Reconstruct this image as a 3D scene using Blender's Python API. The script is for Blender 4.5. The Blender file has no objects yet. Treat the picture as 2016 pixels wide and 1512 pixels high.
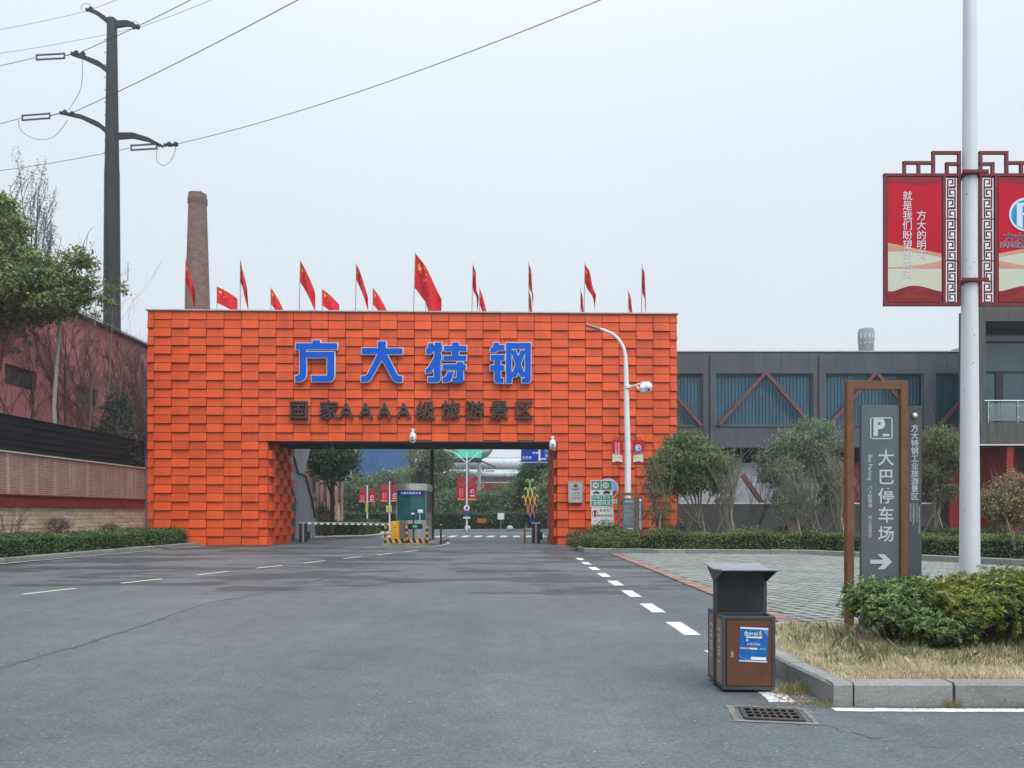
import bpy, bmesh, math, random
import numpy as np
from mathutils import Vector, Matrix, Euler

R = math.radians
random.seed(7)
rng = np.random.default_rng(7)
scene = bpy.context.scene
C = scene.collection

# ------------------------------------------------------------------ camera
# level camera with a risen lens (verticals stay vertical), eye at 1.5 m
HAZE = 0.0008
F, HY, EYE = 1500.0, 1010.0, 1.5          # focal length and horizon row of a 2016 px wide frame
cam = bpy.data.cameras.new('camera')
cam.sensor_width = 36.0
cam.lens = 36.0 * F / 2016.0
cam.shift_y = (HY - 756.0) / 2016.0
cam.clip_start, cam.clip_end = 0.05, 3000.0
cam_o = bpy.data.objects.new('camera', cam)
cam_o.location = (0, 0, EYE)
cam_o.rotation_euler = (R(90), 0, 0)
C.objects.link(cam_o)
scene.camera = cam_o

# ------------------------------------------------------------------ overcast sky and soft sun
SUN_EL, SUN_AZ = R(52), R(152)             # high, behind the camera and to the right
world = bpy.data.worlds.new('World')
scene.world = world
world.use_nodes = True
nt = world.node_tree
for n in list(nt.nodes):
    nt.nodes.remove(n)
out = nt.nodes.new('ShaderNodeOutputWorld')
bg = nt.nodes.new('ShaderNodeBackground')
sky = nt.nodes.new('ShaderNodeTexSky')
sky.sky_type = 'NISHITA'
sky.sun_disc = False
sky.sun_elevation = SUN_EL
sky.sun_rotation = SUN_AZ
sky.air_density = 1.5
sky.dust_density = 5.0
# the clear sky seen only faintly through an even cloud layer that is brighter overhead
tc = nt.nodes.new('ShaderNodeTexCoord')
sep = nt.nodes.new('ShaderNodeSeparateXYZ')
nt.links.new(tc.outputs['Generated'], sep.inputs[0])
mr = nt.nodes.new('ShaderNodeMapRange')
mr.inputs['From Min'].default_value = 0.0
mr.inputs['From Max'].default_value = 1.0
mr.inputs['To Min'].default_value = 6.5
mr.inputs['To Max'].default_value = 23.0
pw = nt.nodes.new('ShaderNodeMath'); pw.operation = 'POWER'; pw.inputs[1].default_value = 4.5; pw.use_clamp = True
mx0 = nt.nodes.new('ShaderNodeMath'); mx0.operation = 'MAXIMUM'; mx0.inputs[1].default_value = 0.0
nt.links.new(sep.outputs['Z'], mx0.inputs[0]); nt.links.new(mx0.outputs[0], pw.inputs[0]); nt.links.new(pw.outputs[0], mr.inputs['Value'])
cn = nt.nodes.new('ShaderNodeTexNoise')
cn.inputs['Scale'].default_value = 1.6
cn.inputs['Detail'].default_value = 3.0
nt.links.new(tc.outputs['Generated'], cn.inputs['Vector'])
cm = nt.nodes.new('ShaderNodeMapRange')
cm.inputs['To Min'].default_value = 0.94
cm.inputs['To Max'].default_value = 1.06
nt.links.new(cn.outputs['Fac'], cm.inputs['Value'])
mul = nt.nodes.new('ShaderNodeMath'); mul.operation = 'MULTIPLY'
nt.links.new(mr.outputs[0], mul.inputs[0]); nt.links.new(cm.outputs[0], mul.inputs[1])
tint = nt.nodes.new('ShaderNodeVectorMath'); tint.operation = 'SCALE'
tint.inputs[0].default_value = (0.915, 1.0, 1.080)
nt.links.new(mul.outputs[0], tint.inputs['Scale'])
mix = nt.nodes.new('ShaderNodeMix'); mix.data_type = 'RGBA'
mix.inputs['Factor'].default_value = 0.95
nt.links.new(sky.outputs[0], mix.inputs[6]); nt.links.new(tint.outputs[0], mix.inputs[7])
nt.links.new(mix.outputs[2], bg.inputs['Color'])
bg.inputs['Strength'].default_value = 0.1
nt.links.new(bg.outputs[0], out.inputs[0])

sun = bpy.data.lights.new('sun', 'SUN')
sun.energy = 1.5
sun.angle = R(40)
sun.color = (1.0, 0.97, 0.93)
sun_o = bpy.data.objects.new('sun', sun)
sdir = Vector((math.sin(SUN_AZ) * math.cos(SUN_EL), math.cos(SUN_AZ) * math.cos(SUN_EL), math.sin(SUN_EL)))
sun_o.rotation_euler = sdir.to_track_quat('Z', 'Y').to_euler()
sun_o.location = (0, -20, 40)
C.objects.link(sun_o)

vs = scene.view_settings
vs.view_transform = 'Standard'
vs.look = 'None'
vs.exposure = 0.40
vs.gamma = 1.0
vs.use_curve_mapping = False
scene.cycles.use_denoising = True
scene.cycles.max_bounces = 8
scene.cycles.transparent_max_bounces = 16

# ------------------------------------------------------------------ helpers
def P(x, y, Y):
    """the point at depth Y that the photograph shows at pixel (x, y)"""
    return Vector(((x - 1008.0) / F * Y, Y, EYE - (y - HY) / F * Y))

def G(x, y, z=0.0):
    """the ground point (height z) at pixel (x, y)"""
    Y = (EYE - z) * F / (y - HY)
    return Vector(((x - 1008.0) / F * Y, Y, z))

class MB:
    def __init__(self):
        self.v, self.f, self.m, self.mi = [], [], [], 0
    def _add(self, vs_, fs_):
        b = len(self.v)
        self.v.extend([tuple(p) for p in vs_])
        for f in fs_:
            self.f.append([i + b for i in f]); self.m.append(self.mi)
        return self
    def box(self, x0, x1, y0, y1, z0, z1):
        return self._add([(x0,y0,z0),(x1,y0,z0),(x1,y1,z0),(x0,y1,z0),(x0,y0,z1),(x1,y0,z1),(x1,y1,z1),(x0,y1,z1)],
                         [(0,3,2,1),(4,5,6,7),(0,1,5,4),(1,2,6,5),(2,3,7,6),(3,0,4,7)])
    def hexa(self, a, b):
        """a, b: two quads of four points joined into a solid"""
        return self._add(list(a) + list(b), [(0,3,2,1),(4,5,6,7),(0,1,5,4),(1,2,6,5),(2,3,7,6),(3,0,4,7)])
    def beam(self, p, q, w, h, up=(0,0,1)):
        p, q = Vector(p), Vector(q); d = (q - p).normalized(); u = Vector(up)
        s = d.cross(u)
        if s.length < 1e-4: s = d.cross(Vector((1,0,0)))
        s.normalize(); t = s.cross(d).normalized()
        s *= w / 2; t *= h / 2
        return self.hexa([p-s-t, p+s-t, p+s+t, p-s+t], [q-s-t, q+s-t, q+s+t, q-s+t])
    def poly(self, pts):
        return self._add(pts, [tuple(range(len(pts)))])
    def prism(self, pts, d):
        """closed outline pts swept by vector d"""
        n = len(pts); d = Vector(d)
        top = [Vector(p) + d for p in pts]
        fs = [tuple(range(n))[::-1], tuple(range(n, 2 * n))]
        fs += [(i, (i + 1) % n, (i + 1) % n + n, i + n) for i in range(n)]
        return self._add([Vector(p) for p in pts] + top, fs)
    def tube(self, pts, rad, n=6, cap=True):
        pts = [Vector(p) for p in pts]
        if not hasattr(rad, '__len__'): rad = [rad] * len(pts)
        vs_, fs_ = [], []
        ref = Vector((0.31, 0.17, 0.93))
        for i, p in enumerate(pts):
            d = (pts[min(i+1, len(pts)-1)] - pts[max(i-1, 0)])
            if d.length < 1e-9: d = Vector((0,0,1))
            d.normalize()
            s = d.cross(ref)
            if s.length < .05: s = d.cross(Vector((1,0,0)))
            s.normalize(); t = s.cross(d)
            for k in range(n):
                a = 2 * math.pi * k / n
                vs_.append(p + (s * math.cos(a) + t * math.sin(a)) * rad[i])
        for i in range(len(pts) - 1):
            for k in range(n):
                a, b = i*n + k, i*n + (k+1) % n
                fs_.append((a, b, b + n, a + n))
        if cap:
            fs_.append(tuple(range(n))[::-1]); fs_.append(tuple(range((len(pts)-1)*n, len(pts)*n)))
        return self._add(vs_, fs_)
    def lathe(self, prof, c=(0,0,0), n=16, axis='z'):
        cx, cy, cz = c; vs_, fs_ = [], []
        for r, h in prof:
            for k in range(n):
                a = 2*math.pi*k/n
                if axis == 'z': vs_.append((cx + r*math.cos(a), cy + r*math.sin(a), cz + h))
                elif axis == 'y': vs_.append((cx + r*math.cos(a), cy + h, cz + r*math.sin(a)))
                else: vs_.append((cx + h, cy + r*math.cos(a), cz + r*math.sin(a)))
        for i in range(len(prof)-1):
            for k in range(n):
                a, b = i*n+k, i*n+(k+1) % n
                fs_.append((a, b, b+n, a+n))
        fs_.append(tuple(range(n))[::-1]); fs_.append(tuple(range((len(prof)-1)*n, len(prof)*n)))
        return self._add(vs_, fs_)
    def mesh(self, name):
        me = bpy.data.meshes.new(name)
        me.from_pydata(self.v, [], self.f)
        if any(self.m): me.polygons.foreach_set('material_index', self.m)
        bm = bmesh.new(); bm.from_mesh(me)
        bmesh.ops.recalc_face_normals(bm, faces=bm.faces)
        bm.to_mesh(me); bm.free()
        return me

def link(name, me, parent=None, mats=None):
    o = bpy.data.objects.new(name, me)
    C.objects.link(o)
    if parent is not None: o.parent = parent
    if mats is not None and me is not None and not me.materials:
        for m in (mats if isinstance(mats, (list, tuple)) else [mats]): me.materials.append(m)
    return o

def obj(name, mb, mat, parent=None, smooth=None, bevel=None):
    me = mb.mesh(name) if isinstance(mb, MB) else mb
    o = link(name, me, parent, mat)
    if smooth is not None:
        me.polygons.foreach_set('use_smooth', [True]*len(me.polygons))
        me.set_sharp_from_angle(angle=R(smooth))
    if bevel:
        b = o.modifiers.new('bevel', 'BEVEL'); b.width = bevel; b.segments = 2; b.limit_method = 'ANGLE'
    return o

def tag(o, label=None, cat=None, group=None, kind=None):
    if label: o['label'] = label
    if cat: o['category'] = cat
    if group: o['group'] = group
    if kind: o['kind'] = kind
    return o

def thing(name, label, cat, loc=(0,0,0), rotz=0.0, group=None):
    o = bpy.data.objects.new(name, None)
    o.empty_display_size = 0.2
    C.objects.link(o)
    o.location = loc; o.rotation_euler = (0, 0, rotz)
    return tag(o, label, cat, group)

def copy_tree(o, parent=None):
    c = o.copy(); C.objects.link(c); c.parent = parent
    for ch in o.children: copy_tree(ch, c)
    return c

def struct(name, mb, mat, parent=None, smooth=None):
    o = obj(name, mb, mat, parent, smooth)
    if parent is None: o['kind'] = 'structure'
    return o

# ------------------------------------------------------------------ materials
MATS = {}
def mat(name, col, rough=0.6, var=0.0, scale=6.0, metal=0.0, bump=0.0, bscale=40.0, col2=None, spec=0.4,
        obj_rand=0.0, stretch=None, emit=None, coat=0.0):
    """principled material with noise-driven colour change, grain and fine relief in object space"""
    if name in MATS: return MATS[name]
    m = bpy.data.materials.new(name); MATS[name] = m
    m.use_nodes = True
    t = m.node_tree; b = t.nodes['Principled BSDF']
    b.inputs['Roughness'].default_value = rough
    b.inputs['Metallic'].default_value = metal
    b.inputs['Specular IOR Level'].default_value = spec
    b.inputs['Coat Weight'].default_value = coat
    b.inputs['Base Color'].default_value = (*col, 1)
    if var or bump or col2:
        tcn = t.nodes.new('ShaderNodeTexCoord'); src = tcn.outputs['Object']
        if stretch:
            mp = t.nodes.new('ShaderNodeMapping'); mp.inputs['Scale'].default_value = stretch
            t.links.new(src, mp.inputs[0]); src = mp.outputs[0]
    last = None
    if var or col2:
        n = t.nodes.new('ShaderNodeTexNoise'); n.inputs['Scale'].default_value = scale
        n.inputs['Detail'].default_value = 6; n.inputs['Roughness'].default_value = 0.65
        t.links.new(src, n.inputs['Vector'])
        r = t.nodes.new('ShaderNodeValToRGB')
        c2 = col2 or tuple(c * (1 - var) for c in col)
        c1 = col if col2 else tuple(min(1, c * (1 + var * .6)) for c in col)
        r.color_ramp.elements[0].position = .35; r.color_ramp.elements[1].position = .65
        r.color_ramp.elements[0].color = (*c2, 1); r.color_ramp.elements[1].color = (*c1, 1)
        t.links.new(n.outputs['Fac'], r.inputs[0]); last = r.outputs[0]
        rm = t.nodes.new('ShaderNodeMapRange')
        rm.inputs['To Min'].default_value = max(.03, rough - .12); rm.inputs['To Max'].default_value = min(1, rough + .12)
        t.links.new(n.outputs['Fac'], rm.inputs['Value']); t.links.new(rm.outputs[0], b.inputs['Roughness'])
    if obj_rand:
        oi = t.nodes.new('ShaderNodeObjectInfo'); gi = t.nodes.new('ShaderNodeNewGeometry')
        ad = t.nodes.new('ShaderNodeMath'); ad.operation = 'ADD'
        t.links.new(oi.outputs['Random'], ad.inputs[0]); t.links.new(gi.outputs['Random Per Island'], ad.inputs[1])
        fr = t.nodes.new('ShaderNodeMath'); fr.operation = 'FRACT'; t.links.new(ad.outputs[0], fr.inputs[0])
        mp2 = t.nodes.new('ShaderNodeMapRange'); mp2.inputs['To Min'].default_value = 1 - obj_rand; mp2.inputs['To Max'].default_value = 1 + obj_rand * .5
        t.links.new(fr.outputs[0], mp2.inputs['Value'])
        hs = t.nodes.new('ShaderNodeHueSaturation')
        t.links.new(mp2.outputs[0], hs.inputs['Value'])
        if last: t.links.new(last, hs.inputs['Color'])
        else: hs.inputs['Color'].default_value = (*col, 1)
        last = hs.outputs[0]
    if last: t.links.new(last, b.inputs['Base Color'])
    if bump:
        n2 = t.nodes.new('ShaderNodeTexNoise'); n2.inputs['Scale'].default_value = bscale; n2.inputs['Detail'].default_value = 4
        t.links.new(src, n2.inputs['Vector'])
        bn = t.nodes.new('ShaderNodeBump'); bn.inputs['Strength'].default_value = bump; bn.inputs['Distance'].default_value = .02
        t.links.new(n2.outputs['Fac'], bn.inputs['Height']); t.links.new(bn.outputs[0], b.inputs['Normal'])
    if emit:
        b.inputs['Emission Color'].default_value = (*emit[0], 1); b.inputs['Emission Strength'].default_value = emit[1]
    return m

LEAF = 2.15
def leaf_mat(name, cols, rough=0.45, trans=0.25, spec=0.4):
    """leaf colours picked per leaf, with light passing through"""
    if name in MATS: return MATS[name]
    m = bpy.data.materials.new(name); MATS[name] = m
    m.use_nodes = True
    t = m.node_tree; b = t.nodes['Principled BSDF']; o = t.nodes['Material Output']
    gi = t.nodes.new('ShaderNodeNewGeometry')
    n = t.nodes.new('ShaderNodeTexNoise'); n.inputs['Scale'].default_value = .9
    t.links.new(gi.outputs['Position'], n.inputs['Vector'])
    ad = t.nodes.new('ShaderNodeMath'); ad.operation = 'MULTIPLY_ADD'
    t.links.new(n.outputs['Fac'], ad.inputs[0]); ad.inputs[1].default_value = 1.3; ad.inputs[2].default_value = -.65
    ad2 = t.nodes.new('ShaderNodeMath'); ad2.operation = 'ADD'; ad2.use_clamp = True
    t.links.new(gi.outputs['Random Per Island'], ad2.inputs[0]); t.links.new(ad.outputs[0], ad2.inputs[1])
    r = t.nodes.new('ShaderNodeValToRGB')
    els = r.color_ramp.elements
    while len(els) < len(cols): els.new(.5)
    for i, c in enumerate(cols):
        els[i].position = i / (len(cols) - 1); els[i].color = (*[min(.8, x * LEAF) for x in c], 1)
    t.links.new(ad2.outputs[0], r.inputs[0])
    t.links.new(r.outputs[0], b.inputs['Base Color'])
    b.inputs['Roughness'].default_value = rough
    b.inputs['Specular IOR Level'].default_value = spec
    tr = t.nodes.new('ShaderNodeBsdfTranslucent'); t.links.new(r.outputs[0], tr.inputs['Color'])
    mx = t.nodes.new('ShaderNodeMixShader'); mx.inputs[0].default_value = trans
    t.links.new(b.outputs[0], mx.inputs[1]); t.links.new(tr.outputs[0], mx.inputs[2]); t.links.new(mx.outputs[0], o.inputs[0])
    return m

def glass_mat(name, tint=(.6, .75, .75), rough=.03, alpha=.35, ior=1.6):
    if name in MATS: return MATS[name]
    m = bpy.data.materials.new(name); MATS[name] = m
    m.use_nodes = True
    t = m.node_tree; o = t.nodes['Material Output']; t.nodes.remove(t.nodes['Principled BSDF'])
    g = t.nodes.new('ShaderNodeBsdfGlossy'); g.inputs['Roughness'].default_value = rough
    tr = t.nodes.new('ShaderNodeBsdfTransparent'); tr.inputs['Color'].default_value = (*tint, 1)
    fr = t.nodes.new('ShaderNodeFresnel'); fr.inputs['IOR'].default_value = ior
    ma = t.nodes.new('ShaderNodeMath'); ma.operation = 'ADD'; ma.inputs[1].default_value = alpha * .3; ma.use_clamp = True
    t.links.new(fr.outputs[0], ma.inputs[0])
    mx = t.nodes.new('ShaderNodeMixShader')
    t.links.new(ma.outputs[0], mx.inputs[0]); t.links.new(tr.outputs[0], mx.inputs[1]); t.links.new(g.outputs[0], mx.inputs[2])
    t.links.new(mx.outputs[0], o.inputs[0])
    return m

# ------------------------------------------------------------------ lettering
def text_mesh(body, size, bold=0.0, extrude=0.0, align='CENTER', line=1.0, space=1.0):
    c = bpy.data.curves.new('lettering', 'FONT')
    c.body = body; c.size = size; c.offset = bold * size; c.extrude = extrude
    c.align_x = align; c.align_y = 'CENTER'; c.space_line = line; c.space_character = space
    c.resolution_u = 3
    o = bpy.data.objects.new('lettering', c); C.objects.link(o)
    me = bpy.data.meshes.new_from_object(o.evaluated_get(bpy.context.evaluated_depsgraph_get()))
    bpy.data.objects.remove(o); bpy.data.curves.remove(c)
    me.materials.clear()
    return me

def letters(body, size, loc, m, parent, bold=0.012, extrude=0.0, align='CENTER', line=1.0, rot=(R(90), 0, 0), name='lettering', sx=1.0, space=1.0):
    """lettering standing upright in the local x-z plane, facing -y"""
    me = text_mesh(body, size, bold, extrude, align, line, space)
    o = link(name, me, parent, m)
    o.location = loc; o.rotation_euler = rot; o.scale = (sx, 1, 1)
    return o

def vtext(s): return '\n'.join(s)

def outline_mesh(polys, offset=0.0, extrude=0.0):
    """flat shape filled from closed outlines (inner outlines are holes)"""
    c = bpy.data.curves.new('shape', 'CURVE'); c.dimensions = '2D'; c.fill_mode = 'BOTH'
    c.offset = offset; c.extrude = extrude
    for pl in polys:
        s = c.splines.new('POLY'); s.points.add(len(pl) - 1); s.use_cyclic_u = True
        for i, p in enumerate(pl): s.points[i].co = (p[0], p[1], 0, 1)
    o = bpy.data.objects.new('shape', c); C.objects.link(o)
    me = bpy.data.meshes.new_from_object(o.evaluated_get(bpy.context.evaluated_depsgraph_get()))
    bpy.data.objects.remove(o); bpy.data.curves.remove(c)
    return me

def disc_pts(cx, cz, r, n=32, y=0.0):
    return [(cx + r*math.cos(2*math.pi*k/n), y, cz + r*math.sin(2*math.pi*k/n)) for k in range(n)]

# ------------------------------------------------------------------ foliage
def leaves_mesh(name, pos, size, aspect=0.5, nrm=None, fold=0.0, jitter=0.7, stretch_dir=None):
    """one small pointed leaf per position; nrm: preferred normals"""
    n = len(pos); pos = np.asarray(pos, float)
    size = np.broadcast_to(np.asarray(size, float), (n,)) * rng.uniform(.7, 1.3, n)
    N = rng.normal(size=(n, 3)); N /= np.linalg.norm(N, axis=1)[:, None]
    if nrm is not None:
        N = np.asarray(nrm) * (1 - jitter) + N * jitter
        N /= np.linalg.norm(N, axis=1)[:, None] + 1e-9
    T = rng.normal(size=(n, 3)) if stretch_dir is None else np.asarray(stretch_dir) + rng.normal(size=(n, 3)) * .25
    T -= (T * N).sum(1)[:, None] * N; T /= np.linalg.norm(T, axis=1)[:, None] + 1e-9
    B = np.cross(N, T)
    L = size[:, None] * .5; W = L * aspect
    v = np.empty((n, 4, 3))
    v[:, 0] = pos - T * L
    v[:, 1] = pos + B * W + N * L * fold + T * L * .1
    v[:, 2] = pos + T * L
    v[:, 3] = pos - B * W + N * L * fold + T * L * .1
    me = bpy.data.meshes.new(name)
    if fold:
        f = np.empty((n, 2, 3), int); b = np.arange(n)[:, None] * 4
        f[:, 0] = b + [0, 1, 2]; f[:, 1] = b + [0, 2, 3]
        me.from_pydata(v.reshape(-1, 3).tolist(), [], f.reshape(-1, 3).tolist())
    else:
        f = np.arange(n * 4).reshape(n, 4)
        me.from_pydata(v.reshape(-1, 3).tolist(), [], f.tolist())
    return me

def blob_points(blobs, n, clump=0.18, per=40, shell=0.55):
    """leaf positions gathered in clumps inside ellipsoid blobs (cx,cy,cz,rx,ry,rz); returns positions and outward normals"""
    vol = np.array([b[3]*b[4]*b[5] for b in blobs]) ** .8; vol /= vol.sum()
    pos, nor = [], []
    nc = max(1, n // per)
    which = rng.choice(len(blobs), nc, p=vol)
    for w in which:
        b = blobs[w]
        d = rng.normal(size=3); d /= np.linalg.norm(d)
        r = (rng.uniform(shell ** 3, 1)) ** (1/3)
        c = np.array(b[:3]) + d * r * np.array(b[3:6])
        s = clump * rng.uniform(.6, 1.4)
        q = c + rng.normal(size=(per, 3)) * np.array([s, s, s * .7])
        pos.append(q)
        nn = (q - c) / (s * 1.5) + d * .8 + np.array([0, 0, .7]); nor.append(nn / (np.linalg.norm(nn, axis=1)[:, None] + 1e-9))
    return np.concatenate(pos), np.concatenate(nor)

def branch(mb, p, d, length, r, depth, spread=.5, n=4, up=.15, rnd=None, tips=None, seg=3, shrink=.68):
    rnd = rnd or random
    pts, rad = [Vector(p)], [r]
    d = Vector(d).normalized(); q = Vector(p)
    for i in range(seg):
        d = (d + Vector((rnd.gauss(0, .12), rnd.gauss(0, .12), rnd.gauss(0, .08) + up * .25))).normalized()
        q = q + d * length / seg
        pts.append(q.copy()); rad.append(r * (1 - (1 - shrink) * (i + 1) / seg))
    mb.tube(pts, rad, 5 if r > .03 else 3, cap=False)
    if tips is not None: tips.append((q.copy(), d.copy()))
    if depth <= 0: return
    k = n if depth > 1 else max(2, n - 1)
    for i in range(k):
        s = pts[rnd.randint(1, seg)] if i else q
        nd = (d + Vector((rnd.uniform(-1, 1), rnd.uniform(-1, 1), rnd.uniform(-.3, .8))) * spread).normalized()
        branch(mb, s, nd, length * rnd.uniform(.55, .8), max(.004, r * shrink * (.6 if i else .9)), depth - 1, spread, n, up, rnd, tips, seg, shrink)

# ================================================================== ground and roads
def asphalt_mat():
    m = bpy.data.materials.new('asphalt'); MATS['asphalt'] = m
    m.use_nodes = True
    t = m.node_tree; b = t.nodes['Principled BSDF']; L = t.links.new
    g = t.nodes.new('ShaderNodeNewGeometry')
    def noise(scale, detail, rough, vec=None):
        n = t.nodes.new('ShaderNodeTexNoise'); n.inputs['Scale'].default_value = scale
        n.inputs['Detail'].default_value = detail; n.inputs['Roughness'].default_value = rough
        L(vec or g.outputs['Position'], n.inputs['Vector']); return n.outputs['Fac']
    def ramp(f, stops):
        r = t.nodes.new('ShaderNodeValToRGB'); e = r.color_ramp.elements
        while len(e) < len(stops): e.new(.5)
        for i, (p, c) in enumerate(stops): e[i].position = p; e[i].color = (*c, 1) if len(c) == 3 else (c[0],)*3 + (1,)
        L(f, r.inputs[0]); return r.outputs[0]
    def mixc(kind, fac, a, c):
        x = t.nodes.new('ShaderNodeMix'); x.data_type = 'RGBA'; x.blend_type = kind
        if isinstance(fac, float): x.inputs[0].default_value = fac
        else: L(fac, x.inputs[0])
        for s, v in ((6, a), (7, c)):
            if isinstance(v, tuple): x.inputs[s].default_value = (*v, 1)
            else: L(v, x.inputs[s])
        return x.outputs[2]
    def math_(op, a, c=None, clamp=False):
        x = t.nodes.new('ShaderNodeMath'); x.operation = op; x.use_clamp = clamp
        for s, v in ((0, a), (1, c)):
            if v is None: continue
            if isinstance(v, (int, float)): x.inputs[s].default_value = v
            else: L(v, x.inputs[s])
        return x.outputs[0]
    base = ramp(noise(.28, 6, .6), [(.3, (.080, .093, .100)), (.5, (.110, .126, .134)), (.72, (.142, .157, .164))])
    agg = ramp(noise(30, 9, .9), [(.34, (.34,)), (.5, (1.0,)), (.66, (1.8,))])
    col = mixc('MULTIPLY', 1.0, base, agg)
    mid = ramp(noise(3.5, 6, .75), [(.3, (.80,)), (.7, (1.18,))])
    col = mixc('MULTIPLY', 1.0, col, mid)
    v = t.nodes.new('ShaderNodeTexVoronoi'); v.inputs['Scale'].default_value = 15; L(g.outputs['Position'], v.inputs['Vector'])
    spk = math_('LESS_THAN', v.outputs['Distance'], .11)
    vs2 = t.nodes.new('ShaderNodeSeparateColor'); L(v.outputs['Color'], vs2.inputs[0])
    spk = math_('MULTIPLY', spk, math_('GREATER_THAN', vs2.outputs[0], .8))
    col = mixc('MIX', math_('MULTIPLY', spk, .75), col, (.42, .43, .43))
    # damp patches: only in a band across the road, with ragged edges
    sp = t.nodes.new('ShaderNodeSeparateXYZ'); L(g.outputs['Position'], sp.inputs[0])
    mp = t.nodes.new('ShaderNodeMapping'); mp.inputs['Scale'].default_value = (.22, .42, 1); L(g.outputs['Position'], mp.inputs[0])
    nz = noise(1.3, 8, .66, mp.outputs[0])
    band = t.nodes.new('ShaderNodeMapRange'); band.interpolation_type = 'SMOOTHSTEP'
    band.inputs['From Min'].default_value = 9.5; band.inputs['From Max'].default_value = 16.0; L(sp.outputs['Y'], band.inputs['Value'])
    wet = math_('ADD', nz, math_('MULTIPLY', math_('SUBTRACT', band.outputs[0], 1.0), .35))
    wm = t.nodes.new('ShaderNodeMapRange'); wm.interpolation_type = 'SMOOTHSTEP'
    wm.inputs['From Min'].default_value = .48; wm.inputs['From Max'].default_value = .54; L(wet, wm.inputs['Value'])
    wetm = wm.outputs[0]
    col = mixc('MULTIPLY', math_('MULTIPLY', wetm, .95), col, (.46, .50, .55))
    # oil and tyre marks along the lanes
    mp2 = t.nodes.new('ShaderNodeMapping'); mp2.inputs['Scale'].default_value = (1.3, .05, 1); L(g.outputs['Position'], mp2.inputs[0])
    tm = ramp(noise(1.0, 4, .6, mp2.outputs[0]), [(.40, (0.0,)), (.66, (1.0,))])
    col = mixc('MULTIPLY', math_('MULTIPLY', tm, .35), col, (.62, .62, .63))
    # hairline cracks
    mp3 = t.nodes.new('ShaderNodeMapping'); mp3.inputs['Scale'].default_value = (.22, .3, 1); L(g.outputs['Position'], mp3.inputs[0])
    dn = t.nodes.new('ShaderNodeTexNoise'); dn.inputs['Scale'].default_value = 1.5; dn.inputs['Detail'].default_value = 5; L(mp3.outputs[0], dn.inputs['Vector'])
    dv = t.nodes.new('ShaderNodeVectorMath'); dv.operation = 'MULTIPLY_ADD'; L(dn.outputs['Color'], dv.inputs[0]); dv.inputs[1].default_value = (.35,)*3; L(mp3.outputs[0], dv.inputs[2])
    cv = t.nodes.new('ShaderNodeTexVoronoi'); cv.feature = 'DISTANCE_TO_EDGE'; cv.inputs['Scale'].default_value = .9; L(dv.outputs[0], cv.inputs['Vector'])
    crk = math_('MULTIPLY', math_('LESS_THAN', cv.outputs['Distance'], .0022), ramp(noise(.35, 3, .5), [(.45, (0.0,)), (.6, (1.0,))]))
    col = mixc('MIX', math_('MULTIPLY', crk, .45), col, (.04, .043, .046))
    L(col, b.inputs['Base Color'])
    rr = t.nodes.new('ShaderNodeMapRange'); rr.inputs['To Min'].default_value = .62; rr.inputs['To Max'].default_value = .54; L(wetm, rr.inputs['Value'])
    L(rr.outputs[0], b.inputs['Roughness']); b.inputs['Specular IOR Level'].default_value = .35
    bn = t.nodes.new('ShaderNodeBump'); bn.inputs['Strength'].default_value = .35; bn.inputs['Distance'].default_value = .01
    L(noise(60, 5, .8), bn.inputs['Height']); L(bn.outputs[0], b.inputs['Normal'])
    return m
M_asph = asphalt_mat()
M_soil = mat('soil', (.060, .048, .034), .9, .5, 5, bump=.5, bscale=30)
M_verge = mat('verge', (.035, .050, .024), .9, .5, .6, bump=.5, bscale=8)
M_white = mat('road_paint_white', (.72, .73, .70), .6, .22, 14, col2=(.50, .51, .50))
M_yell = mat('road_paint_yellow', (.72, .67, .48), .6, .2, 14, col2=(.54, .50, .37))
M_kerb = mat('granite', (.31, .315, .305), .8, .0, 40, bump=.25, bscale=60, col2=(.215, .222, .215), obj_rand=.18)
M_core = mat('joint_mortar', (.06, .055, .05), .95, .3, 20)
M_tar = mat('tar_seam', (.075, .083, .090), .6, .4, 9)

struct('ground', MB().poly([(-1500,-300,-.03),(1500,-300,-.03),(1500,2500,-.03),(-1500,2500,-.03)]), M_verge)
road = struct('road', MB().poly([(-15.9,-40,0),(60,-40,0),(60,36,0),(60,64,0),(-40,64,0),(-40,54,0),(-14.0,46,0),(-14.4,36,0)]), M_asph)

def ribbon(mb, pts, w, z, ragged=0.0, step=None):
    pts = [Vector((p[0], p[1], 0)) for p in pts]
    l, r = [], []
    for i, p in enumerate(pts):
        d = (pts[min(i+1, len(pts)-1)] - pts[max(i-1, 0)]).normalized(); s = Vector((d.y, -d.x, 0))
        a, b = random.uniform(-ragged, ragged), random.uniform(-ragged, ragged)
        l.append((p - s * (w/2 + a)) + Vector((0,0,z))); r.append((p + s * (w/2 + b)) + Vector((0,0,z)))
    n = len(pts)
    mb._add(l + r, [(i, i+1, n+i+1, n+i) for i in range(n-1)])
    return mb
def sub(pts, step):
    out_ = []
    for a, b in zip(pts[:-1], pts[1:]):
        a, b = Vector((a[0], a[1], 0)), Vector((b[0], b[1], 0)); k = max(1, int((b-a).length/step))
        out_ += [a.lerp(b, i/k) for i in range(k)]
    out_.append(Vector((pts[-1][0], pts[-1][1], 0))); return out_
def paint(name, pts, w, m, ragged=.006, step=.12):
    return obj(name, ribbon(MB(), sub(pts, step), w, .004, ragged), m, road)

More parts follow.
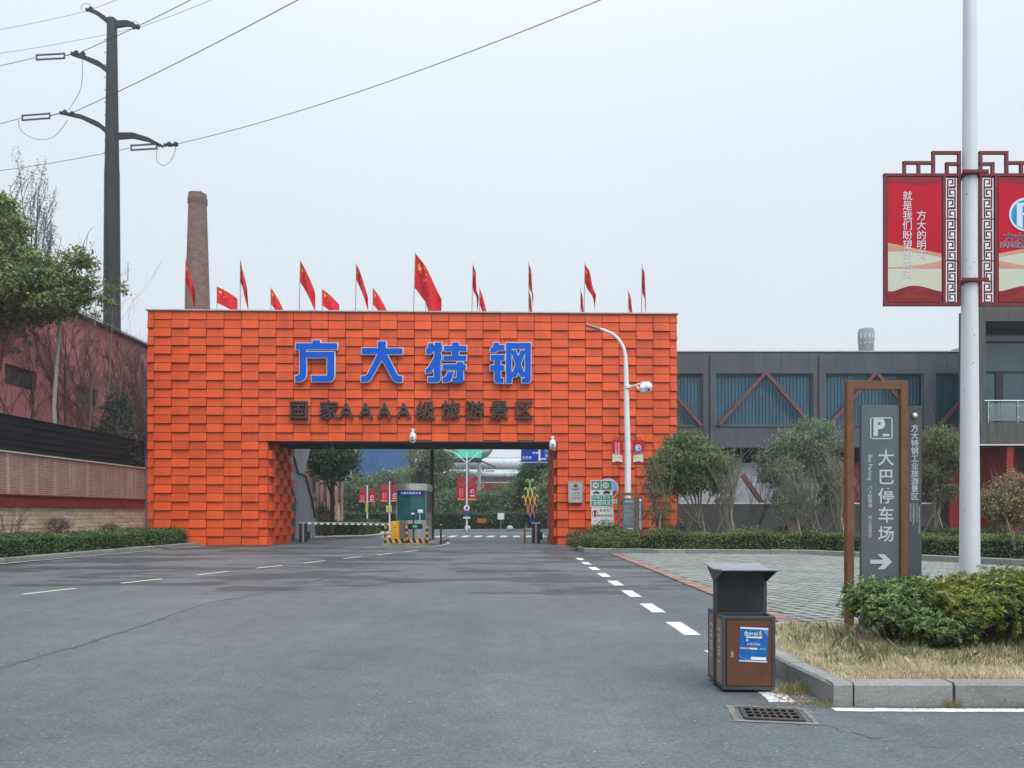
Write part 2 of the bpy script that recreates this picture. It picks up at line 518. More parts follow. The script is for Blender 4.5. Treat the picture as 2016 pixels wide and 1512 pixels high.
for k in range(-1, 8):                                     # white dashes down the right of the lane
    y0 = 9.35 + 2.13 * k
    if k == -1: continue
    paint('lane_dash', [(2.22, y0), (2.21, y0 + 1.12)], .21, M_white)
paint('lane_dash', [(2.15, 6.03), (2.17, 7.1)], .21, M_white, .012)
paint('lane_dash', [(2.2, 7.9), (2.2, 8.3)], .21, M_white)
a, b = Vector((-9.03, 14.06, 0)), Vector((-6.65, 21.55, 0))
d_ = (b - a).normalized()
for k in range(-3, 10):                                    # yellow dashes, running in towards the booth island
    s0 = a + d_ * (2.31 * k); s1 = s0 + d_ * 1.16
    if s0.y > 31: break
    paint('lane_dash', [s0, s1], .12, M_yell)
paint('edge_line', [(-16.0, 2), (-15.22, 20), (-15.02, 24), (-14.62, 29), (-14.45, 31.5)], .12, M_white)
paint('edge_line', [(-14.45, 32.2), (-14.15, 35)], .12, M_white)
paint('edge_line', [(2.45, 5.80), (6, 5.74), (12, 5.70)], .10, M_white, .008)
paint('edge_line', [(2.75, 34.9), (2.95, 33.2)], .2, M_white)
paint('edge_line', [(2.95, 33.2), (4.2, 33.0)], .12, M_white)
# lines beyond the gate
for k in range(15):
    x0 = -9.6 + .82 * k
    if abs(x0 + 5) > .3: paint('crossing_stripe', [(x0, 47.2), (x0 + .1, 50.4)], .44, M_white, .01, .4)
paint('edge_line', [(2.6, 42.5), (2.15, 49), (2.0, 56)], .16, M_white, .01, .5)
paint('edge_line', [(-11.2, 40.6), (-10.2, 45), (-9.2, 52)], .14, M_white, .01, .5)
paint('edge_line', [(-10.5, 38.2), (-8.2, 42.5)], .12, M_white, .01, .5)
paint('edge_line', [(-12, 58.2), (4, 58.2)], .16, M_white, .01, .5)
paint('edge_line', [(-6.4, 33.3), (-5.75, 34.6)], .1, M_yell, .01, .3)
paint('edge_line', [(-5.4, 32.9), (-4.2, 33.0), (-3.4, 34.4), (-3.1, 37.5), (-3.5, 40.5)], .12, M_white, .01, .3)
# tar seams
obj('tar_seam', ribbon(MB(), sub([(-4.95,2.5),(-4.96,7.4),(-4.89,8.65),(-4.92,10),(-5.07,12.5),(-4.6,14.5),(-4.2,18.5),(-4.0,22.5),(-3.9,28)], .1), .045, .003, .03), M_tar, road)
obj('tar_seam', ribbon(MB(), [p + Vector((random.gauss(0,.012), random.gauss(0,.012), 0)) for p in sub([(2.75,4.85),(2.5,5.0),(2.3,5.2),(2.22,5.4)], .03)], .008, .003, .006), M_tar, road)

# ------------------------------------------------------------------ kerbs
def stone_mesh(L, w, h):
    """a kerb stone with a chamfered front edge, from x=0 to L, front at y=0"""
    mb = MB(); c = .02
    mb.prism([(0,0,0),(0,0,h-c),(0,c,h),(0,w,h),(0,w,0)], (L,0,0))
    return mb.mesh('kerb_stone')
def kerb(name, pts, w, h, L, gap=.012, mats=M_kerb):
    """stones laid along a line, outer (road) face on the right of the walking direction"""
    core = MB()
    pts = [Vector((p[0], p[1], 0)) for p in pts]
    parent = None
    stones = []
    for a, b in zip(pts[:-1], pts[1:]):
        d = b - a; ln = d.length; k = max(1, round(ln / L)); sl = ln / k
        ang = math.atan2(d.y, d.x); s = Vector((-d.y, d.x, 0)).normalized()
        q = [a + s*.02, b + s*.02, b + s*(w-.02), a + s*(w-.02)]
        core.prism([p + Vector((0,0,.001)) for p in q], (0,0,h-.02))
        for i in range(k): stones.append((a + d * (i/k), ang, sl))
    parent = obj(name, core, M_core); parent['kind'] = 'structure'
    cache = {}
    for p, ang, sl in stones:
        key = round(sl, 2)
        if key not in cache: cache[key] = stone_mesh(key - gap, w, h)
        o = link('kerb_stone', cache[key], parent, mats)
        o.location = p + Vector((random.uniform(-.002,.002), random.uniform(-.002,.002), random.uniform(-.004,.004)))
        o.rotation_euler = (random.uniform(-.006,.006), random.uniform(-.004,.004), ang + random.uniform(-.006,.006))
    return parent
kerb('kerb_left', [(-16.6,-6), (-16.2, 4), (-15.75, 14), (-15.4, 21), (-15.15, 25), (-14.75, 31.5), (-14.42, 35.2)], .16, .15, 1.0)
kerb('kerb_right_bed', [(2.70, 34.6), (2.60, 29.6), (2.75, 29.0), (3.2, 28.75), (4.6, 28.6), (5.4, 28.05), (10.4, 27.6), (12.3, 25.6), (14.4, 22.0), (19, 16)], .16, .17, 1.0)
kerb('kerb_island', [(3.3, 9.3), (2.75, 9.0), (2.46, 8.5), (2.42, 7.6), (2.44, 6.75), (2.49, 5.92)], .15, .18, .85)
kerb('kerb_island_front', [(2.50, 5.92), (2.66, 5.92)], .15, .18, .16)
kerb('kerb_island_front', [(2.66, 5.92), (14.4, 5.85)], .15, .18, .79, .022)
kerb('kerb_far', [(-9.2, 60), (-2, 64.2), (24, 64.2)], .2, .15, 1.6)
kerb('kerb_gate_left', [(-11.0, 40.9), (-11.0, 42.6), (-8.6, 46), (-8.3, 49)], .2, .14, 1.2)

M_bed = mat('bed_soil', (.045, .045, .028), .95, .5, 3, bump=.6, bscale=12)
def slab(name, pts, z0, z1, m):
    return struct(name, MB().prism([(p[0], p[1], z0) for p in pts], (0, 0, z1 - z0)), m)
slab('planting_bed_left', [(-17.2,35.3),(-14.62,35.1),(-14.95,31.5),(-15.33,25),(-15.55,21),(-15.9,14),(-16.4,4),(-16.8,-6),(-18,-6)], -.02, .11, M_bed)
slab('planting_bed_right', [(2.88,34.5),(2.78,29.7),(2.9,29.15),(3.3,28.93),(4.7,28.78),(5.5,28.22),(10.5,27.78),(12.45,25.7),(14.6,22.1),(19.2,16.2),(40,16.2),(40,43),(10,43),(2.9,34.9)], -.02, .13, M_bed)
M_dry = mat('dry_soil', (.22, .17, .105), .95, .0, 5, bump=.7, bscale=30, col2=(.12, .095, .055))
slab('island_soil', [(2.66,6.08),(14.2,6.0),(14.2,9.35),(3.35,9.2),(2.84,8.9),(2.61,8.4),(2.58,7.6),(2.59,6.8)], -.02, .155, M_dry)
M_pink = mat('pink_paving', (.46, .37, .32), .8, .25, 8, bump=.2)
slab('gate_pavement', [(-11.6,40.95),(-11.2,40.95),(-11.2,42.6),(-8.75,46),(-8.5,49),(-8.5,56),(-11.8,56)], -.02, .135, M_pink)

# ------------------------------------------------------------------ parking ground of grass pavers
M_lot = mat('grass_joint', (.120, .140, .095), .95, .4, 2.5, bump=.6, bscale=40)
M_pav = mat('paver_concrete', (.305, .322, .305), .9, .0, .7, col2=(.235, .256, .235), bump=.2, bscale=50, obj_rand=.14, spec=.15)
lot = struct('parking_ground', MB().poly([(3.92,9.15,.006),(19,9.15,.006),(19,16,.006),(14.3,21.8,.006),(12.2,25.4,.006),(10.3,27.5,.006),(5.4,27.95,.006),(3.92,27.6,.006)]), M_lot)
def in_lot(x, y):
    if x < 3.95 or y < 9.2: return False
    if y > 27.9 - (x - 5.4) * .09: return False
    return x < 10.3 + (27.5 - y) * .58 if y > 16 else x < 16.5
pav = MB()
cx0, sx0 = math.cos(R(14)), math.sin(R(14))
for i in range(-60, 130):
    for j in range(-25, 120):
        u, v = i * .25, j * .25
        x, y = 3.9 + u * cx0 - v * sx0, 9.2 + u * sx0 + v * cx0
        if not in_lot(x, y): continue
        h = .022 + random.uniform(-.003, .003); a_, b_ = .105, .105
        ang = R(14) + random.uniform(-.02, .02); c_, s_ = math.cos(ang), math.sin(ang)
        q = [(x + px*c_ - py*s_, y + px*s_ + py*c_) for px, py in ((-a_,-b_*.3),(-a_*.3,-b_),(a_,-b_),(a_,b_*.3),(a_*.3,b_),(-a_,b_))]
        tl = random.uniform(-.0015, .0015)
        n0 = len(pav.v)
        pav.v += [(p[0], p[1], .0) for p in q] + [(p[0], p[1], h + tl * (1 if k < 3 else -1)) for k, p in enumerate(q)]
        pav.f.append([n0+6+k for k in range(6)]); pav.m.append(0)
        for k in range(6): pav.f.append([n0+k, n0+(k+1) % 6, n0+6+(k+1) % 6, n0+6+k]); pav.m.append(0)
me = bpy.data.meshes.new('paver'); me.from_pydata(pav.v, [], pav.f)
o = link('paver', me, lot, M_pav); o['kind'] = 'stuff'
M_edge = mat('red_edging', (.34, .185, .155), .85, .3, 4, bump=.2, obj_rand=.25, col2=(.26,.19,.17))
ed = MB()
y = 9.1
while y < 27.7:
    x = 3.76 + random.uniform(-.006, .006) - max(0, y - 20) * .008
    ed.box(x - .14, x + .14, y, y + .19, 0, .034 + random.uniform(-.004, .004)); y += .205
o = obj('edging_block', ed, M_edge, lot); o['kind'] = 'stuff'

# ================================================================== the orange gate
GX0, GY0, GA = -16.92, 35.35, math.atan2(.70, 24.73)
GW, GH, GD = 24.74, 10.90, 4.2
OX0, OX1, OH = 5.54, 19.06, 4.88
gate = thing('entrance_gate', 'huge orange gate clad in checkered panels with blue characters over the road', 'gate', (GX0, GY0, 0), GA)
def fac(px, py):
    """facade coordinates (along, up) of a pixel"""
    dx, dy = (px - 1008.0) / F, 1.0
    ca, sa = math.cos(GA), math.sin(GA)
    # ray (dx*t, t) meets line G + s*(ca, sa)
    t = (GX0 * -sa + GY0 * ca) / (dx * -sa + dy * ca)
    s = (dx * t - GX0) * ca + (dy * t - GY0) * sa
    return s, EYE - (py - HY) / F * t

M_org = mat('orange_panel', (.80, .108, .022), .5, .0, 1.3, bump=.12, bscale=14, col2=(.72, .096, .022), obj_rand=.17, spec=.3)
def add_streaks(m, amount, sc, lo=.45, hi=.75, tintc=(.55,.5,.48)):
    """rain streaks and dust: long vertical marks with a shape of their own"""
    t = m.node_tree; b = t.nodes['Principled BSDF']; L = t.links.new
    lk = b.inputs['Base Color'].links[0]; src = lk.from_socket
    g = t.nodes.new('ShaderNodeNewGeometry'); mp = t.nodes.new('ShaderNodeMapping'); mp.inputs['Scale'].default_value = sc; L(g.outputs['Position'], mp.inputs[0])
    n = t.nodes.new('ShaderNodeTexNoise'); n.inputs['Scale'].default_value = 1; n.inputs['Detail'].default_value = 7; n.inputs['Roughness'].default_value = .65; L(mp.outputs[0], n.inputs['Vector'])
    r = t.nodes.new('ShaderNodeMapRange'); r.inputs['From Min'].default_value = lo; r.inputs['From Max'].default_value = hi; r.inputs['To Max'].default_value = amount; L(n.outputs['Fac'], r.inputs['Value'])
    x = t.nodes.new('ShaderNodeMix'); x.data_type = 'RGBA'; x.blend_type = 'MULTIPLY'; L(r.outputs[0], x.inputs[0]); L(src, x.inputs[6]); x.inputs[7].default_value = (*tintc, 1)
    L(x.outputs[2], b.inputs['Base Color'])
add_streaks(M_org, .55, (1.6, 1.6, .13), .46, .74)
add_streaks(M_org, .35, (.35, .35, .5), .42, .7, (.74,.66,.66))
M_gcore = mat('gate_frame', (.10, .025, .015), .8, .3, 3)
M_soff = mat('soffit_metal', (.030, .033, .036), .5, .3, 3)
M_cap = mat('parapet_cap', (.50, .47, .45), .5, .2, 3)
core = MB()
core.box(.09, OX0 - .09, .09, GD, 0, GH - .02)
core.box(OX1 + .09, GW - .09, .09, GD, 0, GH - .02)
core.box(OX0 - .10, OX1 + .10, .09, GD, OH + .06, GH - .02)
obj('frame', core, M_gcore, gate)
so = MB(); so.box(OX0 - .10, OX1 + .10, .0, GD + .05, OH - .035, OH + .055)
for k in range(1, 6): so.box(OX0 + .06, OX1 - .06, GD * k / 6 - .03, GD * k / 6 + .03, OH - .10, OH - .036)
obj('soffit', so, M_soff, gate)
obj('parapet_cap', MB().box(-.06, GW + .06, -.07, GD + .1, GH + .002, GH + .055), M_cap, gate)

ROWS, RH, CWD, C0 = 27, GH / 27, .803, .31
edges = [0.0] + [C0 + CWD * k for k in range(31)]
edges = [e for e in edges if e < GW - .15] + [GW]
PR = .052
mesh_cache = {}
def panel_mesh(w, proud, h=RH):
    key = (round(w, 3), proud, round(h, 3))
    if key in mesh_cache: return mesh_cache[key]
    g = .013; mb = MB()
    if proud: yt, yb = -.006, -PR
    else: yt, yb = .030, -.006
    x0, x1, z0, z1 = g, w - g, g, h - g
    mb.hexa([(x0,yb,z0),(x1,yb,z0),(x1,.086,z0),(x0,.086,z0)], [(x0,yt,z1),(x1,yt,z1),(x1,.086,z1),(x0,.086,z1)])
    mesh_cache[key] = mb
    mb.me = None
    return mb
panels = []                                                # (x, z, w, h, proud)
for r in range(ROWS):
    z = GH - (r + 1) * RH
    for c in range(len(edges) - 1):
        x0, x1 = edges[c], edges[c + 1]
        pieces = [(x0, x1)]
        if z + .02 < OH - .02:                             # beside the opening
            pieces = []
            if x0 < OX0: pieces.append((x0, min(x1, OX0)))
            if x1 > OX1: pieces.append((max(x0, OX1), x1))
        for q0, q1 in pieces:
            if q1 - q0 < .1: continue
            proud = (r + c) % 2 == 1 and r > 0
            panels.append((q0, z, q1 - q0, RH, proud))
# the 300 nearest panels (left end) are single pieces, the others one part
rest = MB()
ca, sa = math.cos(GA), math.sin(GA)
panels.sort(key=lambda p: (p[0] // .4, p[1]))
for i, (x, z, w, h, pr) in enumerate(panels):
    mb = panel_mesh(w, pr, h)
    if i < 300:
        if mb.me is None:
            mb.me = mb.mesh('panel'); mb.me.materials.append(M_org)
        o = link('panel', mb.me, gate)
        o.location = (x, random.uniform(-.006, .006), z); o.rotation_euler = (random.uniform(-.008, .008), 0, 0)
    else:
        dy = random.uniform(-.006, .006)
        rest._add([(p[0] + x, p[1] + dy, p[2] + z) for p in mb.v], mb.f)
# cladding on the two ends and in the passage
def block_mesh(w):
    mb = MB(); g = .008; mb.box(g, w - g, -.15, .086, g, RH - g); return mb
def side_panels(x, sign, z_top, first_proud, c_n=5, block=False):
    w = GD / c_n
    rows = int(round(z_top / RH))
    for r in range(rows):
        for c in range(c_n):
            pr = (r + c + first_proud) % 2 == 1
            mb = block_mesh(w) if block and pr else panel_mesh(w, pr and not block)
            for_v = []
            for p in mb.v:                                 # local x of the panel runs along depth
                px, py, pz = p
                yy = c * w + (px if sign < 0 else w - px) + .10
                for_v.append((x + sign * (-py), min(yy, GD + .02), pz + z_top - (r + 1) * RH))
            rest._add(for_v, mb.f)
side_panels(.0, -1, GH, 0); side_panels(GW, 1, GH, 1)
side_panels(OX0, 1, OH - .05, 0, 6, True); side_panels(OX1, -1, OH - .05, 1, 6, True)
me = bpy.data.meshes.new('panel_rest'); me.from_pydata(rest.v, [], rest.f)
bm = bmesh.new(); bm.from_mesh(me); bmesh.ops.recalc_face_normals(bm, faces=bm.faces); bm.to_mesh(me); bm.free()
o = link('panel', me, gate, M_org); o['kind'] = 'stuff'

# blue characters with white rims
M_blue = mat('sign_blue', (.0, .100, .58), .5, .10, 3, spec=.2)
M_rim = mat('sign_rim', (.72, .74, .80), .4)
M_chr = mat('charcoal_letter', (.050, .044, .042), .6, .35, 4)
def trace(pl, ox, oy, sc): return [fac(ox + x / sc, oy + y / sc) for x, y in pl]
Z8 = (560, 660, 4.032)
FANG = [[(232,50),(292,50),(292,72),(427,72),(427,120),(183,120),(183,140),(405,140),(405,335),(395,360),(370,375),(225,375),(225,327),(348,327),(348,186),(183,186),(183,325),(170,355),(145,374),(95,374),(95,330),(115,328),(128,315),(132,300),(132,122),(100,122),(100,72),(232,72)]]
DA = [[(748,58),(812,58),(812,112),(942,112),(942,158),(820,158),(898,315),(915,330),(940,332),(940,380),(890,380),(866,362),(780,203),(690,360),(665,378),(615,378),(615,332),(645,330),(665,315),(744,158),(620,158),(620,110),(748,110)]]
TE = [[(285,195),(440,195),(455,265),(478,255),(480,175),(670,175),(685,265),(700,280),(700,415),(660,425),(655,515),(680,530),(680,665),(655,680),(655,1240),(630,1300),(590,1340),(545,1352),(275,1352),(275,1195),(450,1195),(450,935),(390,1040),(345,1080),(205,1085),(210,950),(265,940),(300,890),(468,580),(465,420),(430,425),(400,490),(350,515),(225,515),(225,340),(285,330)],
      [(1000,170),(1185,170),(1195,270),(1425,270),(1415,425),(1190,425),(1190,560),(1420,560),(1410,708),(730,708),(740,560),(985,560),(985,425),(755,425),(755,270),(995,270)],
      [(1130,752),(1325,752),(1330,820),(1400,825),(1395,980),(1330,985),(1325,1290),(1310,1340),(1260,1365),(1015,1365),(1015,1215),(1120,1215),(1130,985),(715,970),(715,815),(1125,815)],
      [(865,1035),(1055,1035),(1000,1180),(960,1280),(920,1330),(860,1352),(715,1352),(715,1205),(775,1195),(810,1140)]]
GANG = [[(260,180),(415,180),(420,245),(580,250),(575,400),(370,405),(330,455),(290,470),(155,465),(160,340),(210,325),(240,260)],
        [(165,535),(580,535),(575,695),(465,705),(465,845),(580,845),(575,1000),(465,1010),(465,1225),(550,1230),(545,1375),(350,1375),(300,1340),(275,1270),(280,1010),(150,1000),(150,850),(280,840),(275,700),(165,690)],
        [(622,185),(1355,185),(1350,1310),(1335,1350),(1290,1370),(1085,1365),(1085,1235),(1180,1220),(1180,1195),(1080,1190),(1035,1160),(990,1045),(950,1160),(910,1195),(795,1205),(790,1375),(622,1380)],
        [(785,355),(1180,355),(1180,400),(1050,405),(990,580),(920,405),(785,400)][::-1], [(785,480),(900,810),(825,1035),(785,1035)][::-1], [(1180,485),(1180,1040),(1145,1040),(1065,810)][::-1]]
for nm, polys, (ox, oy, sc) in (('square', FANG, Z8), ('big', DA, Z8), ('special', TE, (825, 665, 15.12)), ('steel', GANG, (955, 665, 15.12))):
    pl = [trace(p, ox, oy, sc) for p in polys]
    bx = outline_mesh(pl, .028, .085)
    o = link('sign_character', bx, gate, M_rim); o.location = (0, -PR - .10, 0); o.rotation_euler = (R(90), 0, 0)
    f = outline_mesh(pl, 0.0, .012)
    o2 = link('character_face', f, o, M_blue); o2.location = (0, 0, .092)
# charcoal line of characters below
line2 = '国家AAAA级旅游景区'
cxs = [590, 649, 683, 721, 758, 796, 839, 888, 935, 983, 1031]
for ch, cx in zip(line2, cxs):
    s, z = fac(cx, 811)
    big = ch != 'A'
    o = letters(ch, .94 if big else .98, (s, -PR - .09, z), M_chr, gate, bold=.010, extrude=.085, name='sign_character')

# plaque on the right pier
M_steel = mat('brushed_steel', (.55, .56, .56), .32, .15, 12, metal=.85, bump=.05, bscale=60, stretch=(1, 1, 14))
M_plaq = mat('plaque_face', (.50, .50, .51), .4, .12, 5, metal=.3)
M_ink = mat('dark_ink', (.02, .022, .03), .6)
M_redink = mat('red_ink', (.42, .04, .03), .6)
s0, z0 = fac(1118, 990); s1, z1 = fac(1147, 948)
pq = thing('wall_plaque', 'silver metal plaque with dark emblem on the orange right pier', 'plaque')
pq.parent = None
pq.location = (GX0 + s0*ca + .17*sa, GY0 + s0*sa - .17*ca, z0); pq.rotation_euler = (0, 0, GA)
w, h = s1 - s0, z1 - z0
obj('plate', MB().box(0, w, -.02, .16, 0, h), M_plaq, pq)
fr = MB(); e = .045
fr.box(0, w, -.032, -.0205, 0, e).box(0, w, -.032, -.0205, h - e, h).box(0, e, -.032, -.0205, e, h - e).box(w - e, w, -.032, -.0205, e, h - e)
obj('plate_frame', fr, M_steel, pq)
em = MB()
ring = [(w/2 + .10*math.cos(t), -.024, h*.76 + .10*math.sin(t)) for t in np.linspace(R(-30), R(210), 20)]
em.tube(ring, .014, 4).poly(disc_pts(w/2, h*.77, .06, 18, -.023))
em.tube([(w*.22, -.024, h*.70), (w*.36, -.024, h*.635), (w*.5, -.024, h*.615), (w*.64, -.024, h*.635), (w*.78, -.024, h*.70)], [.006,.018,.022,.018,.006], 4)
obj('emblem', em, M_ink, pq)
letters('工业旅游', .09, (w/2, -.0235, h*.46), mat('grey_ink', (.22, .22, .24), .6), pq)
obj('rule', MB().box(w*.28, w*.72, -.024, -.021, h*.355, h*.36 + .012), MATS['grey_ink'], pq)
obj('red_bar', MB().box(w*.22, w*.78, -.024, -.021, h*.20, h*.235), M_redink, pq)

# ------------------------------------------------------------------ flags on the roof
M_flag = mat('flag_cloth', (.62, .010, .020), .75, .25, 5, bump=.2, bscale=60)
M_star = mat('flag_star', (.85, .58, .06), .6)
M_rod = mat('flag_rod', (.35, .35, .36), .4, metal=.6)
def star(mb, O, U, V, N, r, rot=0):
    pts = []
    for k in range(10):
        a_ = R(90 + 36 * k) + rot; rr = r if k % 2 == 0 else r * .38
        pts.append(O + U * (rr * math.cos(a_)) + V * (rr * math.sin(a_)) + N)
    mb.poly(pts)
def flag(loc, pole_h, fw, fh, droop, fold, yaw, label, group, lean=0.0):
    """cloth hung by its short side; droop lowers the fly end, fold rolls it up"""
    t = thing('flag', label, 'flag', loc, GA, group)
    top = Vector((lean * pole_h, 0, pole_h))
    obj('pole', MB().tube([(0,0,0), top], [.022, .016], 6), M_rod, t, 40)
    nx, nz = 22, 10
    def cloth(u, v):
        """u from pole to fly 0..1, v from bottom to top 0..1"""
        ang = yaw
        base = top * (1 - (1 - v) * fh / pole_h) - Vector((0, 0, .03))
        run = u * fw * (1 - .10 * u)
        dx = run * math.cos(droop) * (1 - fold * .45)
        dz = -run * math.sin(droop) * (.75 + .35 * u)
        wav = fold * .22 * fw * math.sin(u * 7 + v * 2.2 + yaw * 3) * min(1, u * 3)
        squeeze = 1 - fold * .55 * u
        b2 = top - Vector((0, 0, .03 + fh / 2 )) 
        base = b2 + (base - b2) * (squeeze if u > 0 else 1)
        off = Vector((math.cos(ang), math.sin(ang), 0)) * dx + Vector((-math.sin(ang), math.cos(ang), 0)) * wav
        return base + off + Vector((0, 0, dz - fold * .12 * u * fh * math.sin(v * 3 + 1)))
    vs_ = [cloth(i / nx, j / nz) for j in range(nz + 1) for i in range(nx + 1)]
    fs_ = [(j*(nx+1)+i, j*(nx+1)+i+1, (j+1)*(nx+1)+i+1, (j+1)*(nx+1)+i) for j in range(nz) for i in range(nx)]
    me_ = bpy.data.meshes.new('cloth'); me_.from_pydata(vs_, [], fs_)
    co = obj('cloth', me_, M_flag, t, 80)
    st = MB()
    for (u, v, r) in ((.167, .75, .15), (.333, .90, .05), (.40, .80, .05), (.40, .65, .05), (.333, .55, .05)):
        pts = []
        for k in range(10):
            a_ = R(90 + 36*k); rr = (r if k % 2 == 0 else r * .38)
            pts.append((u + rr * math.cos(a_) * fh / fw, v + rr * math.sin(a_)))
        c0 = cloth(u, v)
        du = (cloth(u + .02, v) - c0).normalized(); dv = (cloth(u, v + .02) - c0).normalized(); nn = du.cross(dv).normalized()
        if nn.y > 0: nn = -nn
        st.poly([cloth(x_, y_) + nn * .012 for x_, y_ in pts])
    obj('stars', st, M_star, t)
    return t
def roof(px, back, py_top):
    """roof point on front (0) or back (1) edge seen at column px, and pole height for a tip at row py_top"""
    Yd = GY0 + .35 if not back else GY0 + GD - .3
    for _ in range(6):
        X = (px - 1008) / F * Yd; s = (X - GX0) / ca
        Yd = GY0 + s * sa + (.35 if not back else GD - .3)
    return Vector((X, Yd, GH + .05)), EYE - (py_top - HY) / F * Yd - (GH + .05)
front = [  # column of the foot, tip row, width, height, droop, fold, yaw, look, lean
    (364, 510, 1.35, .95, R(66), .75, R(20), 'hanging limp in front of the brick chimney', .015),
    (473, 511, 1.35, .95, R(70), .85, R(10), 'drooping, just right of the brick chimney', 0),
    (589, 512, 1.50, .95, R(58), .45, R(5), 'blown half open, above the first blue character', .02),
    (700, 518, 1.50, .70, R(64), .55, R(5), 'thin and drooping, left of the big middle flag', .015),
    (814, 497, 2.30, 1.55, R(52), .42, R(4), 'largest of all, spread on the tallest pole at the middle', .03),
    (929, 518, 1.35, .95, R(74), .80, R(12), 'hanging limp, first to the right of the big middle flag', .02),
    (1041, 515, 1.30, .90, R(76), .85, R(6), 'hanging straight down, second to the right of the big flag', 0),
    (1150, 517, 1.40, .85, R(62), .55, R(5), 'drooping to the right above the curved lamp arm', .012),
    (1263, 519, 1.35, .95, R(78), .85, R(0), 'rightmost of all, hanging close to its pole', .01)]
for px, py, fw, fh, dr, fo, yw, lk, ln in front:
    q, hgt = roof(px, 0, py)
    flag(q, hgt, fw * 1.15, fh * 1.05, dr, fo * .8, yw, 'red starred flag, front row, ' + lk, 'flags on the gate roof', ln)
rear = [
    (427, 563, 1.25, .85, R(28), .15, R(0), 'spread open right of the chimney'),
    (533, 565, 1.25, .85, R(58), .35, R(0), 'second from the left of its row'),
    (634, 568, 1.20, .85, R(38), .25, R(0), 'third from the left of its row'),
    (734, 566, 1.35, .85, R(55), .30, R(0), 'left of the big middle flag'),
    (838, 563, 1.35, .85, R(76), .60, R(0), 'behind the big middle flag'),
    (944, 566, 1.30, .85, R(72), .45, R(0), 'first right of the big middle flag'),
    (1041, 568, 1.30, .85, R(80), .75, R(0), 'half hidden behind a front flag'),
    (1143, 567, 1.30, .85, R(82), .65, R(0), 'left of the curved lamp arm'),
    (1237, 569, 1.30, .85, R(80), .40, R(0), 'farthest right of its row')]
for px, py, fw, fh, dr, fo, yw, lk in rear:
    q, hgt = roof(px, 1, py)
    flag(q, hgt, fw * 1.1, fh, dr * .94, fo * .8, yw, 'red starred flag, low rear row, ' + lk, 'flags on the gate roof')
# grey roof box behind the parapet
q, hgt = roof(932, 0, 610)
rb = thing('roof_unit', 'low grey box on the gate roof between two flags', 'roof unit', (q.x - .5, q.y + .6, GH), GA)
obj('casing', MB().box(0, .95, 0, .7, 0.02, .28), mat('grey_metal', (.32, .34, .36), .5, .2, 4), rb, bevel=.01)
obj('lid', MB().box(-.03, .98, -.03, .73, .282, .31), mat('pale_metal', (.55, .56, .57), .45, .2, 4), rb)

# ------------------------------------------------------------------ dome cameras
M_cam = mat('camera_white', (.74, .76, .78), .35)
M_dome = mat('camera_dome', (.02, .02, .025), .12)
def dome_camera(loc, label, arm=True, sc=1.0, group='cameras under the gate', shell=None):
    t = thing('dome_camera', label, 'camera', loc, GA, group)
    shell = shell or M_cam
    obj('bracket', MB().box(-.05*sc, .05*sc, 0, .22*sc, .30*sc, .38*sc).tube([(0, 0, .34*sc), (0, 0, .24*sc)], .045*sc, 8), shell, t, 40)
    obj('housing', MB().lathe([(.03*sc,.25*sc),(.09*sc,.22*sc),(.125*sc,.12*sc),(.13*sc,.0),(.12*sc,-.02*sc)], n=18), shell, t, 50)
    obj('dome', MB().lathe([(.11*sc,-.021*sc),(.105*sc,-.07*sc),(.075*sc,-.12*sc),(.02*sc,-.14*sc)], n=18), shell, t, 60)
    obj('lens', MB().lathe([(.035*sc,-.128*sc),(.03*sc,-.10*sc)], (0, -.07*sc, .04*sc), 12, 'y').box(-.05*sc,.05*sc,-.118*sc,-.09*sc,-.075*sc,-.045*sc), M_dome, t)
    return t
def on_gate(px, py, out_):
    s, z = fac(px, py); return Vector((GX0 + s*ca + out_*sa, GY0 + s*sa - out_*ca, z))
dome_camera(on_gate(814, 866, .30), 'white dome camera hanging at the middle of the gate lintel', sc=1.3)
dome_camera(on_gate(1087, 880, .28), 'white dome camera at the right corner of the gate opening', sc=1.3)
s, z = fac(644, 873)
dome_camera(Vector((GX0 + s*ca - 1.2*sa, GY0 + s*sa + 1.2*ca, OH - .38)), 'small dim dome camera under the dark gate ceiling at left', sc=.9, shell=mat('camera_white_shaded', (.25,.26,.27), .4))  # shade under the ceiling put into the shell colour

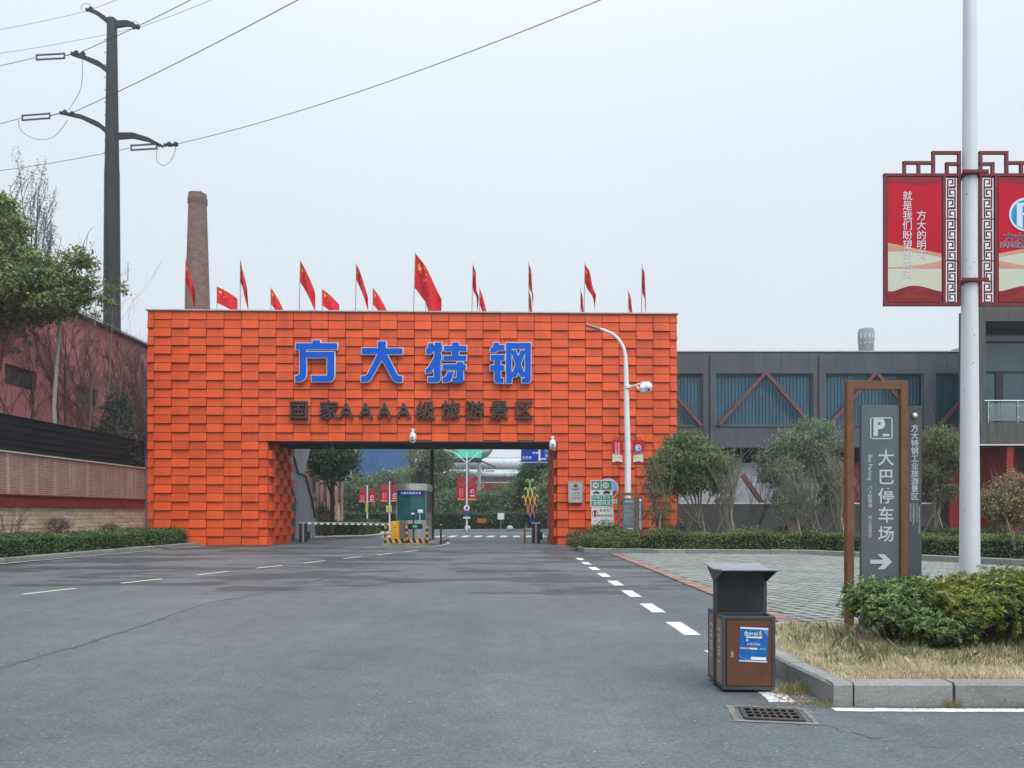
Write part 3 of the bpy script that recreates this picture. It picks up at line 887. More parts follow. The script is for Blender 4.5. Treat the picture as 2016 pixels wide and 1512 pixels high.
# ================================================================== left side: perimeter wall, red building, hedge, pole, chimney
def brick_mat(name, c1, c2, mortar, bw=.24, bh=.075, axis='yz', streak=None, mort=.012, rough=.85):
    m = bpy.data.materials.new(name); MATS[name] = m
    m.use_nodes = True
    t = m.node_tree; b = t.nodes['Principled BSDF']; L = t.links.new
    tcn = t.nodes.new('ShaderNodeTexCoord'); sp = t.nodes.new('ShaderNodeSeparateXYZ'); L(tcn.outputs['Object'], sp.inputs[0])
    cb = t.nodes.new('ShaderNodeCombineXYZ')
    if axis == 'cyl':
        at = t.nodes.new('ShaderNodeMath'); at.operation = 'ARCTAN2'; L(sp.outputs['Y'], at.inputs[0]); L(sp.outputs['X'], at.inputs[1]); L(at.outputs[0], cb.inputs[0])
    else: L(sp.outputs['XYZ'.index(axis[0].upper())], cb.inputs[0])
    L(sp.outputs['Z'], cb.inputs[1])
    br = t.nodes.new('ShaderNodeTexBrick'); L(cb.outputs[0], br.inputs['Vector'])
    br.inputs['Color1'].default_value = (*c1, 1); br.inputs['Color2'].default_value = (*c2, 1); br.inputs['Mortar'].default_value = (*mortar, 1)
    br.inputs['Scale'].default_value = 1.0; br.inputs['Mortar Size'].default_value = mort; br.inputs['Brick Width'].default_value = bw; br.inputs['Row Height'].default_value = bh
    col = br.outputs['Color']
    n = t.nodes.new('ShaderNodeTexNoise'); n.inputs['Scale'].default_value = 1.3; n.inputs['Detail'].default_value = 8; n.inputs['Roughness'].default_value = .7; L(tcn.outputs['Object'], n.inputs['Vector'])
    r0 = t.nodes.new('ShaderNodeValToRGB'); r0.color_ramp.elements[0].color = (.62,.62,.62,1); r0.color_ramp.elements[1].color = (1.25,1.25,1.25,1); L(n.outputs['Fac'], r0.inputs[0])
    mx = t.nodes.new('ShaderNodeMix'); mx.data_type = 'RGBA'; mx.blend_type = 'MULTIPLY'; mx.inputs[0].default_value = 1; L(col, mx.inputs[6]); L(r0.outputs[0], mx.inputs[7]); col = mx.outputs[2]
    if streak:                                             # lime streaks run down from the coping
        mp = t.nodes.new('ShaderNodeMapping'); mp.inputs['Scale'].default_value = (3.2, 3.2, .16); L(tcn.outputs['Object'], mp.inputs[0])
        n2 = t.nodes.new('ShaderNodeTexNoise'); n2.inputs['Scale'].default_value = 1; n2.inputs['Detail'].default_value = 5; L(mp.outputs[0], n2.inputs['Vector'])
        r2 = t.nodes.new('ShaderNodeValToRGB'); r2.color_ramp.elements[0].position = .50; r2.color_ramp.elements[1].position = .72; L(n2.outputs['Fac'], r2.inputs[0])
        n3 = t.nodes.new('ShaderNodeTexNoise'); n3.inputs['Scale'].default_value = 9; n3.inputs['Detail'].default_value = 5; L(tcn.outputs['Object'], n3.inputs['Vector'])
        mu = t.nodes.new('ShaderNodeMath'); mu.operation = 'MULTIPLY'; L(r2.outputs[0], mu.inputs[0]); L(n3.outputs['Fac'], mu.inputs[1])
        m2 = t.nodes.new('ShaderNodeMix'); m2.data_type = 'RGBA'; L(mu.outputs[0], m2.inputs[0]); L(col, m2.inputs[6]); m2.inputs[7].default_value = (*streak, 1); col = m2.outputs[2]
    L(col, b.inputs['Base Color']); b.inputs['Roughness'].default_value = rough; b.inputs['Specular IOR Level'].default_value = .25
    bn = t.nodes.new('ShaderNodeBump'); bn.inputs['Strength'].default_value = .5; bn.inputs['Distance'].default_value = .01; bn.invert = True
    L(br.outputs['Fac'], bn.inputs['Height']); L(bn.outputs[0], b.inputs['Normal'])
    return m

M_brick = brick_mat('wall_brick', (.34,.150,.115), (.25,.105,.083), (.34,.29,.26), streak=(.52,.48,.44))
M_stone = mat('beige_stone', (.62,.49,.35), .85, .0, 2.2, bump=.4, bscale=18, col2=(.45,.33,.22), obj_rand=.22)
M_rbeam = mat('red_beam', (.20,.028,.030), .5, .3, 2.5)
M_black = mat('black_sheet', (.014,.018,.023), .75, .3, 2, spec=.15)
M_cop = mat('pale_coping', (.52,.49,.44), .7, .25, 6)
wallp = thing('perimeter_wall', 'long left boundary wall of stone, red beam, brick and black sheet metal', 'wall', (-17, 0, 0))
Y0W, Y1W = -6.0, 35.28
wc = MB(); wc.box(-.34, -.03, Y0W, Y1W, 0, 1.72); obj('wall_core', wc, M_core, wallp)
st = MB(); z = .02; row = 0
while z < 1.70:
    y = Y0W + random.uniform(0, .4); h = .155
    while y < Y1W:
        l = random.choice([.32, .45, .6, .75]) * random.uniform(.85, 1.15); y2 = min(y + l, Y1W)
        pr = random.uniform(-.012, .014)
        st.box(-.1, .0 + pr, y + .004, y2 - .004, z + .005, min(z + h, 1.72) - .005); y = y2
    z += h; row += 1
me = bpy.data.meshes.new('stone'); me.from_pydata(st.v, [], st.f)
bm = bmesh.new(); bm.from_mesh(me); bmesh.ops.recalc_face_normals(bm, faces=bm.faces); bm.to_mesh(me); bm.free()
o = link('stone', me, wallp, M_stone); o['kind'] = 'stuff'
rbm = MB()
rbm.box(-.30, .12, Y0W, Y1W, 1.722, 1.76).box(-.30, .03, Y0W, Y1W, 1.762, 2.10).box(-.30, .12, Y0W, Y1W, 2.102, 2.15)
obj('steel_beam', rbm, M_rbeam, wallp)
obj('brick_panel', MB().box(-.30, -.02, Y0W, Y1W, 2.152, 3.55), M_brick, wallp)
obj('coping', MB().box(-.34, .05, Y0W, Y1W, 3.552, 3.595), M_cop, wallp)
bk = MB().box(-.28, -.02, Y0W, Y1W, 3.60, 4.79)
for zz in (3.85, 4.06, 4.31, 4.55): bk.box(-.018, .018, Y0W, Y1W, zz - .022, zz + .022)
bk.box(-.30, .03, Y0W, Y1W, 4.792, 4.83)
obj('metal_sheet', bk, M_black, wallp)

# ------------------------------------------------------------------ red building
def stain_mat(name, c1, c2, c3):
    m = mat(name, c1, .85, 0, .5, bump=.25, bscale=22, col2=c2)
    return m
M_rose = mat('rose_render', (.50,.205,.205), .85, 0, .45, bump=.3, bscale=20, col2=(.37,.150,.152))
M_slate = mat('slate', (.19,.20,.21), .7, .0, 3, col2=(.13,.14,.15), obj_rand=.3)
M_pane = mat('dirty_pane', (.060,.075,.085), .25, .5, 3)
M_oldf = mat('old_frame', (.085,.08,.08), .7, .3, 5)
rb = thing('red_building', 'old rose red building with slate roof behind the left boundary wall', 'building', (-20, 0, 0))
wins = [(14.2,16.1),(19.4,21.3),(24.7,26.6),(30.05,32.0),(34.95,36.85)]
zb, zt, ZE = 6.60, 7.42, 10.55
YE = 42.0
w_ = MB(); w_.box(-.3, 0, 8, YE, 0, zb).box(-.3, 0, 8, YE, zt, ZE)
prev = 8
for a, b in wins + [(YE, YE)]:
    w_.box(-.3, 0, prev, a, zb, zt); prev = b
w_.box(-9, -.3, YE - .3, YE, 0, ZE).box(-9, -.3, 8, 8.3, 0, ZE).box(-9.3, -9, 8, YE, 0, ZE)
obj('wall', w_, M_rose, rb)
for a, b in wins:
    f = MB(); e = .06
    f.box(-.2,-.13,a,b,zb,zb+e).box(-.2,-.13,a,b,zt-e,zt).box(-.2,-.13,a,a+e,zb+e,zt-e).box(-.2,-.13,b-e,b,zb+e,zt-e)
    f.box(-.19,-.14,a+e,b-e,(zb+zt)/2-.02,(zb+zt)/2+.02)
    for k in (1, 2): f.box(-.195,-.135,a+(b-a)*k/3-.02,a+(b-a)*k/3+.02,zb+e,zt-e)
    fo = obj('window', f, M_oldf, rb)
    for k in range(3):
        for j in range(2):
            obj('pane', MB().box(-.17,-.16,a+(b-a)*k/3+.02,a+(b-a)*(k+1)/3-.02, zb+(zt-zb)*j/2+.02, zb+(zt-zb)*(j+1)/2-.02), M_pane, fo)
rf = MB()
ov = .28
rf.box(-.2, ov, 7.6, YE + .4, ZE + .002, ZE + .10)
obj('eave_board', rf, M_oldf, rb)
sl = MB()                                                  # slate courses climbing from the eave
for c in range(16):
    x = ov + .06 - c * .26; zz = ZE + .11 + c * .125
    y = 7.6 + c * .26; ye = YE + .4 - c * .26
    while y < ye:
        l = random.uniform(.35, .5); y2 = min(y + l, ye)
        dz = random.uniform(-.008, .008)
        sl.hexa([(x, y+.004, zz+dz), (x, y2-.004, zz+dz), (x-.34, y2-.004, zz+.15+dz), (x-.34, y+.004, zz+.15+dz)],
                [(x, y+.004, zz+.022+dz), (x, y2-.004, zz+.022+dz), (x-.34, y2-.004, zz+.172+dz), (x-.34, y+.004, zz+.172+dz)]); y = y2
me = bpy.data.meshes.new('slate'); me.from_pydata(sl.v, [], sl.f)
rz_ = ZE + .105; yr = YE + .38
rfo = obj('roof', MB()._add([(ov-.02,7.62,rz_),(ov-.02,yr,rz_),(-9.3,yr,rz_),(-9.3,7.62,rz_),(-4.5,12.2,rz_+2.2),(-4.5,yr-4.6,rz_+2.2)], [(0,1,5,4),(1,2,5),(2,3,4,5),(3,0,4),(3,2,1,0)]), M_slate, rb)
o = link('slate', me, rfo, M_slate); o['kind'] = 'stuff'
# bare creeper on the wall
M_vine = mat('bare_vine', (.11,.062,.058), .9, .3, 8)
def vine(name, label, y0, n, zmin, zmax, seed, w):
    rd = random.Random(seed); mb = MB()
    def grow(y, z, dy, dz, ln, r, dep):
        pts = [Vector((.015, y, z))]; k = max(3, int(ln / .22))
        for i in range(k):
            dy += rd.gauss(0, .22); dz += rd.gauss(0, .12) + .03
            m_ = math.hypot(dy, dz); dy, dz = dy / m_, dz / m_
            y += dy * ln / k; z += dz * ln / k
            if z > zmax or z < .5: break
            pts.append(Vector((.015 + rd.uniform(0, .03), y, z)))
            if dep and rd.random() < .34:
                s_ = rd.choice((-1, 1)); grow(y, z, dy + s_ * rd.uniform(.4, 1.1), dz * .7, ln * rd.uniform(.3, .6), r * .62, dep - 1)
        if len(pts) > 1: mb.tube(pts, [r * (1 - .6 * i / len(pts)) for i in range(len(pts))], 3, cap=False)
    for _ in range(n):
        grow(y0 + rd.uniform(-w, w), zmin + rd.uniform(-1, 1.2), rd.uniform(-.5, .5), 1, rd.uniform(3.0, 6.5), rd.uniform(.016, .028), 2)
    t = thing(name, label, 'climbing plant', (-20, 0, 0))
    obj('stem', mb, M_vine, t)
vine('climbing_vine', 'bare brown creeper spread over the red wall around the second window', 36.5, 15, 4.4, 10.3, 3, 2.6)
vine('climbing_vine', 'sparse bare creeper on the red wall right of the first window', 32.8, 8, 4.2, 10.2, 5, 2.6)
vine('climbing_vine', 'thick dark creeper over the red wall end beside the orange gate', 40.4, 26, 4.4, 10.4, 8, 1.4)
vine('climbing_vine', 'bare creeper on the red wall under the big leafy tree', 28.5, 8, 4.2, 9.8, 11, 3.0)

# ------------------------------------------------------------------ big leafy tree above the wall
M_bark = mat('bark', (.11,.085,.065), .9, .5, 7, bump=.6, bscale=16)
M_pale = mat('pale_bark', (.36,.34,.31), .85, .0, 6, bump=.4, bscale=18, col2=(.24,.22,.20), stretch=(1,1,3))
L_camphor = leaf_mat('camphor_leaf', [(.022,.044,.016),(.042,.078,.024),(.072,.110,.032),(.110,.132,.040),(.15,.130,.045)], .42, .28)
def at(px, py, Y): return P(px, py, Y)
tree = thing('leafy_tree', 'large leafy tree with pale trunk rising above the left boundary wall', 'tree', (-17.9, 30, 0))
base = Vector((-17.9, 30, 0))
tk = MB()
top = at(122, 600, 30) - base
tk.tube([(0,0,0), Vector((.02,0,3)), at(106, 800, 30) - base, at(113, 700, 30) - base, top], [.11,.095,.08,.07,.06], 9)
obj('trunk', tk, M_pale, tree, 60)
lb = MB(); rd = random.Random(4)
for tx, ty in ((20,470),(20,430),(110,540),(160,510),(-60,450),(40,580),(215,575),(160,590),(-40,560)):
    q = at(tx, ty, 30 + rd.uniform(-1.2, .6)) - base
    mid = top.lerp(q, .5) + Vector((rd.uniform(-.3,.3), rd.uniform(-.3,.3), rd.uniform(-.4,.2)))
    lb.tube([top - Vector((0,0,.3)), mid, q], [.075,.045,.015], 5, cap=False)
    for _ in range(4): branch(lb, mid.lerp(q, rd.random()), q - mid + Vector((rd.uniform(-1,1), rd.uniform(-1,1), rd.uniform(-.5,1))), 1.1, .016, 1, .6, 3, .1, rd)
obj('limb', lb, M_bark, tree)
bl = []
for px, py, r in ((-40,440,1.5),(0,415,.8),(22,450,.6),(10,500,.9),(-20,550,1.5),(50,560,1.1),(30,605,1.0),(100,580,1.0),(125,545,.8),(60,590,1.0),(80,560,.9),(-20,480,1.2),(0,580,1.2),(35,520,.8),(15,545,1.0),(155,505,.5),(170,520,.4),(140,580,.7),(105,612,.5),(165,560,.45),(-60,620,1.5),(60,622,.55),(180,590,.3),(-80,400,1.6),(75,530,.7)):
    q = at(px, py, 30 + rd.uniform(-1.3, .8)) - base; bl.append((*q, r, r, r * .8))
pos, nor = blob_points(bl, 68000, .17, 45, .25)
me = leaves_mesh('crown', pos, .145, .55, nor, .2, .5); link('crown', me, tree, L_camphor)
bl2 = [(*(at(px, py, 30) - base), r, r, r*.6) for px, py, r in ((215,565,.22),(238,560,.16),(205,590,.22),(222,600,.2),(185,620,.2),(245,575,.14),(192,535,.14),(200,612,.16),(40,655,.3),(60,680,.2),(30,690,.15))]
pos, nor = blob_points(bl2, 950, .09, 16, .2)
me = leaves_mesh('crown', pos, .12, .5, nor, .2, .6); link('crown', me, tree, L_camphor)

# tall half-bare tree behind it
M_grey = mat('grey_twig', (.10,.105,.12), .9, .3, 8)
tb = Vector((-28.6, 46, 0))
t2 = thing('half_bare_tree', 'tall half bare tree with grey seed clusters behind the leafy tree', 'tree', tb)
mb = MB(); tips = []; rd = random.Random(12)
mb.tube([(0,0,0),(0.1,0,8),(-.3,0,15)], [.22,.18,.12], 8)
for tx, ty in ((75,375),(92,420),(100,470),(60,400),(20,370),(95,500),(70,450),(105,540),(40,350),(85,520)):
    q = at(tx, ty, 46 + rd.uniform(-1,1)) - tb
    mid = Vector((-.3,0,15)).lerp(q, .55) + Vector((0,0,-.8))
    mb.tube([(-.3,0,14.5), mid, mid.lerp(q,.5), q], [.09,.05,.03,.018], 4, cap=False)
    for s in range(7):
        p0 = mid.lerp(q, .25 + .75 * s / 6)
        branch(mb, p0, Vector((rd.uniform(-.2,.9), rd.uniform(-.4,.4), 1.0)), 1.0, .02, 1, .35, 3, .8, rd, tips)
obj('trunk', mb, M_grey, t2)
tp = np.array([list(p) for p, d in tips]); tp = np.repeat(tp, 16, 0) + rng.normal(size=(len(tp)*16, 3)) * np.array([.06,.06,.22])
link('crown', leaves_mesh('crown', tp, .10, .5), t2, leaf_mat('seed_cluster', [(.05,.055,.06),(.09,.095,.10),(.12,.12,.12)], .7, .1))

# bare saplings between the walls and the dark conifer shrub
def sapling(px_base, px_top, py_top, Y, label, seed, dep=3, m=None, r=.05, lean=.25, sp=.55):
    rd = random.Random(seed); b0 = Vector(((px_base - 1008)/F*Y, Y, 0))
    t = thing('bare_sapling', label, 'tree', b0, group='bare saplings behind the left wall')
    tp_ = at(px_top, py_top, Y) - b0; mb = MB()
    trunk_pts = [Vector((0,0,0)), tp_ * .3, tp_ * .55 + Vector((.05,.0,0)), tp_ * .8, tp_]
    mb.tube(trunk_pts, [r, r*.85, r*.7, r*.45, r*.15], 5)
    for k in range(8):
        f = rd.uniform(.45, .95); p0 = tp_ * f
        branch(mb, p0, Vector((rd.uniform(-1,1), rd.uniform(-.4,.4), .9)), rd.uniform(.8,1.9), r*.4*(1.3-f), dep-2, sp, 3, .3, rd)
    obj('trunk', mb, m or M_twig, t)
M_twig = mat('twig', (.20,.155,.135), .9, .3, 8)
M_dtwig = mat('dark_twig', (.060,.045,.040), .9, .3, 8)
sapling(158, 190, 610, 33, 'bare pale sapling in front of the second red wall window', 21, 4, r=.055)
sapling(205, 245, 690, 34, 'bare sapling leaning right beside the dark evergreen shrub', 22, 4, r=.05)
sapling(120, 130, 640, 32.5, 'dark bare sapling just right of the pale leafy tree trunk', 23, 3, M_dtwig, .05)
sapling(195, 225, 560, 35, 'tall thin bare sapling whose tip crosses the black pole', 24, 4, r=.04)
M_dark = leaf_mat('dark_evergreen', [(.008,.020,.014),(.014,.034,.022),(.022,.046,.028)], .5, .15)
cb = Vector((-17.85, 34.2, 0)) + Vector((0,0,0))
cs = thing('evergreen_shrub', 'dark green conical evergreen squeezed between the left wall and the gate', 'shrub', cb)
obj('trunk', MB().tube([(0,0,0),(0,0,6.2)], [.09,.03], 6), M_bark, cs)
pos, nor = blob_points([(0,0,5.0,.95,.8,.9),(.05,0,5.9,.75,.6,.8),(-.1,0,4.2,1.1,.8,.9),(.1,0,6.5,.45,.4,.6)], 7000, .13, 30, .5)
link('crown', leaves_mesh('crown', pos, .13, .35, nor, .1, .6), cs, M_dark)

# ------------------------------------------------------------------ hedges
L_hedge = leaf_mat('hedge_leaf', [(.012,.034,.012),(.024,.060,.018),(.042,.088,.024),(.085,.115,.030)], .4, .2)
L_hedge2 = leaf_mat('hedge_leaf_olive', [(.020,.040,.012),(.040,.070,.020),(.075,.100,.028),(.125,.125,.036)], .42, .22)
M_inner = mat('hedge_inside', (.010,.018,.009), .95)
def hedge(name, label, path, width, height, dens, leaf, lm, group=None, bump=.07):
    """clipped hedge along a path (front line); leaves on a rough shell, a solid dark box inside"""
    pts = [Vector((p[0], p[1], 0)) for p in path]
    t = thing(name, label, 'hedge', pts[0], 0, group)
    inn = MB(); P_, N_ = [], []
    for a, b in zip(pts[:-1], pts[1:]):
        d = b - a; ln = d.length; d.normalize(); s = Vector((-d.y, d.x, 0))
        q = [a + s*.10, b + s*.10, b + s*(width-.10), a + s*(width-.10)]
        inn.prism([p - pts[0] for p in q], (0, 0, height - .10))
        nf = int(ln * height * dens); ntp = int(ln * width * dens * .9)
        for n_, mode in ((nf, 0), (ntp, 1), (nf // 2, 2)):
            u = rng.uniform(0, ln, n_); v = rng.uniform(0, 1, n_); dp = np.abs(rng.normal(0, bump, n_)) * np.where(rng.random(n_) < .25, -.8, 1)
            wob = .06 * np.sin(u * 2.1 + 1) + .04 * np.sin(u * 5.3)
            base_ = np.array(a - pts[0])[None] + np.array(d)[None] * u[:, None]
            if mode == 0: q_ = base_ + np.array(s)[None] * (dp + wob*.6 + .06 * (1 - v))[:, None]; q_[:, 2] = v * height; nn = -np.array(s)
            elif mode == 2: q_ = base_ + np.array(s)[None] * (width - dp)[:, None]; q_[:, 2] = v * height; nn = np.array(s)
            else: q_ = base_ + np.array(s)[None] * (v * width)[:, None]; q_[:, 2] = height - dp + wob; nn = np.array([0, 0, 1.0])
            P_.append(q_); N_.append(np.repeat(nn[None] + np.array([[0, 0, .45]]), n_, 0))
    for a, sgn in ((pts[0], -1), (pts[-1], 1)):            # ends
        k = int(width * height * dens * 1.2); d = (pts[1]-pts[0] if sgn < 0 else pts[-1]-pts[-2]).normalized(); s = Vector((-d.y, d.x, 0))
        q_ = np.array(a - pts[0])[None] + np.array(s)[None] * rng.uniform(0, width, k)[:, None] + np.array(d)[None] * (sgn * (.06 - np.abs(rng.normal(0, bump, k))))[:, None]
        q_[:, 2] = rng.uniform(0, height, k); P_.append(q_); N_.append(np.repeat(np.array(d)[None] * sgn + np.array([[0, 0, .4]]), k, 0))
    pos, nor = np.concatenate(P_), np.concatenate(N_); nor /= np.linalg.norm(nor, axis=1)[:, None]
    obj('inner_box', inn, M_inner, t)
    link('foliage', leaves_mesh('foliage', pos, leaf, .55, nor, .25, .55), t, lm)
    return t
hedge('clipped_hedge', 'long clipped green hedge along the left kerb below the stone wall', [(-16.3, 8), (-16.0, 15), (-15.68, 21), (-15.45, 25), (-15.05, 31.5), (-14.80, 34.8)], 1.05, .72, 900, .075, L_hedge, bump=.06)

def bush(name, label, c, rx, ry, rz, n, leaf, lm, group=None, clump=.08, per=22, shell=.72, stem=True, cat='shrub'):
    t = thing(name, label, cat, (c[0], c[1], c[2]), 0, group)
    if stem:
        mb = MB(); rd = random.Random(int(abs(c[0]*100)))
        for k in range(6): branch(mb, (rd.uniform(-.08,.08), rd.uniform(-.08,.08), 0), (rd.uniform(-.6,.6), rd.uniform(-.6,.6), 1), rz * 1.0, .014, 2, .6, 3, .1, rd)
        obj('stem', mb, M_dtwig, t)
    pos, nor = blob_points([(0, 0, rz, rx, ry, rz)], n, clump, per, shell)
    pos[:, 2] = np.maximum(pos[:, 2], .03)
    link('foliage', leaves_mesh('foliage', pos, leaf, .5, nor, .2, .55), t, lm)
    return t
L_brown = leaf_mat('brown_twig_leaf', [(.030,.022,.018),(.055,.036,.026),(.075,.052,.034)], .6, .1)
bush('round_shrub', 'dark brown round shrub on a stem before the stone wall', (-16.55, 27.8, .75), .34, .3, .30, 1500, .05, L_brown, clump=.07)
bush('round_shrub', 'small low dark shrub before the stone wall nearer the gate', (-16.5, 31.2, .62), .36, .3, .22, 1200, .055, leaf_mat('dull_leaf', [(.02,.026,.014),(.035,.042,.02),(.05,.055,.028)], .5, .15), clump=.07)
def twig_shrub(label, loc, h, n, seed, m, group=None, name='bare_shrub', spread=.5, dep=2):
    rd = random.Random(seed); t = thing(name, label, 'shrub', loc, 0, group); mb = MB()
    for k in range(n):
        a_ = rd.uniform(0, 6.28); branch(mb, (.06*math.cos(a_), .06*math.sin(a_), 0), (spread*math.cos(a_), spread*math.sin(a_), 1), h * rd.uniform(.45,.6), .012, dep, .4, 3, .3, rd)
    obj('stem', mb, m, t)
twig_shrub('thin bare shrub standing at the foot of the gate left corner', (-16.3, 34.6, .5), 1.3, 9, 31, M_twig)
twig_shrub('bare twiggy shrub at the far left end of the stone wall', (-16.5, 24.9, .5), 1.2, 9, 32, M_dtwig)

# ------------------------------------------------------------------ steel power pole and wires
M_pole = mat('dark_pole', (.014,.018,.021), .6, .0, .8, col2=(.024,.030,.034), stretch=(1,1,.25))
M_wire = mat('cable', (.035,.038,.042), .6)
M_ins = mat('insulator', (.075,.08,.10), .4)
YP = 50.0; pb = Vector((-26.25, YP, 0))
pole = thing('power_pole', 'tall dark tapered steel power pole with curved arms behind the red building', 'power pole', pb)
Zt = P(225, 38, YP).z
pm = MB(); pm.lathe([(.62,0),(.545,10),(.46,P(0,300,YP).z - 1.2),(.44,P(0,300,YP).z-1.2),(.42,P(0,300,YP).z),(.30,Zt),(.12,Zt+.12)], n=12)
obj('shaft', pm, M_pole, pole, 25)
arms = [[(222,50),(205,36),(190,25),(174,20)],[(228,48),(250,46),(263,49),(274,56)],[(221,146),(195,126),(165,113),(140,107)],
        [(221,268),(195,246),(160,230),(118,222)],[(228,268),(262,267),(292,275),(322,289)]]
for a in arms:
    pts = [P(x, y, YP) - pb for x, y in a]
    mb = MB()
    n = len(pts); sec = []
    for i, p in enumerate(pts):
        hh = [.42,.36,.28,.16][i]; ww = hh * .45
        sec.append([(p + Vector((0,-ww/2,-hh/2))), (p + Vector((0,ww/2,-hh/2))), (p + Vector((0,ww/2,hh/2))), (p + Vector((0,-ww/2,hh/2)))])
    for s0_, s1_ in zip(sec[:-1], sec[1:]): mb.hexa(s0_, s1_)
    obj('arm', mb, M_pole, pole, 30)
def insulator(p, q, gap=.30):
    p, q = Vector(p), Vector(q)
    d = (q - p).normalized(); side = Vector((0, 0, 1)) * gap / 2
    mb = MB()
    for s in (-1, 1):
        k = 12; pts, rd_ = [], []
        for i in range(k * 2 + 1):
            pts.append(p.lerp(q, i / (2*k)) + side * s); rd_.append(.085 if i % 2 else .03)
        mb.tube(pts, rd_, 7)
    mb.beam(p - side*1.3, p + side*1.3, .07, .07).beam(q - side*1.3, q + side*1.3, .07, .07)
    return obj('insulator', mb, M_ins, pole, 30)
for (x0, y0, x1, y1) in ((72,113,127,110),(44,232,98,228),(258,291,308,288)): insulator(P(x0,y0,YP)-pb, P(x1,y1,YP)-pb)
for (x0, y0, x1, y1) in ((127,110,143,106),(98,228,122,222),(308,288,324,287)): obj('link', MB().tube([P(x0,y0,YP)-pb, P(x1,y1,YP)-pb], .03, 5), M_wire, pole)
def clamp(px, py): obj('clamp', MB().lathe([(.10,-.08),(.17,-.03),(.17,.03),(.10,.08)], P(px,py,YP)-pb, 10, 'y').lathe([(.09,-.06),(.12,.06)], P(px-8,py+1,YP)-pb, 8, 'y'), M_pole, pole)
for c in ((150,104),(163,106),(128,221),(142,224),(333,284),(346,284),(271,53),(179,18)): clamp(*c)
def jumper(pts):
    q = [P(x, y, YP - .1) - pb for x, y in pts]; sm = []
    for i in range(len(q) - 1):
        p0, p1, p2, p3 = q[max(i-1,0)], q[i], q[i+1], q[min(i+2,len(q)-1)]
        for k in range(5):
            t_ = k / 5; sm.append(.5*((2*p1)+(-p0+p2)*t_+(2*p0-5*p1+4*p2-p3)*t_*t_+(-p0+3*p1-3*p2+p3)*t_**3))
    sm.append(q[-1]); obj('jumper_cable', MB().tube(sm, .016, 4), M_wire, pole)
jumper([(163,108),(162,150),(157,180),(135,217)]); jumper([(36,237),(40,255),(60,270),(85,275),(110,266),(133,237)])
jumper([(314,288),(308,300),(310,318),(322,326),(335,318),(344,300),(345,286)]); jumper([(159,20),(162,10),(168,7),(176,9),(181,18)]); jumper([(255,52),(260,44),(268,42),(275,52)])
st_ = MB()
for k in range(26):
    zz = 12 + k * .82; r_ = .5 - zz * .0065
    st_.beam((-r_ + .05, -.1, zz), (-r_ - .16, -.1, zz), .03, .03)
o = obj('step_bolt', st_, M_pole, pole); o['kind'] = 'stuff'
def wire(label, p, q, sag, r=.022, n=24):
    p, q = Vector(p), Vector(q)
    t = thing('power_line', label, 'cable', p)
    pts = [p.lerp(q, i/n) - p - Vector((0,0,4*sag*(i/n)*(1-i/n))) for i in range(n+1)]
    obj('cable', MB().tube(pts, r, 4), M_wire, t)
def ext(p, q, k): return p + (q - p) * k
wire('overhead cable from the middle left arm to the top edge near the pole', P(160,102,YP), ext(P(160,102,YP), P(345,0,43.8), 3), .5)
wire('overhead cable from the lower left arm crossing in front of the pole', P(142,222,YP), ext(P(142,222,YP), P(546,0,35.0), 2), .5)
wire('longest overhead cable sweeping from the right arm high over the gate', P(346,284,YP), ext(P(346,284,YP), P(1070,0,34.0), 1.6), 1.1)
wire('thin overhead wire from the top right arm toward the upper edge', P(277,53,YP), ext(P(277,53,YP), P(395,0,46.8), 3), .3, .013)
wire('thin overhead wire from the top left arm toward the upper edge', P(181,18,YP), ext(P(181,18,YP), P(222,0,48.8), 3), .1, .013)
wire('thin overhead wire leaving the top left arm to the left', P(174,21,YP), P(-500,92,56), .9, .013)
wire('thin overhead wire leaving the top right arm to the left', P(262,56,YP), P(-500,128,58), 1.0, .013)
wire('overhead cable leaving the middle left arm to the left', P(72,113,YP), P(-500,165,54), .8)
wire('overhead cable leaving the lower left arm to the left', P(44,232,YP), P(-500,292,54), .8)
wire('overhead cable leaving the lower right arm to the left behind the pole', P(258,291,YP), P(-500,352,58), 1.0)

# ------------------------------------------------------------------ brick chimney
M_chim = brick_mat('chimney_brick', (.25,.130,.110), (.150,.085,.075), (.30,.26,.24), bw=.30, bh=.22, axis='cyl', streak=None, mort=.012)
YC = 70.0; cbp = Vector(((389-1008)/F*YC, YC, 0))
ch = thing('brick_chimney', 'tall tapered brick chimney standing behind the gate at left', 'chimney', cbp)
def zc(py): return EYE - (py - HY)/F*YC
obj('stack', MB().lathe([(1.45,0),(1.08,zc(612)),(.80,zc(404))], n=28), M_chim, ch, 40)
col_ = MB().lathe([(.80,zc(404)+.002),(.86,zc(402)),(.86,zc(391)),(.80,zc(390)),(.80,zc(383))], n=28)
for k in (1, 4, 5, 7):
    a_ = 2*math.pi*k/8; col_.lathe([(.15,0),(.15,.09)], (.62*math.cos(a_), .62*math.sin(a_), zc(383)+.001), 5)
obj('collar', col_, M_chim, ch, 40)

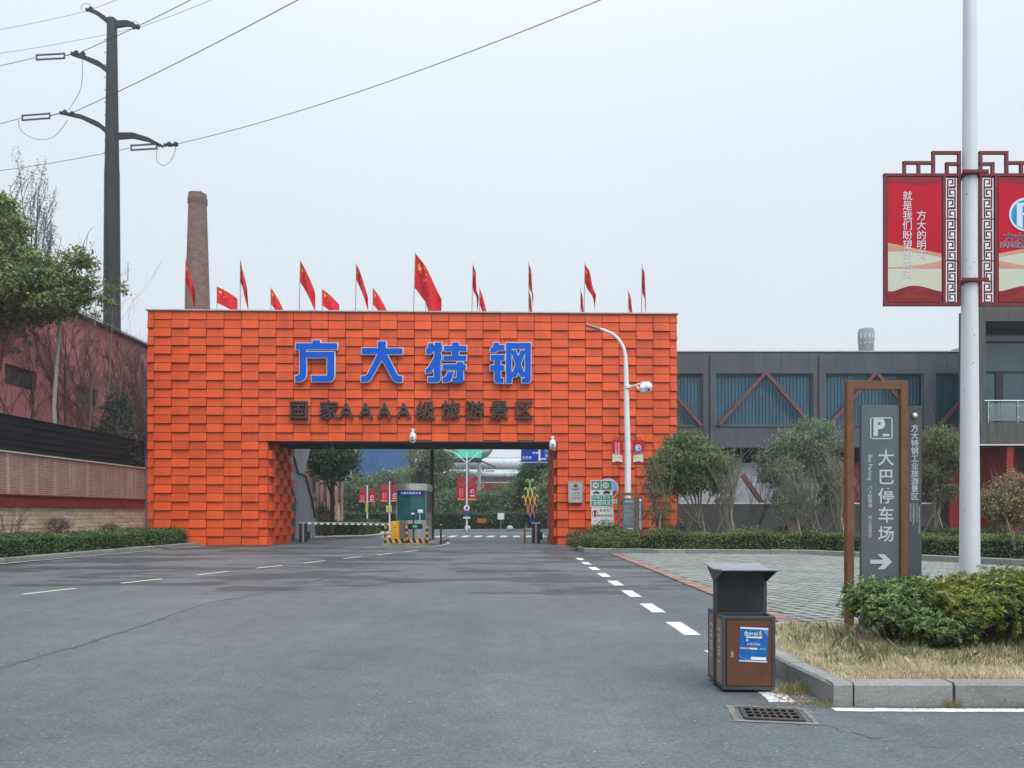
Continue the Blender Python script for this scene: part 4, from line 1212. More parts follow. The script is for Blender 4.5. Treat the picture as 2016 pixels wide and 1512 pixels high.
# ================================================================== right side: grey building, planting, lamp, signs
YB = 42.0
def xb(px, Y=YB): return (px - 1008) / F * Y
def zb_(py, Y=YB): return EYE - (py - HY) / F * Y
M_grey_b = mat('grey_cladding', (.088,.106,.128), .6, .0, 1.2, col2=(.070,.085,.104), bump=.1, bscale=20)
add_streaks(M_grey_b, .6, (1.1, 1.1, .2), .45, .75)
M_conc_d = mat('dark_concrete', (.075,.078,.080), .85, .0, 1.6, col2=(.045,.047,.050), bump=.3, bscale=16, stretch=(3,3,.5))
M_win = mat('window_metal', (.10,.12,.135), .5, .2, 4)
M_blind = mat('blind', (.40,.50,.56), .55, .0, 1.0, col2=(.31,.39,.44))
M_pane2 = glass_mat('window_glass', (.74,.86,.92), .05, .0, 1.3)
M_rust = mat('red_steel', (.20,.075,.072), .6, .0, 3, col2=(.13,.055,.055))
M_wpanel = mat('white_panel', (.50,.55,.60), .6, .2, 1.5)
M_redw = mat('red_wall', (.30,.022,.028), .7, .25, 1.2)
gb = thing('grey_building', 'long dark grey two storey building with red zigzag braces right of the gate', 'building', (0, YB, 0))
bays = [xb(1288), xb(1505), xb(1722), xb(1939)]; hw = 2.70
zr, zt1, zb1, zs = zb_(693), zb_(735), zb_(838), zb_(881)
bw = MB()
bx0, bx1 = 3.5, 25.2
bw.box(bx0, bx1, 0, .4, zt1, zr).box(bx0, bx1, 0, .4, zs, zb1)
prev = bx0
for b in bays:
    bw.box(prev, b - hw, 0, .4, zb1, zt1); prev = b + hw
if prev < bx1: bw.box(prev, bx1, 0, .4, zb1, zt1)
bw.box(bx0, bx1, .4, 9, zs + .01, zs + .3).box(bx0, bx1, .4, 9, zr - .3, zr - .01).box(bx0, bx1, 8.6, 9, 0, zs)
obj('wall', bw, M_grey_b, gb)
for x_ in np.arange(bx0 + .7, bx1, 1.52):
    obj('panel_joint', MB().box(x_ - .008, x_ + .008, -.003, .001, zt1 + .02, zr - .02), mat('joint_dark', (.02,.022,.026), .8), gb)
for x_ in (xb(1399), xb(1613)): obj('downpipe', MB().tube([(x_, -.09, zs), (x_, -.09, zr - .2)], .05, 8), MATS['window_metal'] if 'window_metal' in MATS else M_grey_b, gb, 40)
obj('roof_edge', MB().box(bx0 - .05, bx1 + .05, -.06, 9.1, zr + .002, zr + .06), M_cap, gb)
for b in bays:
    x0, x1 = b - hw, min(b + hw, bx1 - .02)
    if x0 >= bx1: continue
    f = MB(); e = .07
    f.box(x0, x1, .10, .20, zb1, zb1 + e).box(x0, x1, .10, .20, zt1 - e, zt1).box(x0, x0 + e, .10, .20, zb1 + e, zt1 - e).box(x1 - e, x1, .10, .20, zb1 + e, zt1 - e)
    f.box(x0 - .05, x1 + .05, -.05, .10, zb1 - .05, zb1 - .004)
    wo = obj('window', f, M_win, gb)
    n = 4
    for k in range(n):
        a_, c_ = x0 + e + (x1 - x0 - 2*e) * k / n, x0 + e + (x1 - x0 - 2*e) * (k+1) / n
        obj('pane', MB().box(a_ + .004, c_ - .004, .14, .15, zb1 + e, zt1 - e), M_pane2, wo)
    bl_ = MB(); x = x0 + .05
    bl_.box(x0 - .6, x1 + .3, .48, .5, zb1 - .1, zt1 + .1)
    while x < x1 - .1:                                      # hanging vertical slats
        bl_.hexa([(x, .30, zb1 + .1), (x + .17, .36, zb1 + .1), (x + .17, .37, zb1 + .1), (x, .31, zb1 + .1)],
                 [(x, .30, zt1 - .12), (x + .17, .36, zt1 - .12), (x + .17, .37, zt1 - .12), (x, .31, zt1 - .12)]); x += .19
    obj('blind', bl_, M_blind, wo)
    br_ = MB(); rr = .165
    br_.beam((b - 2.55, -.10, zb1 + .02), (b + .03, -.10, zt1 + .02), .16, rr)
    obj('brace', br_, M_rust, gb)
    if b + 2.55 < bx1: obj('brace', MB().beam((b + 2.55, -.10, zb1 + .02), (b + .09, -.10, zt1 - .05), .16, rr), M_rust, gb)
# lower storey, set back
lw = MB()
lw.box(3.6, 9.2, 1.6, 1.8, .1, zs).box(9.2, 10.4, 1.6, 1.8, .1, zs)
obj('ground_floor_wall', lw, M_conc_d, gb)
for px0, px1, m_ in ((1335,1420,M_wpanel),(1420,1500,M_wpanel),(1500,1560,M_wpanel),(1560,1625,M_wpanel),(1632,1664,M_redw),(1666,1700,M_redw),(1702,1740,M_wpanel)):
    a_, c_ = xb(px0, 43.4), xb(px1, 43.4)
    obj('wall_panel', MB().box(a_ + .02, c_ - .02, 1.35, 1.50, 1.9 if m_ is not M_redw else 1.6, 4.35), m_, gb)
for px0, py0, px1, py1 in ((1462,935,1510,1005),(1668,925,1700,985),(1690,985,1722,925)):
    q0, q1 = P(px0,py0,42.3) - Vector((0,YB,0)), P(px1,py1,42.3) - Vector((0,YB,0))
    obj('brace', MB().beam(q0, q1, .2, .24), M_rust, gb)
obj('wall_panel', MB().box(xb(1740,43.4), xb(1900,43.4), 1.6, 1.8, .1, zs), M_conc_d, gb)
fw = thing('low_wall', 'low dark wall behind the planting under the grey building', 'wall', (0, 40.6, 0))
obj('wall_body', MB().box(7.9, 22.6, 0, .22, .1, 1.98), M_conc_d, fw)
obj('coping', MB().box(7.86, 22.6, -.03, .25, 1.982, 2.05), mat('white_coping', (.6,.61,.6), .6, .2, 4), fw)

# projecting block with a balcony at the far right
YK = 38.0
M_conc = mat('board_concrete', (.115,.115,.112), .85, .0, 1.8, col2=(.065,.066,.066), bump=.35, bscale=14, stretch=(4,4,.35))
kb = thing('balcony_block', 'dark concrete building block with glass balcony at the right edge', 'building', (0, YK, 0))
kx0, kx1 = xb(1928, YK), 36.0
k = MB()
z_top, z_s, z_f, z_u = 11.9, zb_(632, YK), zb_(832, YK), zb_(875, YK)
k.box(kx0, kx1, 0, 1.75, z_s, z_top)
k.box(kx0, kx0 + .32, 0, 1.75, z_f, z_s)
k.box(kx0, kx1, -.1, 4, z_u, z_f)
obj('wall', k, M_conc, kb)
obj('drip_edge', MB().box(kx0 - .6, kx1, -.14, -.02, z_u - .06, z_u - .003), mat('white_trim', (.7,.71,.72), .5), kb)
gm = MB(); gx0 = kx0 + .75; zmid = zb_(735, YK + 1.6); zt2 = zb_(657, YK + 1.6); ztr = zb_(676, YK + 1.6)
for x in (gx0 - .05, gx0 + 2.55, gx0 + 5.2, gx0 + 7.8): gm.box(x, x + .14, 1.5, 1.62, z_f, zt2)
for z in (zmid, zt2 - .1, ztr): gm.box(gx0 - .05, kx1, 1.49, 1.61, z, z + .1)
gm.box(gx0 + 1.02, gx0 + 1.40, 1.48, 1.60, z_f, zmid)
gm.box(kx0 + .32, gx0 - .05, 1.5, 1.7, z_f, z_s).box(gx0 - .05, kx1, 1.5, 1.7, zt2, z_s)
go = obj('glazing_frame', gm, mat('black_frame', (.02,.022,.025), .5), kb)
M_teal = mat('teal_glass', (.035,.085,.105), .06, .3, 1.5, spec=.8)
for c in range(3):
    x0 = gx0 + .09 + c * 2.62
    for za, zc2 in ((z_f + .02, zmid), (zmid + .1, ztr), (ztr + .1, zt2 - .1)):
        obj('pane', MB().box(x0, x0 + 2.46, 1.55, 1.57, za, zc2), M_teal, go)
hd = MB()
for x in (gx0 + 1.13, gx0 + 1.29): hd.tube([(x, 1.47, z_f + .55), (x, 1.40, z_f + .6), (x, 1.40, z_f + 1.25), (x, 1.47, z_f + 1.3)], .016, 6)
obj('door_handle', hd, M_steel, kb)
rl = MB(); zr2 = zb_(789, YK)
rl.tube([(kx0 + .25, .0, zr2), (kx1, .0, zr2)], .035, 8)
for j in range(6):
    x = kx0 + .42 + j * 1.47
    rl.box(x, x + .05, -.03, .02, z_f, zr2)
    for zz in (.25, .8): rl.box(x - .07, x + .12, -.05, -.03, z_f + zz, z_f + zz + .035)
obj('railing', rl, M_steel, kb)
for j in range(5):
    x = kx0 + .52 + j * 1.47
    obj('railing_glass', MB().box(x, x + 1.32, -.015, -.003, z_f + .08, zr2 - .12), glass_mat('rail_glass', (.75,.88,.86), .03, .3), kb)
lo = MB(); lo.box(kx0 + 3.5, kx1, 3.0, 3.2, 0, z_u)
obj('ground_floor_wall', lo, M_conc_d, kb)
obj('red_wall', MB().box(kx0 - .2, kx0 + 3.5, 2.2, 2.4, 0, z_u - .01).box(kx0 + 1.4, kx0 + 1.7, 0, 2.2, 0, z_u - .01), M_redw, kb)
# things on the far roofline
vd = thing('roof_vent', 'silver cylindrical vent drum on the grey building roof', 'vent', (xb(1887, 46), 46, zr - .02))
obj('drum', MB().lathe([(.30,0),(.30,.08),(.28,.1),(.34,.9),(.36,.92),(.36,.98)], n=20), M_steel, vd, 40)
obj('cap', MB().lathe([(.39,.981),(.39,1.02),(.1,1.12)], n=20), M_steel, vd, 40)
ctY = 160.0; ct = thing('distant_tower', 'small pale grey blue slotted tower far behind the grey building', 'tower', (xb(1705, ctY), ctY, 0))
ztw = zb_(648, ctY)
M_tow = mat('tower_grey', (.26,.29,.33), .7, .25, .4)
obj('shaft', MB().lathe([(1.55,0),(1.5,ztw-3.2),(1.62,ztw-2.6),(1.62,ztw-.6),(1.45,ztw)], n=24), M_tow, ct, 40)
for j in range(5):
    a_ = R(-150 + j * 30)
    for zz, hh in ((ztw-2.1,.9),(ztw-3.3,.35)):
        o = obj('slot', MB().box(-.14,.14,-.03,.05,0,hh), mat('tower_slot', (.6,.64,.68), .6), ct)
        o.location = (1.6*math.cos(a_), 1.6*math.sin(a_), zz); o.rotation_euler = (0,0,a_ + R(90))

# ------------------------------------------------------------------ planting
hedge('clipped_hedge', 'long clipped olive green hedge behind the parking ground kerb', [(3.75, 29.2), (4.9, 29.05), (5.7, 28.5), (10.6, 28.1), (12.75, 26.1), (15.0, 22.4), (19.5, 16.6)], 1.15, .74, 800, .075, L_hedge2, bump=.07)
L_willow = leaf_mat('tree_leaf', [(.028,.050,.022),(.048,.082,.032),(.078,.114,.044),(.112,.140,.056)], .45, .28)
L_pale = leaf_mat('pale_tree_leaf', [(.042,.064,.042),(.072,.102,.064),(.106,.138,.084),(.140,.165,.098)], .5, .3)
L_red = leaf_mat('reddish_leaf', [(.075,.075,.032),(.110,.110,.050),(.150,.130,.065),(.180,.090,.055)], .5, .25)
M_stake = mat('wood_stake', (.27,.21,.155), .9, .3, 9)
M_ltrunk = mat('light_trunk', (.20,.185,.155), .9, .4, 6, bump=.4)
M_greenpt = mat('green_trunk_paint', (.025,.10,.095), .7, .2, 5)
def garden_tree(label, px, Y, blobs_px, n, leaf, lm, stems=4, seed=1, stakes=True, fork=.9, bare=0, painted=False, asp=.32, name='garden_tree', per=30, clump=.15, shell=.5, group='young trees in the right bed'):
    rd = random.Random(seed); b0 = Vector(((px - 1008)/F*Y, Y, .12))
    t = thing(name, label, 'tree', b0, 0, group)
    bl = [((q := P(x, y, Y + dy) - b0).x, q.y, q.z, rx, rx*.9, rz) for x, y, rx, rz, dy in blobs_px]
    mb = MB()
    cz = min(b[2] - b[5] for b in bl)
    mb.tube([(0,0,0),(0.02,0,fork*.5),(0,0,fork)], [.085,.075,.07], 8)
    for k in range(stems):
        b = bl[k % len(bl)]; q = Vector(b[:3]) + Vector((rd.uniform(-.6,.6)*b[3], rd.uniform(-.5,.5)*b[4], rd.uniform(-.1,.6)*b[5]))
        mid = Vector((q.x*.45, q.y*.45, fork + (q.z - fork)*.5))
        mb.tube([(0,0,fork*.85), mid, q], [.05,.032,.012], 5, cap=False)
        for j in range(4): branch(mb, mid.lerp(q, rd.uniform(.1,1)), (q - mid) + Vector((rd.uniform(-1,1), rd.uniform(-1,1), rd.uniform(0,1))), .8, .012, 1, .6, 3, .2, rd)
    for k in range(bare): branch(mb, (0,0,fork*.6), (rd.uniform(-.5,.5), rd.uniform(-.4,.4), 1), rd.uniform(1.4,2.2), .02, 2, .4, 3, .3, rd)
    obj('trunk', mb, M_ltrunk, t, 60)
    if painted: obj('painted_base', MB().lathe([(.10,.02),(.09,.75)], n=8), M_greenpt, t)
    if stakes:
        for j in range(3):
            a_ = R(30 + 120*j + rd.uniform(-20,20)); r_ = rd.uniform(.65,.95); hh = rd.uniform(1.2,1.6)
            obj('stake', MB().tube([(r_*math.cos(a_), r_*math.sin(a_), 0), (.08*math.cos(a_+.6), .08*math.sin(a_+.6), hh)], .028, 6), M_stake, t)
    if n:
        pos, nor = blob_points(bl, n, clump, per, shell)
        link('crown', leaves_mesh('crown', pos, leaf, asp, nor, .15, .6, None), t, lm)
    return t
garden_tree('round topped dark green tree nearest the gate in the right bed', 1378, 31.8,
    [(1355,900,1.35,.75,0),(1310,925,.85,.6,-.2),(1400,915,.9,.7,.2),(1350,870,.9,.4,0),(1290,960,.5,.4,0),(1420,950,.55,.5,.3),(1345,950,1.2,.45,.2),(1425,990,.3,.3,0)], 24000, .15, L_willow, 7, 41, painted=True, fork=1.0)
garden_tree('tall pale green loose crowned tree in the middle of the right bed', 1600, 33.0,
    [(1570,880,1.1,.7,0),(1600,845,.9,.4,0),(1540,930,.95,.7,-.3),(1610,920,1.0,.8,.2),(1630,870,.7,.5,0),(1560,985,.85,.6,0),(1640,970,.6,.6,.2),(1510,900,.45,.45,0)], 24000, .135, L_pale, 8, 42, painted=False, fork=.8)
garden_tree('pale olive tree behind the white lamp post', 1842, 32.2,
    [(1845,870,.75,.6,0),(1870,900,.7,.6,0),(1835,930,.7,.6,.2),(1860,970,.6,.45,0),(1880,880,.5,.5,0)], 13000, .13, leaf_mat('olive_leaf', [(.045,.055,.030),(.075,.088,.045),(.105,.112,.058),(.130,.125,.062)], .5, .3), 6, 43, painted=True, fork=.9)
garden_tree('small reddish green tree right of the white lamp post', 1972, 30.0,
    [(1975,980,.75,.65,0),(1995,955,.6,.5,0),(1955,1000,.5,.5,-.2),(2010,1000,.7,.6,0),(1985,1030,.6,.4,0),(1925,975,.22,.22,0),(1918,1000,.2,.25,0)], 8000, .11, L_red, 7, 44, fork=.5, asp=.5, clump=.12)
garden_tree('thin half bare tree between the info sign and round tree', 1300, 30.6,
    [(1290,960,.5,.5,0),(1305,1000,.45,.45,0),(1280,1010,.4,.4,0),(1318,1025,.4,.4,0),(1290,930,.3,.3,0)], 2600, .10, leaf_mat('thin_leaf', [(.05,.055,.025),(.085,.085,.038),(.12,.095,.05),(.055,.075,.03)], .5, .25), 8, 45, bare=5, fork=.45)
garden_tree('bare pale sapling with crossed stakes right of the round tree', 1435, 30.8, [(1430,960,.5,.6,0),(1445,920,.35,.5,0)], 260, .09, L_red, 9, 46, bare=7, fork=.5)
garden_tree('bamboo like clump of pale stems under the tall pale tree', 1562, 30.9,
    [(1545,1000,.45,.55,0),(1575,1010,.5,.5,0),(1560,970,.4,.5,0),(1590,960,.35,.5,0)], 2600, .10, L_pale, 12, 47, bare=9, fork=.3, asp=.25)
garden_tree('bare sapling beside the brown sign frame post', 1652, 30.9, [(1655,960,.5,.8,0),(1648,920,.3,.5,0)], 500, .09, L_red, 8, 48, bare=6, fork=.6)
for px, Y, h, n, sd, lb_ in ((1478,33.0,3.6,12,51,'dark bare many stemmed shrub between the two largest bed trees'),(1620,34.5,2.6,9,52,'dark bare shrub at the foot of the tall pale tree'),(1885,33.5,3.0,6,53,'thin bare shrub behind the white lamp post'),(1250,31.8,2.6,8,54,'reddish bare shrub in front of the orange pier')):
    twig_shrub(lb_, ((px-1008)/F*Y, Y, .12), h, n, sd, M_dtwig if sd != 54 else mat('red_twig', (.16,.06,.04), .9), name='bare_shrub', dep=3, spread=.45)
def pb(px, Y, z=.12): return ((px - 1008)/F*Y, Y, z)
bush('round_shrub', 'large dark round shrub hiding the foot of the green speed sign', pb(1195, 30.4), .68, .6, .52, 4200, .075, L_hedge, clump=.09)
bush('round_shrub', 'dark purplish shrub left of the large round shrub at the pier', pb(1150, 31.0), .42, .4, .36, 1800, .06, leaf_mat('purple_leaf', [(.018,.016,.016),(.030,.026,.022),(.035,.045,.025)], .5, .15), clump=.08)
bush('round_shrub', 'yellow green shrub at the foot of the right pier', pb(1131, 30.6), .33, .3, .33, 1700, .065, L_hedge2, clump=.08)
bush('round_shrub', 'loose green shrub at the left end of the olive hedge', pb(1178, 29.35), .62, .4, .30, 3400, .075, L_hedge2, clump=.09)
bush('round_shrub', 'loose green shrub in front of the grey info sign', pb(1232, 28.95), .55, .35, .24, 2600, .07, L_hedge2, clump=.09)
bush('round_shrub', 'glossy domed shrub behind the olive hedge under bare branches', pb(1478, 31.0), .70, .6, .42, 3800, .085, leaf_mat('glossy_leaf', [(.016,.036,.020),(.028,.058,.030),(.055,.088,.048)], .3, .15, .6), clump=.09)
bush('round_shrub', 'domed shrub behind the hedge just left of the white post', pb(1862, 31.0), .60, .5, .40, 2800, .08, L_hedge, clump=.09)
bush('round_shrub', 'dark domed shrub behind the hedge right of the white post', pb(1932, 30.2), .62, .5, .40, 2800, .08, L_hedge, clump=.09)
bush('round_shrub', 'low dark shrub behind the hedge at the pier end', pb(1325, 32.6), .75, .5, .42, 2400, .08, M_dark, clump=.1)
bush('round_shrub', 'low dark shrub behind the hedge left of the bus sign', pb(1560, 33.2), .9, .5, .42, 2600, .08, M_dark, clump=.1)
bush('round_shrub', 'low dark shrub behind the hedge between bus sign and post', pb(1800, 33.0), 1.1, .5, .42, 2800, .08, M_dark, clump=.1)

# ------------------------------------------------------------------ banners (shared builder)
M_fred = mat('banner_frame_red', (.165,.022,.030), .55, .25, 9, bump=.1)
M_print = mat('banner_red', (.56,.006,.030), .5, .0, 1.8, col2=(.45,.006,.026), spec=.2)
M_cream = mat('banner_cream', (.62,.56,.45), .5, .0, 2.2, col2=(.50,.60,.50))
M_peach = mat('banner_peach', (.55,.24,.17), .5, .0, 2.5, col2=(.60,.34,.24))
M_ribbon = mat('banner_ribbon', (.30,.006,.012), .4, .0, 5, col2=(.17,.004,.010), stretch=(1,1,3))
M_gold = mat('banner_gold', (.66,.30,.12), .5)
M_btext = mat('banner_text', (.72,.66,.70), .5)
M_logo = mat('logo_blue', (.008,.20,.46), .4, .0, 3, col2=(.01,.36,.58))
M_lrim = mat('logo_rim', (.62,.72,.86), .4)
M_dtext = mat('logo_text', (.035,.04,.06), .5)
def wavepoly(x0, x1, fb, ft, y, n=16):
    xs = [x0 + (x1-x0)*i/n for i in range(n+1)]
    return [(x, y, fb((x-x0)/(x1-x0))) for x in xs] + [(x, y, ft((x-x0)/(x1-x0))) for x in reversed(xs)]
def banner_print(x0, x1, z0, z1, parent, text=None, logo=False, flip=False, detail=True):
    """printed panel between x0..x1, z0..z1 facing -y"""
    w, h = x1 - x0, z1 - z0
    pn = obj('print_panel', MB().box(x0, x1, -.008, .008, z0, z1), M_print, parent)
    a1 = (lambda u: u) if not flip else (lambda u: 1 - u)
    W = lambda *ar: obj('printed_wave', MB().poly(wavepoly(*ar)), None, pn)
    def wave(fb, ft, y, m_): o = obj('printed_wave', MB().poly(wavepoly(x0+.002, x1-.002, fb, ft, y)), m_, pn); return o
    wave(lambda u: z0+h*.20, lambda u: z0+h*(.475 - .085*a1(u)), -.0095, M_peach)
    wave(lambda u: z0+h*.09, lambda u: z0+h*(.405 - .05*a1(u) + .015*math.sin(3*a1(u))), -.0110, M_cream)
    wave(lambda u: z0+h*(.27), lambda u: z0+h*(.28 + .055*a1(u)**2), -.0120, M_peach)
    rb_ = lambda u: z0+h*(.075 + .06*math.sin(2.6*a1(u))**2 + .015*math.sin(6*a1(u)))
    wave(lambda u: z0+.002, rb_, -.0130, M_ribbon)
    if detail:
        mg = MB()
        for k in range(5):
            ph = k * .9
            pts = [(x0 + w*u, -.0145, z0 + .01 + (rb_(u) - z0 - .02)*(.25 + .15*k)*(.8 + .2*math.sin(5*u + ph))) for u in np.linspace(.08 + .07*k, .98 - .03*k, 12)]
            mg.tube(pts, [.0008 + .0016*math.sin(math.pi*i/11) for i in range(12)], 3)
        mg.tube([(x0 + w*u, -.0145, rb_(u)) for u in np.linspace(0, 1, 16)], .0018, 3)
        obj('printed_line', mg, M_gold, pn)
        wave(lambda u: z1 - h*(.035 + .045*math.sin(3.1*u)**2*u), lambda u: z1 - .002, -.0100, M_ribbon)
    if text:
        for col, (tx, tz, s, txt) in enumerate(text): letters(vtext(txt), s, (x0 + w*tx, -.0158, z0 + h*tz), M_btext, pn, bold=.005, line=.98)
    if logo:
        c = (x0 + w*.5, z0 + h*.70); r = w*.31
        lg = obj('logo', MB().prism([(p[0], -.0125, p[2]) for p in disc_pts(*c, r, 40)], (0, -.002, 0)), M_lrim, pn)
        obj('logo_disc', MB().poly(disc_pts(*c, r*.87, 40, -.0160)), M_logo, lg)
        fm = MB()
        fm.poly([(c[0]-r*.55,-.0175,c[1]-r*.66),(c[0]-r*.20,-.0175,c[1]-r*.84),(c[0]-r*.20,-.0175,c[1]+r*.52),(c[0]+r*.62,-.0175,c[1]+r*.52),(c[0]+r*.42,-.0175,c[1]+r*.74),(c[0]-r*.55,-.0175,c[1]+r*.66)])
        fm.poly([(c[0]-r*.19,-.0175,c[1]-r*.06),(c[0]+r*.70,-.0175,c[1]-r*.06),(c[0]+r*.70,-.0175,c[1]+r*.10),(c[0]-r*.19,-.0175,c[1]+r*.10)])
        obj('logo_mark', fm, M_lrim, lg)
        hs = w*.205
        o = letters('方大集团', hs*1.03, (x0+w*.5, -.0150, z0+h*.505), M_lrim, pn, bold=.022)
        letters('方大集团', hs*1.03, (x0+w*.5, -.0162, z0+h*.505), M_dtext, pn, bold=.006)
        letters('FANGDA GROUP', w*.125, (x0+w*.5, -.0162, z0+h*.452), M_lrim, pn, bold=.03)
        letters('FANGDA GROUP', w*.125, (x0+w*.5, -.0170, z0+h*.452), M_dtext, pn, bold=.0)
    return pn
def tubes(mb, pts, s):
    for a, b in zip(pts[:-1], pts[1:]):
        x0, x1 = min(a[0], b[0]) - s/2, max(a[0], b[0]) + s/2
        z0, z1 = min(a[1], b[1]) - s/2, max(a[1], b[1]) + s/2
        dy = random.uniform(-.002, .002)
        mb.box(x0, x1, -s/2 + dy, s/2 + dy, z0, z1)
def banner_unit(parent, side, k, text=None, logo=False, z_ref=0, detail=True, thick=.045):
    """framed banner of a lamp post; k = metres per reference pixel, drawn in pixels of the near lamp (pole axis at 1909)"""
    def X(px): return side * -1 * (1909 - px) * k if side < 0 else (1909 - px) * k
    def pt(px, py): return ((px - 1909) * k if side < 0 else (1909 - px) * k, z_ref - (py - 600) * k)
    fr_ = MB(); s = thick
    A = lambda *ps: tubes(fr_, [pt(*p) for p in ps], s)
    A((1742,600),(1742,345),(1888,345),(1888,600),(1742,600))
    A((1858,345),(1858,600))
    A((1888,345),(1888,301),(1837,301),(1837,345)); A((1837,321),(1780,321),(1780,345)); A((1808,321),(1808,345)); A((1888,323),(1864,323),(1864,345))
    A((1888,345),(1905,345)); A((1888,556),(1905,556))
    obj('banner_frame', fr_, M_fred, parent)
    xa, xc = sorted((pt(1747,0)[0], pt(1853,0)[0]))
    za, zc3 = pt(0,596)[1], pt(0,349)[1]
    banner_print(xa, xc, za, zc3, parent, text, logo, side > 0, detail)
    if detail:
        ft = MB(); xl, xr = sorted((pt(1862,0)[0], pt(1884,0)[0]))
        wv, n = xr - xl, 12; zz0, zz1 = za, zc3; ch_ = (zz1 - zz0)/n; s2 = .0125
        for i in range(n):
            z = zz0 + ch_*i
            f = (lambda u, v: (xl + wv*(.18 + .64*u), z + ch_*v)) if i % 2 == 0 else (lambda u, v: (xl + wv*(.82 - .64*u), z + ch_*v))
            tubes(ft, [f(1,0), f(1,.78), f(.30,.78), f(.30,.36), f(.62,.36)], s2)
            tubes(ft, [f(0,1), f(0,.08), f(.72,.08)] , s2)
            tubes(ft, [f(0,1), f(1,1)], s2)
        for i in (0, 4, 8, 12): tubes(ft, [(xl - .02, zz0 + ch_*i), (xr + .02, zz0 + ch_*i)], .010)
        obj('fretwork', ft, M_fred, parent)

# ------------------------------------------------------------------ lamp post in the bed, before the gate
M_wht = mat('white_post_paint', (.74,.77,.79), .4, .06, 3)
YL = 30.3; lb0 = Vector(((1236-1008)/F*YL, YL, .1))
lp = thing('street_lamp', 'white street lamp with curved arm and banners before the orange gate', 'street lamp', lb0)
pts = [Vector((0,0,.05)), P(1236,900,YL)-lb0, P(1233,760,YL)-lb0, P(1232,715,YL)-lb0]
obj('pole', MB().tube(pts, [.135,.12,.10,.085], 14).lathe([(.20,0),(.20,.03)], n=14), M_wht, lp, 40)
q = [P(x, y, YL)-lb0 for x, y in ((1232,716),(1231,698),(1226,681),(1217,667),(1205,657),(1190,650),(1178,647))]
obj('arm', MB().tube(q, [.08,.075,.07,.065,.06,.05,.045], 10), M_wht, lp, 60)
hA, hB = P(1181,648,YL)-lb0, P(1152,639,YL)-lb0
obj('lamp_head', MB().beam(hA, hB, .26, .07), mat('lamp_head_grey', (.38,.38,.37), .5, .2, 5), lp, bevel=.02)
ks = .0036
bz = (P(0,915,YL)-lb0).z
banner_unit(lp, -1, .58/152, [( .62,.62,.088,'建设美丽特钢'),(.36,.64,.088,'打造工业旅游')], False, bz, False, .02)
banner_unit(lp, 1, .58/152, None, True, bz, False, .02)
cz_ = (P(0,762,YL)-lb0).z
ca_ = thing('street_camera', 'pair of white dome cameras on the arm of the lamp before the gate', 'camera', lb0 + Vector((0,-.02,cz_)))
obj('arm', MB().tube([(.0,-.08,0),(.25,-.2,.03),(.50,-.28,.10)], .03, 8).lathe([(.135,-.06),(.14,.0),(.135,.06)], n=14), M_cam, ca_, 40)
def dome(x, y, z, s):
    obj('housing', MB().lathe([(.05*s,.20*s),(.12*s,.17*s),(.155*s,.06*s),(.16*s,0),(.15*s,-.02*s)], (x,y,z), 16), M_cam, ca_, 50)
    obj('dome', MB().lathe([(.13*s,-.021*s),(.125*s,-.10*s),(.09*s,-.16*s),(.03*s,-.18*s)], (x,y,z), 16), M_cam, ca_, 60)
dome(.56,-.28,-.12,1.0); dome(.74,-.36,-.10,1.05)
obj('bracket', MB().box(.50,.80,-.33,-.27,.06,.16).beam((.30,-.22,.0),(.44,-.24,-.16),.03,.06), M_cam, ca_)
obj('lens', MB().lathe([(.055,-.13),(.05,-.05)], (.74,-.39,-.20), 10, 'y'), M_dome, ca_)

# ------------------------------------------------------------------ sign totems
M_tot = mat('totem_grey', (.108,.132,.150), .45, .0, 2.5, col2=(.094,.116,.133), bump=.05, bscale=40)
M_totd = mat('totem_dark', (.066,.082,.092), .5, .15, 3)
M_corten = mat('brown_steel', (.165,.075,.036), .6, .25, 7, bump=.1)
M_stxt = mat('sign_text_grey', (.50,.54,.58), .5)
def totem(name, label, Y, k, foot_px, draw, gz, zs=1.0):
    """k metres per reference pixel of the near sign; foot_px: column of the left post"""
    o0 = Vector(((foot_px - 1008)/F*Y, Y, gz))
    t = thing(name, label, 'sign', o0)
    Hh = (1246 - 750)*k*zs; X = lambda px: (px - 1668)*k; Z = lambda py: (1246 - py)*k*zs
    fr_ = MB(); w = 14*k
    fr_.box(0, w, 0, w*1.1, 0, Hh).box(X(1774), X(1788), 0, w*1.1, 0, Hh).box(w, X(1774), .002, w*1.1 - .002, Hh - 17*k, Hh - .001)
    obj('frame', fr_, M_corten, t, bevel=.004)
    pn = obj('panel', MB().box(X(1698), X(1774) - .002, w*.35, w*.95, 0, Z(798)), M_tot, t, bevel=.003)
    p2 = obj('side_panel', MB().box(X(1776), X(1814), w*1.12, w*2.2, 0, Z(798)), M_totd, t, bevel=.003)
    p2.location.x = 9*k if zs == 1.0 else 3*k
    draw(t, pn, p2, X, Z, k, w)
    return t
